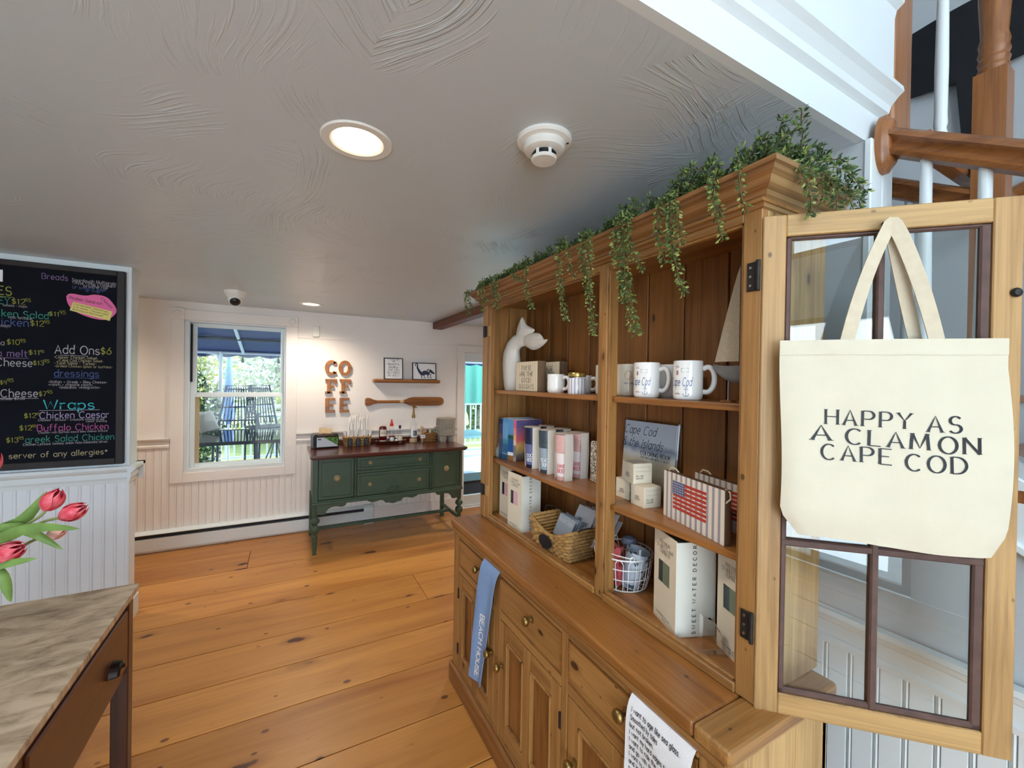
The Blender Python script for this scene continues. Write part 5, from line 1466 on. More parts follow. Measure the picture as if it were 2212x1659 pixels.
def tulip(label, pts, head_dir, size, mat_, leaves=()):
    base = pts[0]
    t = thing('tulip', label, 'tulip', base, 0, 'tulips in the vase')
    P_ = [Vector(p) for p in pts]
    path = []
    for i in range(len(P_) - 1):
        p0, p1, p2, p3 = P_[max(i - 1, 0)], P_[i], P_[i + 1], P_[min(i + 2, len(P_) - 1)]
        for s in range(6):
            u = s / 6
            path.append(.5 * ((2 * p1) + (p2 - p0) * u + (2 * p0 - 5 * p1 + 4 * p2 - p3) * u * u + (3 * p1 - p0 - 3 * p2 + p3) * u ** 3))
    path.append(P_[-1])
    MB().tube(path, .0036, 8).build('stem', 'tulip_stem', t, smooth=True)
    d = Vector(head_dir).normalized()
    q = d.to_track_quat('Z', 'Y').to_matrix().to_4x4()
    M = Matrix.Translation(P_[-1]) @ q
    for k in range(6):
        a = k * math.pi / 3
        rr = 1.0 if k % 2 else .88
        def pt(u, v, a=a, rr=rr):
            w = math.sin(math.pi * min(1, .16 + v * .80)) ** .6 * (1 - v ** 5) * 1.25
            ang = a + (u - .5) * 1.35 * w
            r = size * .37 * rr * math.sin(math.pi * (.10 + .83 * v)) ** .8 * (1 - .1 * v) + .0008 * (k % 2)
            return (r * math.cos(ang), r * math.sin(ang), size * v * (1.0 - .06 * abs(u - .5)))
        MB().grid(pt, 6, 10, thick=.0012).xf(M).build('petal', mat_, t, smooth=True, angle=70)
    for lf in leaves:
        LP = [Vector(p) for p in lf[0]]
        w = lf[1]
        def lpt(u, v, LP=LP, w=w):
            n_ = len(LP) - 1
            x = v * n_
            i = min(int(x), n_ - 1)
            fr_ = x - i
            p0, p1, p2, p3 = LP[max(i - 1, 0)], LP[i], LP[i + 1], LP[min(i + 2, n_)]
            c = .5 * ((2 * p1) + (p2 - p0) * fr_ + (2 * p0 - 5 * p1 + 4 * p2 - p3) * fr_ ** 2 + (3 * p1 - p0 - 3 * p2 + p3) * fr_ ** 3)
            tng = (p2 - p1).normalized()
            toc = (Vector((0, 0, 1.55)) - c).normalized()
            s = tng.cross(toc).normalized()
            ww = w * max(.02, math.sin(math.pi * (.12 + .87 * v)) ** .8)
            return c + s * ((u - .5) * 2 * ww) - toc * (abs(u - .5) ** 2 * ww * 1.4)
        MB().grid(lpt, 6, 18, thick=.0012).build('leaf', 'tulip_green', t, smooth=True, angle=80)
B_ = (-.80, 1.56, .80)
tulip('pink tulip pointing up right, highest bloom over the stone table', [B_, (-.74, 1.55, 1.03), (-.63, 1.52, 1.13), (-.55, 1.49, 1.185), (-.53, 1.48, 1.208)], (.45, -.25, .75), .062, 'petal_pink', [([(-.78, 1.56, .98), (-.66, 1.53, 1.13), (-.58, 1.50, 1.18), (-.530, 1.483, 1.252)], .017)])
tulip('pink tulip leaning farthest right over the stone table', [B_, (-.73, 1.55, 1.0), (-.62, 1.51, 1.12), (-.54, 1.475, 1.175), (-.495, 1.46, 1.188)], (.75, -.28, .42), .062, 'petal_pink', [([(-.76, 1.55, .96), (-.66, 1.50, 1.10), (-.55, 1.43, 1.175), (-.436, 1.374, 1.178)], .015)])
tulip('small pale pink tulip bud below the two right blooms', [B_, (-.73, 1.55, .98), (-.63, 1.53, 1.075), (-.57, 1.52, 1.12), (-.54, 1.515, 1.128)], (.8, -.2, .35), .044, 'petal_pale', [([(-.77, 1.56, .95), (-.66, 1.51, 1.12), (-.585, 1.48, 1.17), (-.49, 1.45, 1.11)], .016)])
tulip('full pink tulip drooping low at the left picture edge', [B_, (-.76, 1.54, 1.0), (-.70, 1.5, 1.10), (-.64, 1.47, 1.115), (-.61, 1.46, 1.108)], (.8, -.3, .35), .068, 'petal_pink', [([(-.78, 1.55, .94), (-.70, 1.5, 1.06), (-.62, 1.45, 1.09), (-.525, 1.42, 1.105)], .016), ([(-.78, 1.55, .98), (-.69, 1.48, 1.09), (-.60, 1.445, 1.075), (-.577, 1.447, 1.00)], .017)])
tulip('red tulip cut by the picture edge above the others', [B_, (-.79, 1.54, 1.05), (-.73, 1.51, 1.2), (-.66, 1.48, 1.29), (-.645, 1.475, 1.305)], (.5, -.1, .8), .066, 'petal_pink', [([(-.79, 1.56, .98), (-.76, 1.52, 1.14), (-.68, 1.50, 1.16), (-.60, 1.48, 1.155)], .018)])

# ================================================================ ITEMS ON THE HUTCH
S1, S2, S3 = 1.506, 1.150, .855
FX = (0, -1, 0)      # text running direction on faces that look towards -X (viewer's right = -Y)

def face_map(x, y, z):            # plane facing -X at (x, y, z): text x grows to the viewer's right (-Y)
    return plane_map((x, y, z), FX, (0, 0, 1))

# ---- whale tail figure
wt = thing('whale_tail_figure', 'cream ceramic whale tail figure on the upper left shelf', 'figurine', (1.03, 1.87, S1))
path = [(1.03, 1.897, S1), (1.03, 1.896, 1.53), (1.03, 1.893, 1.58), (1.03, 1.899, 1.645), (1.03, 1.900, 1.69), (1.03, 1.882, 1.727), (1.03, 1.848, 1.750), (1.03, 1.80, 1.757), (1.03, 1.75, 1.750)]
m = MB().tube(path, [.050, .058, .066, .068, .062, .052, .042, .034, .022], 20)
m.v = [(1.03 + (x - 1.03) * .62, y, z) for x, y, z in m.v]
m.build('body', 'ceramic_matte', wt, smooth=True, angle=60)
def fluke(outline, nm, bend):
    c = (sum(p[0] for p in outline) / len(outline), sum(p[1] for p in outline) / len(outline))
    pts = chaikin(outline + [outline[0]], 1)[:-1]
    v, f = [], []
    for k, (s, dx) in enumerate(((.0, -.018), (.62, -.015), (.9, -.007), (1.0, 0.0), (.9, .007), (.62, .015), (0.0, .018))):
        for y, z in pts:
            yy, zz = c[0] + (y - c[0]) * s, c[1] + (z - c[1]) * s
            v.append((1.03 + dx + bend * ((yy - 1.80) / .2) ** 2, yy, zz))
    n = len(pts)
    for r in range(6):
        f += [(r * n + i, r * n + (i + 1) % n, (r + 1) * n + (i + 1) % n, (r + 1) * n + i) for i in range(n)]
    MB().add(v, f).build(nm, 'ceramic_matte', wt, smooth=True, angle=60)
fluke([(1.86, 1.76), (1.855, 1.785), (1.850, 1.808), (1.835, 1.834), (1.813, 1.858), (1.797, 1.873), (1.794, 1.873), (1.781, 1.852), (1.759, 1.832), (1.72, 1.815), (1.685, 1.801), (1.683, 1.798), (1.686, 1.79), (1.698, 1.784), (1.762, 1.770), (1.815, 1.758)], 'fluke', .012)
fluke([(1.82, 1.760), (1.779, 1.777), (1.711, 1.781), (1.662, 1.782), (1.623, 1.776), (1.596, 1.764), (1.581, 1.751), (1.568, 1.740), (1.530, 1.738), (1.527, 1.737), (1.555, 1.722), (1.598, 1.709), (1.636, 1.702), (1.676, 1.700), (1.717, 1.708), (1.76, 1.726), (1.81, 1.742)], 'fluke', -.012)

# ---- striped wooden word blocks
def stripe_mat(nm, a, b, axis, scale, duty=.5):
    t = NT(nm)
    tc = t.n('TexCoord')
    sp = t.n('SeparateXYZ', Vector=tc.outputs['Object'])
    v = t.math('FRACT', t.math('MULTIPLY', sp.outputs['XYZ'.index(axis)], scale))
    t.bsdf(Base_Color=t.ramp(v, [(0, a), (duty, a), (duty + .06, b), (.97, b), (1, a)]), Roughness=.7)
stripe_mat('ticking_beige', srgb(236, 224, 200), srgb(206, 184, 150), 'Y', 62.0)
for (x, y0, y1, lb, d) in ((.968, 1.545, 1.738, 'striped word block facing out, front of the pair beside the whale tail', .045), (1.062, 1.512, 1.70, 'striped word block half hidden behind its twin', .045)):
    t = thing('word_block', lb, 'wooden block', (x + .02, (y0 + y1) / 2, S1), 0, 'striped wooden word blocks')
    MB().box(x, x + d, y0, y1, S1, S1 + .138).build('block', 'walnut_grey', t, bevel=.002) if 'walnut_grey' in MATS else (wood('walnut_grey', srgb(118, 94, 70), srgb(84, 64, 46), 'Z', .7), MB().box(x, x + d, y0, y1, S1, S1 + .138).build('block', 'walnut_grey', t, bevel=.002))
    MB().box(x - .0012, x, y0 + .002, y1 - .002, S1 + .002, S1 + .136).build('ticking_face', 'ticking_beige', t)
    m = MB()
    for k, s in enumerate(('THESE', 'ARE THE', 'GOOD', 'OLD DAYS')):
        letters(m, s, face_map(x - .0022, (y0 + y1) / 2, S1), .019, .5, width=[.085, .12, .085, .135][k], x0=0, y0=.098 - k * .028, align='C', slant=.08)
    m.build('lettering', 'ink_black', t)

# ---- mugs, jars
def cyl_map(cx, cy, r, z, a0):    # text on a cylinder, centred at angle a0, grows anticlockwise seen from above
    return lambda x, y: (cx + r * math.cos(a0 + x / r), cy + r * math.sin(a0 + x / r), z + y)
def mug(label, x, y, z, r, h, mat_, ha, group=None, text=None, ribs=False, name='mug'):
    t = thing(name, label, 'mug', (x, y, z), 0, group)
    pr = [(0, 0), (r * .86, 0), (r * .97, .005), (r, .014)]
    if ribs:
        for k in range(10):
            zz = .014 + (h - .024) * k / 10
            pr += [(r * 1.0, zz), (r * 1.02, zz + (h - .024) / 20)]
    pr += [(r, h - .006), (r * .985, h), (r * .94, h - .002), (r * .92, .01), (0, .008)]
    MB().lathe(pr, (x, y, z), 36).build('cup', mat_, t, smooth=True, angle=50)
    c, s = math.cos(ha), math.sin(ha)
    hp = [(r * .96, .80), (r * 1.3, .86), (r * 1.62, .78), (r * 1.74, .55), (r * 1.62, .32), (r * 1.3, .20), (r * .96, .22)]
    pts = chaikin([(a, b) for a, b in hp], 2)
    MB().tube([(x + a * c, y + a * s, z + b * h) for a, b in pts], [.0075] * len(pts), 10).build('handle', mat_, t, smooth=True)
    if text:
        text(t, x, y, z, r)
    return t
VA = lambda x, y: math.atan2(-y, -x)            # angle of the side that faces the viewer
plain('print_blue', srgb(52, 84, 140), .5)
plain('print_rust', srgb(150, 110, 100), .6)
def capecod(t, x, y, z, r):
    a = VA(x, y)
    m = MB()
    letters(m, 'Cape Cod', cyl_map(x, y, r + .0006, z, a - .55), .022, .6, width=.062, x0=0, y0=.040, align='C', slant=.25)
    f = cyl_map(x, y, r + .0006, z, a - .12)
    an = MB()
    an.tube([f(0, .034), f(0, .012)], .0009, 5); an.tube([f(-.006, .030), f(.006, .030)], .0008, 5)
    an.tube([f(.008 * math.cos(q), .019 + .008 * math.sin(q)) for q in [math.pi + math.pi * i / 8 for i in range(9)]], .0009, 5)
    an.tube([f(.0025 * math.cos(q), .0365 + .0025 * math.sin(q)) for q in [2 * math.pi * i / 10 for i in range(11)]], .0007, 5)
    g = cyl_map(x, y, r + .0006, z, a - .2)
    an.tube([g(-.010, .088), g(.010, .088), g(.010, .078), g(-.010, .078), g(-.010, .088)], .0006, 5)
    m.build('lettering', 'print_blue', t)
    an.build('anchor_print', 'card_grey', t)
    bm_ = MB()
    g = cyl_map(x, y, r + .0006, z, a - .75)
    letters(bm_, 'MA', g, .006, .8, width=.012, x0=0, y0=.09, align='C')
    bm_.tube([g(0, .082), g(0, .070)], .003, 6, flat=.3)
    letters(bm_, 'shells', g, .005, .8, width=.016, x0=0, y0=.016, align='C')
    bm_.build('small_print', 'print_rust', t)
mug('white souvenir mug with blue lettering, left of the front pair on the upper shelf', .998, .945, S1, .0395, .110, 'ceramic_white', -1.05, 'white lettered mugs', capecod)
mug('white souvenir mug with blue lettering beside the model sailboat', .998, .792, S1, .0395, .110, 'ceramic_white', -.95, 'white lettered mugs', capecod)
mug('white mug standing behind the two lettered mugs', 1.09, .93, S1, .0395, .106, 'ceramic_white', -1.0, 'plain mugs on the upper shelf')
def cream_text(t, x, y, z, r):
    m = MB()
    a = VA(x, y) + .1
    letters(m, 'east coast', cyl_map(x, y, r + .0006, z, a), .008, .8, width=.034, x0=0, y0=.042, align='C')
    m.build('lettering', 'print_grey', t)
    f = cyl_map(x, y, r + .0004, z, a - .1)
    mm = MB().add([f(.013 * math.cos(q), .072 + .016 * math.sin(q)) for q in [2 * math.pi * i / 16 for i in range(16)]], [tuple(range(16))])
    mm.build('round_print', 'kraft', t)
mug('cream mug with round print left of the white lettered mugs', 1.045, 1.075, S1, .040, .110, 'ceramic_cream', 1.0, 'plain mugs on the upper shelf', cream_text)
plain('ceramic_mint', srgb(206, 214, 206), .25)
mug('pale grey mug cut off by the hutch mullion', 1.045, 1.185, S1, .040, .110, 'ceramic_mint', 1.2, 'plain mugs on the upper shelf')
mug('small ribbed white mug left of the gold lidded jar', 1.005, 1.455, S1, .037, .078, 'ceramic_white', -1.15, None, None, True)
mug('small white mug mostly hidden behind the gold lidded jar', 1.075, 1.36, S1, .036, .074, 'ceramic_white', -1.05, 'plain mugs on the upper shelf')
def stripes_round(nm, a, b, n):
    t = NT(nm)
    tc = t.n('TexCoord')
    sp = t.n('SeparateXYZ', Vector=tc.outputs['Object'])
    an = t.n('Math', operation='ARCTAN2')
    t.link(sp.outputs[1], an.inputs[0]); t.link(sp.outputs[0], an.inputs[1])
    v = t.math('FRACT', t.math('MULTIPLY', an.outputs[0], n / (2 * math.pi)))
    t.bsdf(Base_Color=t.ramp(v, [(0, a), (.48, a), (.54, b), (.96, b), (1, a)]), Roughness=.15)
stripes_round('jar_stripes', srgb(232, 226, 218), srgb(168, 170, 196), 16)
jt = thing('candle_jar', 'grey and white striped candle jar with gold lid on the upper shelf', 'jar', (.985, 1.285, S1))
MB().lathe([(0, 0), (.033, 0), (.035, .004), (.035, .056), (.032, .062), (0, .062)], (0, 0, 0), 36).build('jar_body', 'jar_stripes', jt, local=True, smooth=True, angle=40)
MB().lathe([(.031, .060), (.033, .062), (.033, .070), (.031, .072)], (0, 0, 0), 36).build('jar_neck', 'clear_plastic', jt, local=True, smooth=True)
MB().lathe([(.0335, .066), (.0345, .068), (.0345, .080), (.032, .083), (0, .083)], (0, 0, 0), 36).build('lid', 'gold_lid', jt, local=True, smooth=True, angle=40)
for k, (dy, mt) in enumerate((( .0, 'card_white'), (.016, 'label_cream'), (.032, 'card_white'))):
    lab(MB().box(.985, 1.06, 1.105 + dy, 1.118 + dy, S1, S1 + .083 - .003 * k).build('small_booklet', mt, bevel=.001), ['thin white booklet nearest the mullion on the upper left shelf', 'cream booklet between two white ones near the mullion', 'white booklet farthest from the mullion in the trio'][k], 'booklet', 'booklets by the mullion')

# ---- model sailboat
sbt = thing('model_sailboat', 'weathered model sailboat with linen sail at the shelf end', 'model boat', (1.02, .70, S1))
plain('hull_grey', srgb(128, 128, 128), .7, noise=.2, nscale=30)
plain('linen', srgb(196, 182, 158), .9, noise=.1, nscale=120, bump=.4, bscale=500)
hx, hy, hz = 1.02, .664, S1 + .093
def hull(u, v):      # u along length (Y), v around the section
    yy = -.062 + .124 * u
    w = .022 * max(.02, math.sin(math.pi * (.05 + .9 * u))) ** .7
    a = math.pi * v
    dep = .050 * (math.sin(math.pi * (.06 + .88 * u)) ** .6) * (1.0 - .25 * u)
    return (hx - w * math.cos(a), hy - yy * -1, hz + .006 * (2 * u - 1) ** 2 - dep * math.sin(a))
MB().grid(hull, 16, 10, thick=.002).build('hull', 'hull_grey', sbt, smooth=True, angle=60)
MB().box(hx - .016, hx + .016, hy - .05, hy + .05, hz - .004, hz + .001).build('deck', 'hull_grey', sbt, bevel=.001)
MB().tube([(hx, hy - .012, hz), (hx, hy - .012, hz + .27)], [.004, .003], 8).build('mast', 'pine_dark_Z', sbt)
MB().tube([(hx, hy + .02, S1), (hx, hy + .02, hz - .03)], .0018, 6).build('stand_rod', 'chrome', sbt)
MB().box(hx - .012, hx + .012, hy + .005, hy + .035, S1, S1 + .004).build('stand_base', 'pine_dark_Z', sbt, bevel=.001)
MB().grid(lambda u, v: (hx - .004 - .010 * math.sin(u * 3) * (1 - v), hy - .010 + (.066 * u * (1 - v) ** .9), hz + .012 + .245 * v), 10, 14, thick=.001).build('main_sail', 'linen', sbt, smooth=True)
MB().grid(lambda u, v: (hx - .002 + .006 * math.sin(u * 3), hy - .018 - (.038 * u * (1 - v)), hz + .02 + .19 * v), 6, 10, thick=.001).build('jib_sail', 'linen', sbt, smooth=True)
MB().tube([(hx, hy - .012, hz + .26), (hx, hy - .055, hz + .004)], .0008, 4).build('rigging', 'twine', sbt)

# ---- middle shelf: picture books
plain('bk_navy', srgb(30, 36, 78), .3); plain('bk_sky', srgb(96, 146, 186), .3); plain('bk_teal', srgb(58, 112, 146), .3); plain('bk_pink', srgb(206, 112, 130), .3)
def cover_mat():
    t = NT('book_cover')
    tc = t.n('TexCoord')
    sp = t.n('SeparateXYZ', Vector=tc.outputs['Object'])
    nz = t.n('TexNoise', Vector=tc.outputs['Object'], Scale=28.0, Detail=4.0)
    z = t.math('ADD', t.math('MULTIPLY', sp.outputs[2], 4.6), t.math('MULTIPLY', nz.outputs[0], .35))
    t.bsdf(Base_Color=t.ramp(z, [(.12, srgb(60, 40, 44)), (.35, srgb(104, 98, 92)), (.52, srgb(190, 160, 90)), (.68, srgb(196, 90, 100)), (.86, srgb(160, 96, 130)), (1.0, srgb(96, 92, 140))]), Roughness=.25)
cover_mat()
def spine_mat(nm, stops):
    t = NT(nm)
    tc = t.n('TexCoord')
    sp = t.n('SeparateXYZ', Vector=tc.outputs['Object'])
    nz = t.n('TexNoise', Vector=tc.outputs['Object'], Scale=120.0, Detail=2.0)
    z = t.math('ADD', t.math('MULTIPLY', sp.outputs[2], 4.75), t.math('MULTIPLY', t.math('SUBTRACT', nz.outputs[0], .5), .06))
    r = t.ramp(z, stops)
    r.node.color_ramp.interpolation = 'CONSTANT'
    t.bsdf(Base_Color=r, Roughness=.3)
spine_mat('spine_plaid', [(0, srgb(40, 70, 96)), (.12, srgb(62, 88, 110)), (.3, srgb(70, 72, 104)), (.5, srgb(110, 84, 98)), (.62, srgb(60, 66, 100)), (.86, srgb(34, 36, 78))])
spine_mat('spine_sky', [(0, srgb(44, 84, 118)), (.14, srgb(150, 180, 200)), (.16, srgb(52, 100, 140)), (.38, srgb(76, 142, 150)), (.5, srgb(112, 160, 198)), (.9, srgb(96, 146, 186))])
spine_mat('spine_reef', [(0, srgb(150, 104, 62)), (.13, srgb(226, 230, 230)), (.2, srgb(36, 84, 146)), (.48, srgb(44, 92, 140)), (.52, srgb(24, 84, 60)), (.62, srgb(88, 140, 184)), (.66, srgb(96, 150, 196))])
spine_mat('spine_sunset', [(0, srgb(170, 150, 140)), (.1, srgb(130, 120, 116)), (.38, srgb(216, 196, 170)), (.5, srgb(220, 170, 120)), (.62, srgb(224, 140, 130)), (.8, srgb(214, 104, 128))])
kinds = ['spine_plaid'] * 3 + ['spine_sky'] * 4 + ['spine_reef'] * 4 + ['spine_sunset'] * 2
bw = {'spine_plaid': ('dark plaid spined picture book', 'dark spined picture books'), 'spine_sky': ('light blue spined picture book', 'light blue picture books'), 'spine_reef': ('blue picture book with green band on its spine', 'green banded picture books'), 'spine_sunset': ('pink spined picture book', 'pink picture books')}
yb0 = 1.928
for i, k in enumerate(kinds):
    th_ = .0100
    y1 = yb0 - i * th_ * 1.005
    xs = .976 + .0026 * i * .9
    hh = .208 + (.004 if k == 'spine_sky' else 0)
    lb_, gp = bw[k]
    lb_ = '%s, %s from the left' % (lb_, ORD[kinds[:i].count(k)])
    if i == len(kinds) - 1:
        lb_ = 'pink picture book at the row end showing its painted cover'
    t = thing('picture_book', lb_, 'book', (xs + .07, y1 - th_ / 2, S2), 0, gp)
    MB().box(xs, xs + .155, y1 - th_, y1 - .0004, S2, S2 + hh).build('spine_and_boards', k, t, bevel=.0012)
    if i == len(kinds) - 1:
        MB().box(xs + .003, xs + .155, y1 - th_ - .0006, y1 - th_, S2 + .001, S2 + hh - .001).build('painted_cover', 'book_cover', t)
    MB().box(xs + .004, xs + .152, y1 - th_ + .0015, y1 - .0018, S2 + hh - .004, S2 + hh + .0004).build('pages', 'paper_white', t)

# ---- wooden cloud cut-out and small card
cloud = [(.0, 0), (.058, 0), (.058, .06), (.054, .078), (.04, .086), (.026, .08), (.02, .064), (.02, .056), (.006, .05), (-.004, .036), (-.004, .01)]
cpts = chaikin(cloud + [cloud[0]], 2)[:-1]
lab(MB().prism([(1.972 - a, S2 + b) for a, b in cpts], 'X', .985, 1.003).build('wooden_cloud', 'card_white', bevel=.002), 'pale wooden cloud cut-out at the left end of the middle shelf', 'ornament')
lab(MB().box(1.058, 1.068, 1.735, 1.78, S2, S2 + .112).build('wooden_card', 'kraft', bevel=.001), 'pale wooden card between the books and the cup stacks', 'card')

# ---- wrapped stacks of party cups
plain('cup_navy', srgb(24, 30, 62), .25); plain('cup_grey', srgb(62, 74, 84), .25); plain('label_navy', srgb(98, 104, 148), .5); plain('label_grey', srgb(150, 166, 178), .5); plain('label_pink', srgb(238, 224, 224), .5); plain('print_red', srgb(206, 70, 74), .6); plain('print_white', srgb(236, 238, 240), .6); plain('sleeve', srgb(224, 216, 204), .7)
def cupstack(label, x, y, mats, words, group):
    t = thing('cup_stack', label, 'party cups', (x, y, S2), 0, group)
    H, r0, r1 = .188, .0275, .0385
    m = MB()
    pr = [(0, 0), (r0, 0)]
    pr += [(r0 + (r1 - r0) * .62, H * .60)]
    for k in range(9):
        z = H * (.60 + .385 * k / 9)
        pr += [(r1 * (.93 + .006 * k), z), (r1 * (.95 + .006 * k), z + .003), (r1 * (.93 + .006 * k), z + .0055)]
    pr += [(r1 * .985, H - .002), (r1 * .9, H - .002), (0, H - .004)]
    m.lathe(pr, (0, 0, 0), 32).build('cups', mats[0], t, local=True, smooth=True, angle=35)
    rr = lambda z: r0 + (r1 - r0) * .62 * z / (H * .60) + .0005
    MB().lathe([(rr(.016), .016), (rr(H * .59), H * .59)], (0, 0, 0), 32).build('label', mats[1], t, local=True, smooth=True)
    a = VA(x, y)
    tm = MB()
    f = lambda px_, py_: ((rr(py_) + .0006) * math.cos(a + .25 - .9 + px_ / .034 + .0), (rr(py_) + .0006) * math.sin(a + .25 - .9 + px_ / .034), py_)
    for k, s in enumerate(words):
        letters(tm, s, f, .014, 1.1, width=.042 if len(s) > 3 else .03, x0=.012, y0=.052 - .020 * k, align='C')
    tm.build('lettering', mats[2], t, local=True)
    sl = MB()
    w = .019
    for sgn in (-1, 1):
        v = [(-w, sgn * (r1 + .003), H + .002), (w, sgn * (r1 + .003), H + .002), (w * 1.05, sgn * (r1 + .006), H * .6), (w, sgn * (r0 + .012), 0), (-w, sgn * (r0 + .012), 0), (-w * 1.05, sgn * (r1 + .006), H * .6)]
        n = 6
        vv = v + [(p[0], p[1] - sgn * .0012, p[2]) for p in v]
        sl.add(vv, [(0, 1, 2, 5), (5, 2, 3, 4), (6, 11, 8, 7), (11, 10, 9, 8), (0, 6, 7, 1), (1, 7, 8, 2), (2, 8, 9, 3), (3, 9, 10, 4), (4, 10, 11, 5), (5, 11, 6, 0)])
    sl.lathe([(0, H + .0005), (r1 + .002, H + .0005), (r1 + .003, H + .002), (0, H + .0025)], (0, 0, 0), 32)
    sl.xf(Matrix.Rotation(-.1, 4, 'Z'))
    sl.build('card_sleeve', 'sleeve', t, local=True)
navy, grey, pink = ('cup_navy', 'label_navy', 'print_white'), ('cup_grey', 'label_grey', 'print_white'), ('pink_plastic', 'label_pink', 'print_red')
G_ = 'sleeved stacks of party cups'
cupstack('navy party cup stack in white sleeve, front of the row', 1.018, 1.66, navy, ('DOCK', 'BEER'), G_)
cupstack('grey party cup stack in white sleeve, front of the row', 1.018, 1.535, grey, ('BEACH', 'BUM'), G_)
cupstack('pink party cup stack in white sleeve, front of the row', 1.010, 1.398, pink, ('SUMMER', 'BEER'), G_)
cupstack('pink party cup stack behind the front pink one', 1.098, 1.408, pink, ('SUMMER', 'BEER'), G_)
cupstack('navy party cup stack hidden behind the front navy one', 1.112, 1.685, navy, ('DOCK', 'BEER'), G_)
cupstack('grey party cup stack hidden behind the front grey one', 1.112, 1.55, grey, ('BEACH', 'BUM'), G_)

# ---- right middle shelf
def toile_mat():
    t = NT('toile')
    tc = t.n('TexCoord')
    nz = t.n('TexNoise', Vector=tc.outputs['Object'], Scale=90.0, Detail=4.0, Distortion=2.0)
    t.bsdf(Base_Color=t.ramp(nz.outputs[0], [(.47, srgb(90, 84, 78)), (.53, srgb(224, 214, 196))]), Roughness=.6)
toile_mat()
lab(MB().box(1.088, 1.108, 1.245, 1.325, S2, S2 + .165).xf(Matrix.Translation((0, 0, 0))).build('patterned_pouch', 'toile', bevel=.004), 'grey and cream patterned pouch left of the mullion', 'pouch')
def art_mat():
    t = NT('coast_print')
    tc = t.n('TexCoord')
    sp = t.n('SeparateXYZ', Vector=tc.outputs['Object'])
    nz = t.n('TexNoise', Vector=tc.outputs['Object'], Scale=22.0, Detail=6.0)
    z = t.math('ADD', t.math('MULTIPLY', sp.outputs[2], 3.6), t.math('MULTIPLY', t.math('SUBTRACT', nz.outputs[0], .5), .16))
    t.bsdf(Base_Color=t.ramp(z, [(.08, srgb(150, 130, 100)), (.2, srgb(196, 182, 150)), (.42, srgb(206, 196, 170)), (.52, srgb(200, 206, 208)), (.60, srgb(140, 152, 174)), (.68, srgb(204, 212, 222)), (.95, srgb(200, 212, 228))]), Roughness=.2)
art_mat()
cbk = thing('coloring_book', 'plastic wrapped coastal coloring book standing at the back of the right shelf', 'book', (1.13, 1.06, S2))
ct = Matrix.Translation((1.128, 0, S2)) @ Matrix.Rotation(math.radians(5), 4, 'Y') @ Matrix.Translation((-1.128, 0, -S2))
MB().box(1.122, 1.136, .945, 1.185, S2, S2 + .262).xf(ct).build('cover', 'coast_print', cbk, bevel=.001)
MB().box(1.119, 1.139, .935, 1.192, S2 - .0005, S2 + .270).xf(ct).build('plastic_wrap', 'clear_plastic', cbk, bevel=.003)
m = MB()
fm_ = face_map(1.1212, 1.065, S2)
letters(m, 'Cape Cod', fm_, .030, .45, width=.15, x0=-.045, y0=.215, align='C', slant=.3)
letters(m, '& the Islands', fm_, .030, .45, width=.19, x0=-.03, y0=.168, align='C', slant=.3)
letters(m, 'COLORING BOOK', fm_, .0135, .95, width=.135, x0=.035, y0=.143, align='C', contrast=.4)
letters(m, 'FOR KIDS AND KIDS AT HEART', fm_, .007, .8, width=.13, x0=.035, y0=.131, align='C')
m.xf(ct).build('lettering', 'ink_black', cbk)
def gift_box(label, x, y, z, s, h, rot):
    t = thing('soap_box', label, 'gift box', (x, y, z), rot, 'small cream gift boxes')
    MB().box(-s / 2, s / 2, -s / 2, s / 2, 0, h).build('carton', 'box_cream', t, local=True, bevel=.001)
    MB().box(-s / 2 - .0003, s / 2 - .002, -s / 2 + .001, s / 2 - .001, h, h + .0012).build('lid_flap', 'box_cream', t, local=True)
    m = MB()
    f = plane_map((-s / 2 - .0008, 0, 0), (0, -1, 0), (0, 0, 1))
    letters(m, 'BODY', f, .006, .9, width=.018, x0=-.0, y0=h * .42, align='C'); letters(m, 'BUTTER', f, .006, .9, width=.022, x0=0, y0=h * .30, align='C')
    f = plane_map((0, -s / 2 - .0008, 0), (1, 0, 0), (0, 0, 1))
    letters(m, 'this + that', f, .006, .8, width=.028, x0=-.012, y0=h * .36, align='C'); letters(m, 'essentials', f, .006, .8, width=.026, x0=-.012, y0=h * .24, align='C')
    for q in ((-.026, .026, h * .62, h * .625), (-.026, .026, h * .84, h * .845)):
        m.box(q[0], q[1], -s / 2 - .0008, -s / 2 - .0003, q[2], q[3])
    m.build('lettering', 'print_grey', t, local=True)
gift_box('cream gift box, nearest of the two on the shelf board', 1.046, .985, S2, .068, .066, -.12)
gift_box('cream gift box at the bottom left of the small pile', 1.066, 1.080, S2, .066, .066, -.05)
gift_box('cream gift box stacked on top of two others', 1.050, 1.030, S2 + .0675, .070, .066, -.22)

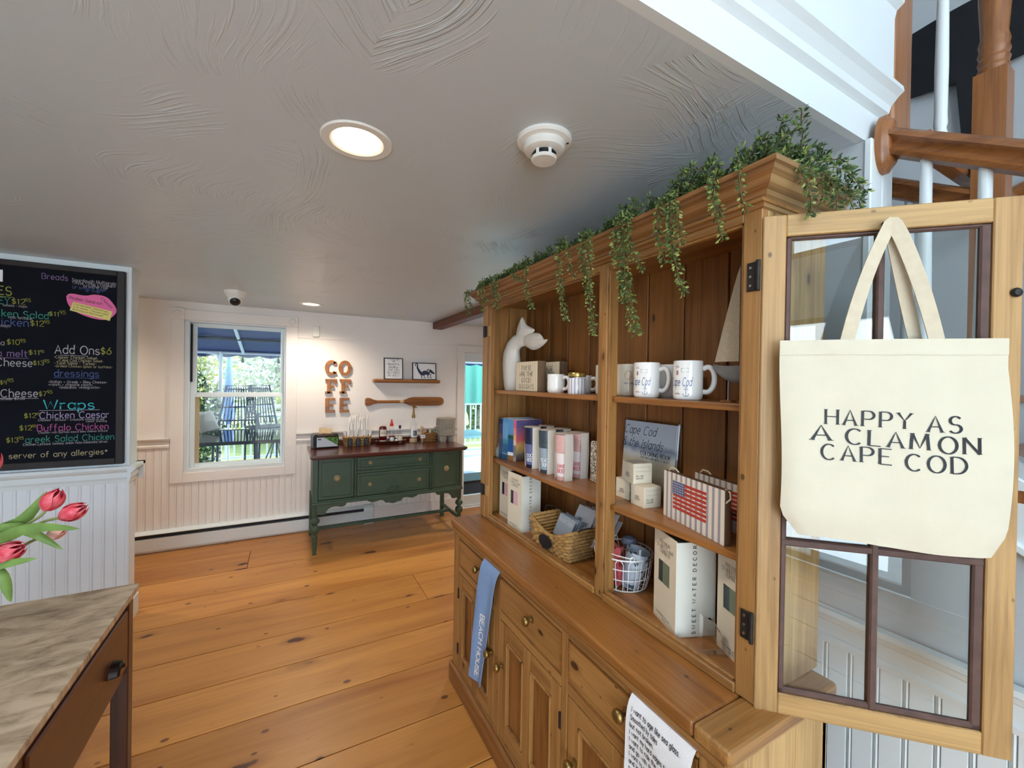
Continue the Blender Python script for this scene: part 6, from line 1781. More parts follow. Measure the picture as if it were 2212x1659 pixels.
stripe_mat('ticking_grey', srgb(234, 224, 208), srgb(164, 156, 160), 'X', 46.0, .55)
plain('flag_red', srgb(190, 62, 48), .7, noise=.1, nscale=90); plain('flag_blue', srgb(88, 96, 138), .7, noise=.12, nscale=90)
wood('sign_edge', srgb(112, 82, 58), srgb(78, 56, 38), 'Z', .7)
def flag_sign(label, p0, p1, z, h):
    d = Vector((p1[0] - p0[0], p1[1] - p0[1], 0))
    L = d.length
    rot = math.atan2(d.y, d.x)
    t = thing('flag_sign', label, 'wooden sign', (p0[0], p0[1], z), rot, 'wooden flag signs')
    # local x along the face, local -y is the viewer side
    MB().box(0, L, .0012, .020, 0, h).build('board', 'sign_edge', t, local=True, bevel=.001)
    MB().box(0.0005, L - .0005, 0, .0012, 0.0005, h - .0005).build('ticking_face', 'ticking_grey', t, local=True)
    x0, x1, z0, z1 = L * .19, L * .74, h * .26, h * .83
    sw = (z1 - z0) / 13
    for k in range(7):
        a = z0 + k * 2 * sw
        xx = x0 if k < 4 else x0 + (x1 - x0) * .36
        MB().box(xx, x1 + .002 * (k % 2), -.0012, .0002, a, a + sw * 1.25).build('stripe', 'flag_red', t, local=True)
    MB().box(x0 - .002, x0 + (x1 - x0) * .36, -.0014, .0002, z0 + 7 * sw, z1 + .002).build('canton', 'flag_blue', t, local=True)
    st = MB()
    for r in range(6):
        for c in range(6):
            st.box(x0 + .004 + c * .0078, x0 + .0065 + c * .0078, -.0022, -.0012, z0 + 7.4 * sw + r * .0070, z0 + 7.4 * sw + .0030 + r * .0070)
    st.build('star_marks', 'card_white', t, local=True)
    MB().tube([(.012, .010, h), (.02, .012, h + .010), (.04, .012, h + .010), (.055, .012, h + .003)], .0022, 6).build('twine', 'twine', t, local=True, smooth=True)
    MB().tube([(L - .01, .010, h), (L + .004, .012, h - .004), (L + .006, .012, h - .02), (L - .004, .002, h - .035)], .0022, 6).build('twine', 'twine', t, local=True, smooth=True)
flag_sign('striped wooden flag sign standing in front on the right shelf', (1.020, .889), (.956, .645), S2, .138)
flag_sign('striped wooden flag sign behind the front one', (1.105, .845), (1.045, .598), S2, .132)

# ---- bottom shelf: tumbler boxes
plain('win_dark', srgb(38, 56, 54), .2); plain('win_pink', srgb(226, 178, 190), .4); plain('win_sage', srgb(112, 126, 104), .4); plain('box_lid_dark', srgb(70, 62, 48), .8)
def tumbler_box(label, near, left, depth, h, win, z=S3):
    """near = near bottom corner, left = far end of the front face; the face between them looks to the viewer"""
    a, b = Vector((left[0], left[1], 0)), Vector((near[0], near[1], 0))
    d = b - a
    w = d.length
    rot = math.atan2(d.y, d.x)
    t = thing('tumbler_box', label, 'gift box', (a.x, a.y, z), rot, 'boxed steel tumblers')
    # local x: left->near along front face; local +y: into the shelf
    wx0, wx1, wz0, wz1 = w * .20, w * .72, h * .44, h * .68
    m = MB()
    m.box(0, w, .002, depth, 0, h - .004, 1)
    m.box(0, wx0, 0, .002, 0, h, 0).box(wx1, w, 0, .002, 0, h, 0).box(wx0, wx1, 0, .002, 0, wz0, 0).box(wx0, wx1, 0, .002, wz1, h, 0)
    m.build('carton', ['box_cream', 'box_side'], t, local=True)
    MB().box(.001, w - .001, .003, depth - .001, h - .004, h - .003).build('lid_flap', 'box_lid_dark', t, local=True)
    MB().box(wx0, wx0 + (wx1 - wx0) * .38, .0010, .0022, wz0, wz1).build('window_shade', 'win_dark', t, local=True)
    MB().box(wx0 + (wx1 - wx0) * .38, wx1, .0010, .0022, wz0, wz1).build('window', win, t, local=True)
    m = MB()
    f = plane_map((0, -.0006, 0), (1, 0, 0), (0, 0, 1))
    for k, s in enumerate(('PREMIUM', 'STAINLESS steel', 'TUMBLER')):
        letters(m, s, f, .011, .6, width=w * (.46, .72, .46)[k], x0=w * .5, y0=h * (.865 - .05 * k), align='C', contrast=.5)
    letters(m, 'insulated double wall vacuum', f, .0045, .8, width=w * .6, x0=w * .45, y0=h * .075, align='C')
    letters(m, '20 oz', f, .0045, .8, width=w * .15, x0=w * .5, y0=h * .045, align='C')
    g = plane_map((w + .0006, depth * .46, 0), (0, 0, 1), (0, -1, 0))
    letters(m, 'SWEET WATER DECOR', g, .0100, 1.05, width=h * .92, x0=.008, y0=-.005, space=5.0)
    m.build('lettering', 'ink_black', t, local=True)
plain('box_text', srgb(120, 112, 100), .7)
tumbler_box('cream tumbler box with pink window beside the woven basket', (.953, 1.640), (.950, 1.768), .105, .262, 'win_pink')
tumbler_box('cream tumbler box at the far left end of the bottom shelf', (.985, 1.80), (.985, 1.925), .105, .262, 'win_pink')
tumbler_box('cream tumbler box with sage window, fully visible on the right', (.942, .774), (.986, .890), .118, .264, 'win_sage')
tumbler_box('cream tumbler box half hidden by the right hutch post', (.975, .590), (1.020, .704), .105, .260, 'win_sage')

# ---- seagrass basket with cards
bk = weave_basket('card_basket', 'woven seagrass basket with black oval tag full of cards', 'basket', (1.016, 1.400, S3), -math.pi / 2 + .05, .262, .150, .125, .045, 'seagrass', 9, 14)
ov = MB().lathe([(0, 0), (.042, 0), (.043, .0025), (.043, .004), (0, .004)], (0, 0, 0), 28, 'Y', sx=1.0, sy=.62)
ov.v = [(x - .01, -.0835 - y_, .048 + z_) for x, y_, z_ in ov.v]
ov.build('oval_tag', 'tag_black', bk, local=True, smooth=True, angle=40)
MB().tube([(-.13, .0, .12), (-.134, .01, .15), (-.10, .03, .152), (-.05, .05, .135)], .0025, 6).build('wire_handle', 'iron_dark', bk, local=True, smooth=True)
MB().tube([(.132, -.06, .115), (.136, -.02, .128), (.136, .02, .128), (.132, .06, .115)], .0025, 6).build('wire_handle', 'iron_dark', bk, local=True, smooth=True)
random.seed(3)
plain('card_blue', srgb(158, 172, 188), .4); plain('card_pale', srgb(208, 208, 210), .35)
for k in range(9):
    w_, h_ = (.125, .090) if k < 3 else (.115, .145)
    c0 = Vector((1.000 + .013 * k, 1.400 - .016 * max(0, k - 2) - (.0 if k < 3 else .03), S3 + .018 + (.035 if k < 3 else .03)))
    M = Matrix.Translation(c0) @ Matrix.Rotation(-.08 + random.uniform(-.06, .06), 4, 'Z') @ Matrix.Rotation(.42 + .02 * k, 4, 'Y')
    t = thing('greeting_card', ['front greeting card with white script in the woven basket', 'second greeting card behind the script one', 'third card of the low front group in the basket', 'tall pale card with small pictures in the basket'][min(k, 3)] if k < 4 else 'tall pale greeting card in the woven basket, %s behind the picture card' % ORD[k - 4], 'card', tuple(c0), 0, 'greeting cards in the woven basket')
    MB().box(-.001, .001, -w_ / 2, w_ / 2, 0, h_).xf(M).build('card', 'card_blue' if k < 3 else 'card_pale', t, bevel=.0004)
    m = MB()
    f = plane_map((-.0017, 0, 0), (0, -1, 0), (0, 0, 1))
    if k < 3:
        letters(m, 'Nantucket Delights', f, .018, .5, width=.105, x0=0, y0=h_ - .03, align='C', slant=.25)
        m.xf(M).build('lettering', 'print_white', t)
    else:
        m.box(-.0018, -.0012, .008, .032, h_ - .085, h_ - .05).box(-.0018, -.0012, -.035, -.012, h_ - .085, h_ - .06)
        letters(m, 'Cape Cod', f, .008, .7, width=.05, x0=0, y0=h_ - .11, align='C')
        m.xf(M).build('picture_print', 'card_grey', t)

# ---- white wire basket
wbk = thing('wire_basket', 'round white wire basket holding wrapped cups on the bottom shelf', 'basket', (1.045, 1.082, S3))
def circ(r, z, n=36):
    return [(r * math.cos(2 * math.pi * i / n), r * math.sin(2 * math.pi * i / n), z) for i in range(n)]
for r, z, w_ in ((.099, .112, .0026), (.095, .078, .0017), (.090, .042, .0017), (.080, .003, .0022)):
    MB().tube(circ(r, z), w_, 6, closed=True).build('wire_ring', 'wire_white', wbk, local=True, smooth=True)
for k in range(14):
    a = 2 * math.pi * (k + .5) / 14
    da = 2 * math.pi / 14 * .30
    pts = []
    for (r, z, o_) in ((.080, .003, -1), (.090, .042, -1), (.095, .078, -1), (.098, .098, -1), (.099, .108, -.6), (.099, .112, 0), (.099, .108, .6), (.098, .098, 1), (.095, .078, 1), (.090, .042, 1), (.080, .003, 1)):
        pts.append((r * math.cos(a + da * o_), r * math.sin(a + da * o_), z))
    MB().tube(pts, .0014, 5).build('wire_arch', 'wire_white', wbk, local=True, smooth=True)
for k in range(7):
    a = math.pi * k / 7
    MB().tube([(.08 * math.cos(a), .08 * math.sin(a), .003), (-.08 * math.cos(a), -.08 * math.sin(a), .003)], .0012, 5).build('base_wire', 'wire_white', wbk, local=True)
for a in (1.1, 1.1 + math.pi):
    MB().tube([(.099 * math.cos(a) + .007 * math.cos(q) * math.cos(a + 1.57), .099 * math.sin(a) + .007 * math.cos(q) * math.sin(a + 1.57), .118 + .008 * math.sin(q)) for q in [2 * math.pi * i / 12 for i in range(12)]], .0018, 6, closed=True).build('handle_loop', 'wire_white', wbk, local=True, smooth=True)
hl = [(.101 * math.cos(1.1 + math.pi * i / 14) , .101 * math.sin(1.1 + math.pi * i / 14), .122 - .0 + .012 * math.sin(math.pi * i / 14)) for i in range(15)]
MB().tube(hl, .0016, 6).build('bail_handle', 'wire_white', wbk, local=True, smooth=True)
plain('pouch_pink', srgb(206, 96, 100), .35, noise=.15, nscale=40)
def sprig_mat(nm, bg, ink):
    t = NT(nm)
    tc = t.n('TexCoord')
    vo = t.n('TexVoronoi', Vector=tc.outputs['Object'], Scale=38.0)
    nz = t.n('TexNoise', Vector=tc.outputs['Object'], Scale=240.0)
    d = t.math('ADD', vo.outputs['Distance'], t.math('MULTIPLY', t.math('SUBTRACT', nz.outputs[0], .5), .55))
    t.bsdf(Base_Color=t.ramp(d, [(.26, ink), (.31, bg)]), Roughness=.35)
sprig_mat('cup_sprig', srgb(186, 194, 206), srgb(56, 78, 92))
sprig_mat('pouch_crab', srgb(206, 96, 100), srgb(120, 34, 36))
cw = thing('sprig_cup', 'tilted pale blue patterned cup in plastic in the wire basket', 'cup', (1.036, 1.040, S3 + .008))
M = Matrix.Rotation(.22, 4, Vector((.8, .5, 0)))
MB().lathe([(0, 0), (.030, 0), (.032, .004), (.040, .125), (.0395, .127), (.037, .125), (.030, .01), (0, .008)], (0, 0, 0), 32).xf(M).build('cup_body', 'cup_sprig', cw, local=True, smooth=True, angle=40)
MB().lathe([(.041, .10), (.042, .128), (.036, .145), (.018, .152), (0, .15)], (0, 0, 0), 24).xf(M).build('plastic_wrap', 'clear_plastic', cw, local=True, smooth=True)
pw = thing('patterned_pouch', 'coral pouch with dark print standing in the wire basket', 'pouch', (1.012, 1.098, S3 + .006))
MB().grid(lambda u, v: (-.012 - .014 * math.sin(math.pi * u) * (1 - .6 * v) + .004 * math.sin(9 * u + 5 * v), .045 - .09 * u, .128 * v), 12, 12, thick=.026).build('pouch_body', 'pouch_crab', pw, local=True, smooth=True, angle=60)
MB().grid(lambda u, v: (-.014 + .012 * mnoise.noise((u * 5, v * 5, 2)), .04 - .08 * u, .122 + .035 * v * (1 - .3 * math.sin(u * 9))), 12, 6, thick=.0015).build('plastic_top', 'clear_plastic', pw, local=True, smooth=True)
plain('tulle_grey', srgb(110, 118, 140), .6)
lab(MB().lathe([(0, 0), (.020, .002), (.028, .018), (.022, .034), (0, .040)], (1.075, 1.085, S3 + .115), 18).build('ribbon_puff', 'tulle_grey', smooth=True), 'grey blue fabric puff rising out of the wire basket', 'ribbon')

# ---- clear acrylic wedge
ac = MB().prism([(0, 0), (.062, 0), (.062, .035), (.030, .085), (.0, .10)], 'Y', -.011, .011)
ac.xf(Matrix.Translation((.950, .700, S3 + .0005)) @ Matrix.Rotation(-.45, 4, 'Z'))
lab(ac.build('acrylic_block', 'acrylic', bevel=.002), 'clear acrylic wedge lying before the right tumbler boxes', 'ornament')

# ================================================================ TOWELS hanging out of the drawers
def towel(label, y_top, y_bot, z_top, z_bot, mat_, seed, words):
    t = thing('tea_towel', label, 'towel', (.765, (y_top[0] + y_top[1]) / 2, z_bot[0]), 0)
    def pt(u, v):      # u across (0 = far end), v down
        ya = y_top[0] + (y_bot[0] - y_top[0]) * v
        yb_ = y_top[1] + (y_bot[1] - y_top[1]) * v
        y = ya + (yb_ - ya) * u
        fold = .008 * math.sin(u * 5.2 + seed + v * .6) * min(1, v * 3) + .003 * mnoise.noise((u * 4, v * 4, seed))
        lip = .020 * math.exp(-v * 22)
        zb = z_bot[0] + (z_bot[1] - z_bot[0]) * u
        return (.751 - fold * .8 + lip, y, z_top + (zb - z_top) * v)
    MB().grid(pt, 14, 30, thick=-.0025).build('cloth', mat_, t, smooth=True, angle=70)
    m = MB()
    words(m, pt)
    m.build('lettering', 'print_white' if mat_ == 'towel_blue' else 'ink_black', t)
    return t
def beach(m, pt):
    def f(x, y):           # text runs down the towel
        q = pt(.50 + y / .15, .42 + x / .6)
        return (q[0] - .0014, q[1], q[2])
    letters(m, 'BEACH HOUSE', f, .034, 1.25, width=.32, x0=0, y0=-.017)
towel('periwinkle blue tea towel with white lettering hanging from the far drawer', (1.640, 1.490), (1.738, 1.622), .778, (.205, .225), 'towel_blue', 1.0, beach)
def poem(m, pt):
    lines = ['I want to age like sea glass.', 'Smoothed by tides', 'but not broken.', 'I want my hard edges to soften.', 'I want to ride the waves', 'and go with the flow.', 'I want to catch a wave', 'and let it carry me', 'to where I belong.', 'I want to be picked up', 'and held gently.']
    def f(x, y):
        q = pt(.08 + x / .2, (-y) / .5)
        return (q[0] - .0014, q[1], q[2])
    for k, s in enumerate(lines):
        letters(m, s, f, .0110, .95, width=.0053 * len(s), x0=0, y0=-.034 - .0185 * k)
towel('white tea towel printed with a black poem hanging from the near drawer', (.758, .574), (.775, .590), .778, (.28, .28), 'towel_white', 3.2, poem)

# ================================================================ GARLAND on top of the hutch
plain('leaf_dark', srgb(60, 84, 46), .55, noise=.3, nscale=60)
plain('leaf_mid', srgb(96, 120, 58), .55, noise=.3, nscale=60)
plain('leaf_pale', srgb(150, 160, 86), .55, noise=.3, nscale=60)
plain('vine_stem', srgb(84, 78, 48), .7)
random.seed(21)
ga = thing('leaf_garland', 'artificial green leaf garland trailing over the hutch cornice', 'garland', (.93, 1.25, 2.02))
def leaf(mb, p, d, L, w, mi):
    d = d.normalized()
    s = d.cross(Vector((random.uniform(-1, 1), random.uniform(-1, 1), random.uniform(-1, 1))))
    if s.length < 1e-4: s = d.orthogonal()
    s.normalize()
    n_ = d.cross(s)
    a, b = p + d * L * .5 + s * w + n_ * w * .4, p + d * L * .5 - s * w + n_ * w * .4
    mb.add([p, a, p + d * L, b], [(0, 1, 2), (0, 2, 3)], mi)
def strand(points, dens, spread, L=(.008, .014), mix=(.2, .5, .3), name='strand'):
    P_ = [Vector(p) for p in points]
    path = []
    for i in range(len(P_) - 1):
        p0, p1, p2, p3 = P_[max(i - 1, 0)], P_[i], P_[i + 1], P_[min(i + 2, len(P_) - 1)]
        n_ = max(3, int((p2 - p1).length / .012))
        for s in range(n_):
            u = s / n_
            q = .5 * ((2 * p1) + (p2 - p0) * u + (2 * p0 - 5 * p1 + 4 * p2 - p3) * u * u + (3 * p1 - p0 - 3 * p2 + p3) * u ** 3)
            path.append(q + Vector([random.uniform(-1, 1) * .002 for _ in range(3)]))
    path.append(P_[-1])
    o = MB().tube(path, .0013, 4).build(name, 'vine_stem', ga)
    lv = MB()
    for i in range(len(path) - 1):
        ax = (path[i + 1] - path[i]).normalized()
        for _ in range(dens):
            r = Vector([random.gauss(0, 1) for _ in range(3)])
            r = (r - ax * r.dot(ax)).normalized()
            d = r * .9 + ax * random.uniform(.2, .9)
            p = path[i] + (path[i + 1] - path[i]) * random.random() + r * random.uniform(0, spread)
            k = random.random()
            leaf(lv, p, d, random.uniform(*L), random.uniform(.0022, .0038), 0 if k < mix[0] else 1 if k < mix[0] + mix[1] else 2)
    l = lv.build('leaves', ['leaf_dark', 'leaf_mid', 'leaf_pale'], o)
    l['kind'] = 'stuff'
# bushy run along the top
y = 2.05
while y > .56:
    x0 = .885 + random.uniform(-.01, .03)
    big = 1.0 + .45 * (1 - (y - .56) / 1.5)
    for k in range(4):
        pts = [(x0 + random.uniform(-.01, .03), y + random.uniform(-.02, .02), 2.02), (x0 + random.uniform(-.02, .04), y - .04, 2.03 + random.uniform(0, .02) * big), (x0 + random.uniform(-.03, .04), y - .09 * random.uniform(.4, 1.2), 2.03 + random.uniform(.0, .04) * big)]
        strand(pts, 11, .009, (.010, .017), (.5, .4, .1), 'sprig')
    y -= .055
# bushy corner piece
for k in range(22):
    b = Vector((.93 + random.uniform(-.03, .12), .53 + random.uniform(-.03, .05), 2.02))
    tip = b + Vector((random.uniform(-.08, .10), random.uniform(-.05, .05), random.uniform(.03, .11)))
    strand([b, (b + tip) / 2 + Vector((0, 0, .02)), tip], 8, .007, (.009, .017), (.55, .35, .1), 'sprig')
for (a, b, c) in (((1.0, .49, 2.02), (1.06, .46, 2.03), (1.14, .44, 1.985)), ((1.02, .49, 2.02), (1.10, .46, 2.0), (1.15, .45, 1.945)), ((.98, .49, 2.02), (1.02, .455, 1.99), (1.03, .45, 1.925)), ((.93, .49, 2.02), (.945, .465, 1.97), (.955, .465, 1.905)), ((1.0, .48, 2.03), (1.07, .46, 2.05), (1.13, .46, 2.02)), ((1.03, .49, 2.02), (1.09, .455, 1.97), (1.10, .45, 1.93)), ((.95, .485, 2.02), (.97, .46, 1.985), (.99, .455, 1.94))):
    strand([a, b, c], 9, .006, (.009, .017), (.45, .4, .15), 'sprig')
# hanging strands: (y, bottom z, density)
for (y, zb, dn, sp) in ((2.095, 1.905, 7, .006), (2.06, 1.93, 6, .006), (1.91, 1.895, 6, .007), (1.87, 1.93, 5, .006), (1.765, 1.895, 6, .008), (1.73, 1.93, 5, .006), (1.45, 1.838, 7, .007), (1.56, 1.985, 4, .006), (1.225, 1.768, 8, .008), (1.165, 1.905, 5, .006), (1.09, 1.83, 6, .008), (1.055, 1.702, 7, .010), (.905, 1.69, 10, .013), (.93, 1.79, 10, .014), (.885, 1.87, 7, .008), (.775, 1.86, 6, .007), (.735, 1.77, 6, .007), (.745, 1.88, 5, .008), (.72, 1.90, 5, .006), (.613, 1.875, 6, .006), (.62, 1.93, 5, .006), (.555, 1.92, 4, .006)):
    x = .848
    dx = random.uniform(-.006, .01)
    pts = [(x + .05, y, 2.025), (x + .005, y, 2.030), (x - .004, y - .004, 2.0), (x + dx, y - .008, (2.0 + zb) / 2), (x + .01 + dx, y - .016 - random.uniform(0, .03), zb)]
    strand(pts, int(dn * 1.7), sp * 1.15, (.008, .0135), (.2, .5, .3))

# ================================================================ OUTSIDE
random.seed(33)
def deck_mat(nm, a, b, axis, scale):
    t = NT(nm)
    tc = t.n('TexCoord')
    sp = t.n('SeparateXYZ', Vector=tc.outputs['Object'])
    v = t.math('FRACT', t.math('MULTIPLY', sp.outputs['XYZ'.index(axis)], scale))
    nz = t.n('TexNoise', Vector=tc.outputs['Object'], Scale=6.0, Detail=5.0)
    c = t.mix(t.ramp(nz.outputs[0], [(.35, (0, 0, 0, 1)), (.65, (1, 1, 1, 1))]), a, b)
    g = t.ramp(v, [(0, (.25, .25, .25, 1)), (.05, (1, 1, 1, 1)), (1, (1, 1, 1, 1))])
    t.bsdf(Base_Color=t.mix(1.0, c, g, 'MULTIPLY'), Roughness=.6)
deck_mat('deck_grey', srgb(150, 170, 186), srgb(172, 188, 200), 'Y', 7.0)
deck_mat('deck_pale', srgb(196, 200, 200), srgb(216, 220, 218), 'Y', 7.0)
plain('lawn', srgb(120, 140, 84), .9, noise=.3, nscale=4)
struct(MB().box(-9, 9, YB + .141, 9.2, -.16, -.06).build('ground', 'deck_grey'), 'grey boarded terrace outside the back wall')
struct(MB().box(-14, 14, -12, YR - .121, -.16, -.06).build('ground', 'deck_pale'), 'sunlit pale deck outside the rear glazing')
struct(MB().box(-20, 20, 9.2, 34, -.3, -.2).build('ground', 'lawn'), 'lawn beyond the terrace')
# awning
plain('awning_blue', srgb(44, 58, 106), .7, noise=.08, nscale=3)
plain('pipe_white', srgb(206, 214, 218), .4)
plain('pipe_dark', srgb(60, 66, 76), .5)
aw = thing('awning', 'dark blue canvas awning on pipe frame over the terrace', 'awning', (-.4, 6.4, 1.9))
def aw_z(y): return 2.62 - .205 * (y - 4.9)
MB().grid(lambda u, v: (-4 + 8 * u, 4.9 + 3.1 * v, aw_z(4.9 + 3.1 * v) - .03 * math.sin(math.pi * v) * abs(math.sin(u * 8 * math.pi / 1.0))), 40, 8, thick=.01).build('canopy', 'awning_blue', aw, smooth=True)
def val(u, v):
    return (-4 + 8 * u, 8.01, 2.0 - (.0 + v * (.10 + .035 * abs(math.sin(u * 8 / .30 * math.pi / 1.0)))))
MB().grid(val, 260, 2, thick=.006).build('valance', 'awning_blue', aw, smooth=True)
for x in (-3.0, -1.85, -.62, .55, 1.7, 2.9):
    MB().tube([(x, 4.92, aw_z(4.9) - .04), (x, 8.0, aw_z(8.0) - .04)], .022, 8).build('rafter', 'pipe_white', aw, smooth=True)
for y, mt in ((6.1, 'pipe_dark'), (7.2, 'pipe_dark'), (8.0, 'pipe_white')):
    MB().tube([(-4, y, aw_z(y) - .05), (4, y, aw_z(y) - .05)], .022, 8).build('purlin', mt, aw, smooth=True)
for x in (-.92, 2.0, -3.8):
    MB().tube([(x, 8.0, -.06), (x, 8.0, 1.95)], .028, 8).build('post', 'pipe_white', aw, smooth=True)
MB().tube([(-.92, 8.0, 1.75), (-.97, 8.0, 1.90), (-1.1, 8.0, 1.94)], .02, 8).build('brace', 'pipe_white', aw, smooth=True)
for x in (-.62, -.12):
    MB().lathe([(0, -.02), (.02, -.01), (.022, .02), (.012, .05), (.01, .09)], (x, 7.9, 1.80), 10).build('lantern', 'black_matte', aw, smooth=True)
# closed umbrella
um_ = thing('closed_umbrella', 'closed pale blue patio umbrella standing on the terrace', 'umbrella', (-.86, 8.5, -.06))
plain('umbrella_blue', srgb(120, 152, 214), .7)
MB().tube([(-.86, 8.5, -.06), (-.86, 8.5, 2.05)], .02, 8).build('pole', 'pipe_white', um_)
MB().lathe([(.02, .75), (.09, .85), (.075, 1.2), (.06, 1.6), (.02, 1.98), (0, 2.0)], (-.86, 8.5, 0), 14).build('canopy', 'umbrella_blue', um_, smooth=False)
# pub table and chairs right outside
plain('table_dark', srgb(60, 70, 80), .06)
pt_ = thing('patio_table', 'dark glossy patio table close outside the window', 'table', (-.4, 5.55, -.06))
MB().box(-1.5, .7, 5.0, 6.05, .865, .90).build('table_top', 'table_dark', pt_, bevel=.006)
for x in (-1.4, .6):
    for y in (5.1, 5.95):
        MB().box(x - .025, x + .025, y - .025, y + .025, -.06, .865).build('leg', 'pipe_dark', pt_)
plain('wicker', srgb(54, 66, 76), .6)
def bar_chair(label, x, y, rot):
    t = thing('patio_chair', label, 'chair', (x, y, -.06), rot, 'slatted patio chairs')
    fr_ = MB().tube([(-.23, 0, .90), (-.14, .05, 1.49), (.14, .05, 1.49), (.23, 0, .90)], .016, 8)
    fr_.build('back_frame', 'wicker', t, local=True, smooth=True)
    for k in range(9):
        u = (k + 1) / 10
        MB().tube([(-.22 + .44 * u, .005, .92), (-.135 + .27 * u, .05, 1.47)], .008, 6).build('back_slat', 'wicker', t, local=True)
    for z, w_ in ((1.02, .21), (1.2, .185), (1.44, .147)):
        MB().tube([(-w_, .03 * (z - .9) * 2, z), (w_, .03 * (z - .9) * 2, z)], .011, 6).build('back_bar', 'wicker', t, local=True)
    MB().box(-.24, .24, -.44, 0, .87, .90).build('seat', 'wicker', t, local=True, bevel=.006)
    for sx in (-.22, .22):
        for sy_ in (-.42, -.02):
            MB().tube([(sx, sy_, .87), (sx * 1.08, sy_ * 1.02, 0)], .014, 8).build('leg', 'wicker', t, local=True)
        MB().tube([(sx, -.02, 1.1), (sx * 1.15, -.2, 1.12), (sx * 1.15, -.40, 1.08), (sx, -.42, .9)], .013, 8).build('arm', 'wicker', t, local=True, smooth=True)
bar_chair('tall slatted patio chair seen squarely through the window', -.575, 6.75, 0)
bar_chair('tall slatted patio chair turned aside behind the first', -.33, 7.3, .5)
lab(MB().box(-.09, .09, -.03, .03, -.12, .12).xf(Matrix.Translation((-.80, 5.85, 1.03)) @ Matrix.Rotation(-.3, 4, 'Y') @ Matrix.Rotation(.3, 4, 'X')).build('seat_cushion', 'card_white', bevel=.025, seg=3, smooth=True), 'pale cushion leaning on the patio table', 'cushion')
rt = thing('round_bistro_table', 'small round pale blue bistro table farther out on the terrace', 'table', (-.15, 8.3, -.06))
plain('bistro_blue', srgb(140, 196, 206), .4)
MB().lathe([(0, .95), (.30, .95), (.31, .962), (.30, .975), (0, .975)], (0, 0, 0), 28).build('table_top', 'bistro_blue', rt, local=True, smooth=True, angle=40)
for k in range(4):
    a = k * math.pi / 2 + .5
    MB().tube([(.22 * math.cos(a), .22 * math.sin(a), .95), (.05 * math.cos(a), .05 * math.sin(a), .5), (.26 * math.cos(a), .26 * math.sin(a), 0)], .012, 6).build('leg', 'pipe_dark', rt, local=True, smooth=True)
# railing
rg = thing('terrace_railing', 'white terrace railing with thin balusters', 'railing', (1.0, 9.1, -.06))
MB().box(-6, 8, 9.07, 9.13, .98, 1.04).build('top_rail', 'pipe_white', rg)
MB().box(-6, 8, 9.08, 9.12, .05, .09).build('bottom_rail', 'pipe_white', rg)
x = -2.0
while x < 6:
    MB().box(x - .014, x + .014, 9.085, 9.115, .09, .98).build('baluster', 'pipe_white', rg)
    x += .13
# planting: leaf clouds
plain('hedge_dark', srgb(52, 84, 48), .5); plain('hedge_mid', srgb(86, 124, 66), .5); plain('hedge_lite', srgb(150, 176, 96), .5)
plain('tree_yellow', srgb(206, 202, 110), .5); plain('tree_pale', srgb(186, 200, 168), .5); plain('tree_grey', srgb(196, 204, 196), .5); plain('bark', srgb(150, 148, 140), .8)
def leafcloud(nm, label, cat, c, rad, n, L, mats_, stems=0, group=None):
    t = thing(nm, label, cat, (c[0], c[1], -.06 if c[1] < 9 else -.2), 0, group)
    st_ = MB()
    for k in range(max(1, stems)):
        a = random.uniform(0, 6.28)
        top = (c[0] + rad[0] * .6 * math.cos(a) * random.random(), c[1] + rad[1] * .6 * math.sin(a), c[2] + rad[2] * random.uniform(-.2, .7))
        st_.tube([(c[0] + .1 * math.cos(a), c[1] + .1 * math.sin(a), -.2), ((c[0] + top[0]) / 2 + random.uniform(-.2, .2) * rad[0], (c[1] + top[1]) / 2, (top[2]) / 2), top], [.05 * rad[2] * .6, .03 * rad[2] * .6, .01], 6)
    st_.build('branches', 'bark', t)
    m = MB()
    for _ in range(n):
        d = Vector([random.gauss(0, 1) for _ in range(3)]).normalized()
        r = random.random() ** .45
        p = Vector((c[0] + d.x * rad[0] * r, c[1] + d.y * rad[1] * r, c[2] + d.z * rad[2] * r))
        if p.z < -.1: continue
        leaf(m, p, Vector([random.gauss(0, 1) for _ in range(3)]), L * random.uniform(.7, 1.3), L * .3, random.randrange(len(mats_)))
    o = m.build('foliage', mats_, t)
    o['kind'] = 'stuff'
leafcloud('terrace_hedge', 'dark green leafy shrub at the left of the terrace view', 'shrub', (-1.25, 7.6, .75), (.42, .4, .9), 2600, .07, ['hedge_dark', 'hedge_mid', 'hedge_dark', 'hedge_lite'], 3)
TG = 'trees beyond the terrace'
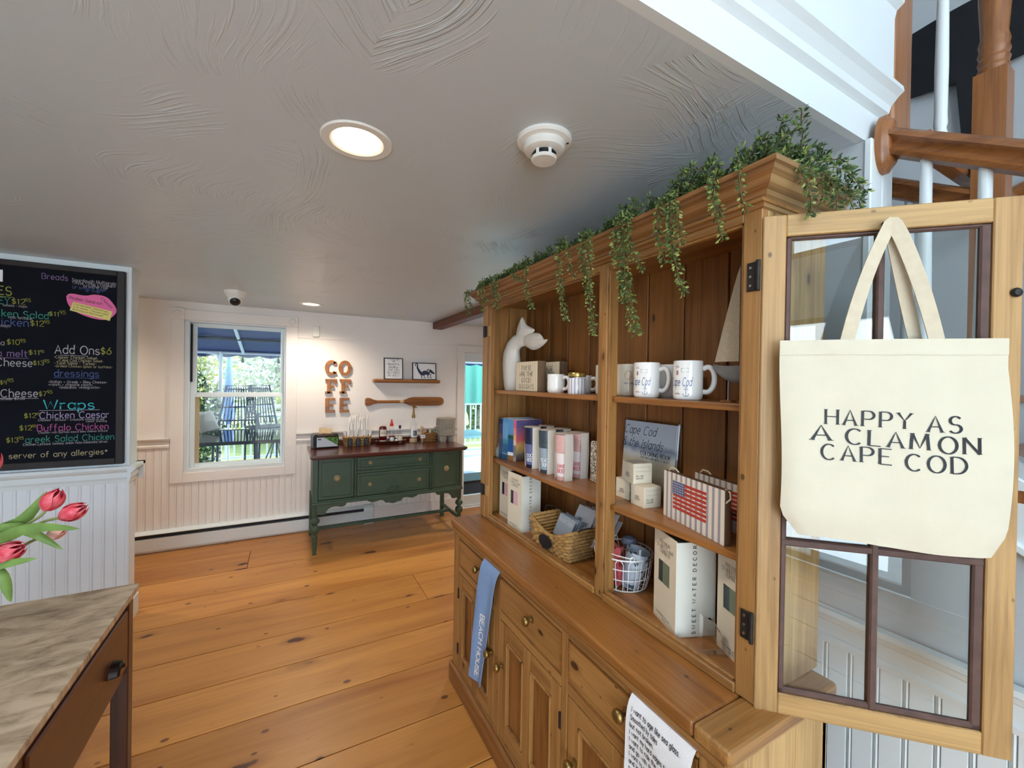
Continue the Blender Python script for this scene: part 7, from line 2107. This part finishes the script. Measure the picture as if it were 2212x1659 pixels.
for k, (x, y, z, r, h, mt, lb_) in enumerate(((-5.0, 14, 1.8, 2.2, 2.6, ['tree_pale', 'tree_grey', 'hedge_mid'], 'pale grey green tree at the far left beyond the terrace'), (-2.2, 15, 2.0, 1.9, 2.8, ['tree_yellow', 'tree_pale', 'tree_grey'], 'yellowish tree left behind the umbrella'), (.2, 13.5, 1.8, 1.8, 2.4, ['tree_grey', 'tree_pale', 'tree_grey'], 'silvery tree behind the patio chairs'), (.9, 12.0, .9, 1.1, 1.2, ['tree_yellow', 'hedge_lite'], 'low yellow green bush behind the railing'), (3.2, 14, 1.9, 2.1, 2.6, ['hedge_mid', 'hedge_lite', 'tree_pale'], 'green tree right beyond the glazed door'), (5.6, 13, 2.0, 2.0, 2.8, ['hedge_mid', 'hedge_dark'], 'darker green tree farthest right beyond the railing'))):
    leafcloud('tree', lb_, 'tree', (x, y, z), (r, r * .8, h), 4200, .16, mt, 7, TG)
# items seen through the glazed door
plain('reflection_teal', srgb(84, 160, 142), .6)
scn = thing('teal_reflection_panel', 'teal green panel standing in for the reflection in the glazed door', 'screen', (3.9, 8.6, -.06))  # coloured panel that stands in for a teal reflection in the door glass
MB().grid(lambda u, v: (3.0 + 1.8 * u, 8.6 + .03 * math.sin(u * 40), 1.05 + 1.15 * v), 60, 4, thick=.004).build('fabric', 'reflection_teal', scn, smooth=True)
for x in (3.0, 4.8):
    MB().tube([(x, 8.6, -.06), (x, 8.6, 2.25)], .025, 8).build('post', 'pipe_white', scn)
bt = thing('terrace_table', 'low pale blue table outside the glazed door', 'table', (2.85, 6.6, -.06))
MB().box(2.4, 3.4, 6.2, 7.0, .62, .66).build('table_top', 'bistro_blue', bt, bevel=.01)
for x in (2.5, 3.3):
    for y in (6.3, 6.9):
        MB().tube([(x, y, .62), (x, y, -.06)], .02, 6).build('leg', 'pipe_dark', bt)
pb = thing('planter_box', 'black planter box outside the glazed door', 'planter', (2.22, 5.25, -.06))
MB().box(2.05, 2.5, 5.05, 5.45, -.06, .22).build('box_body', 'black_matte', pb, bevel=.006)
MB().box(2.03, 2.52, 5.03, 5.47, .20, .235).build('rim', 'bronze_dark', pb, bevel=.004)
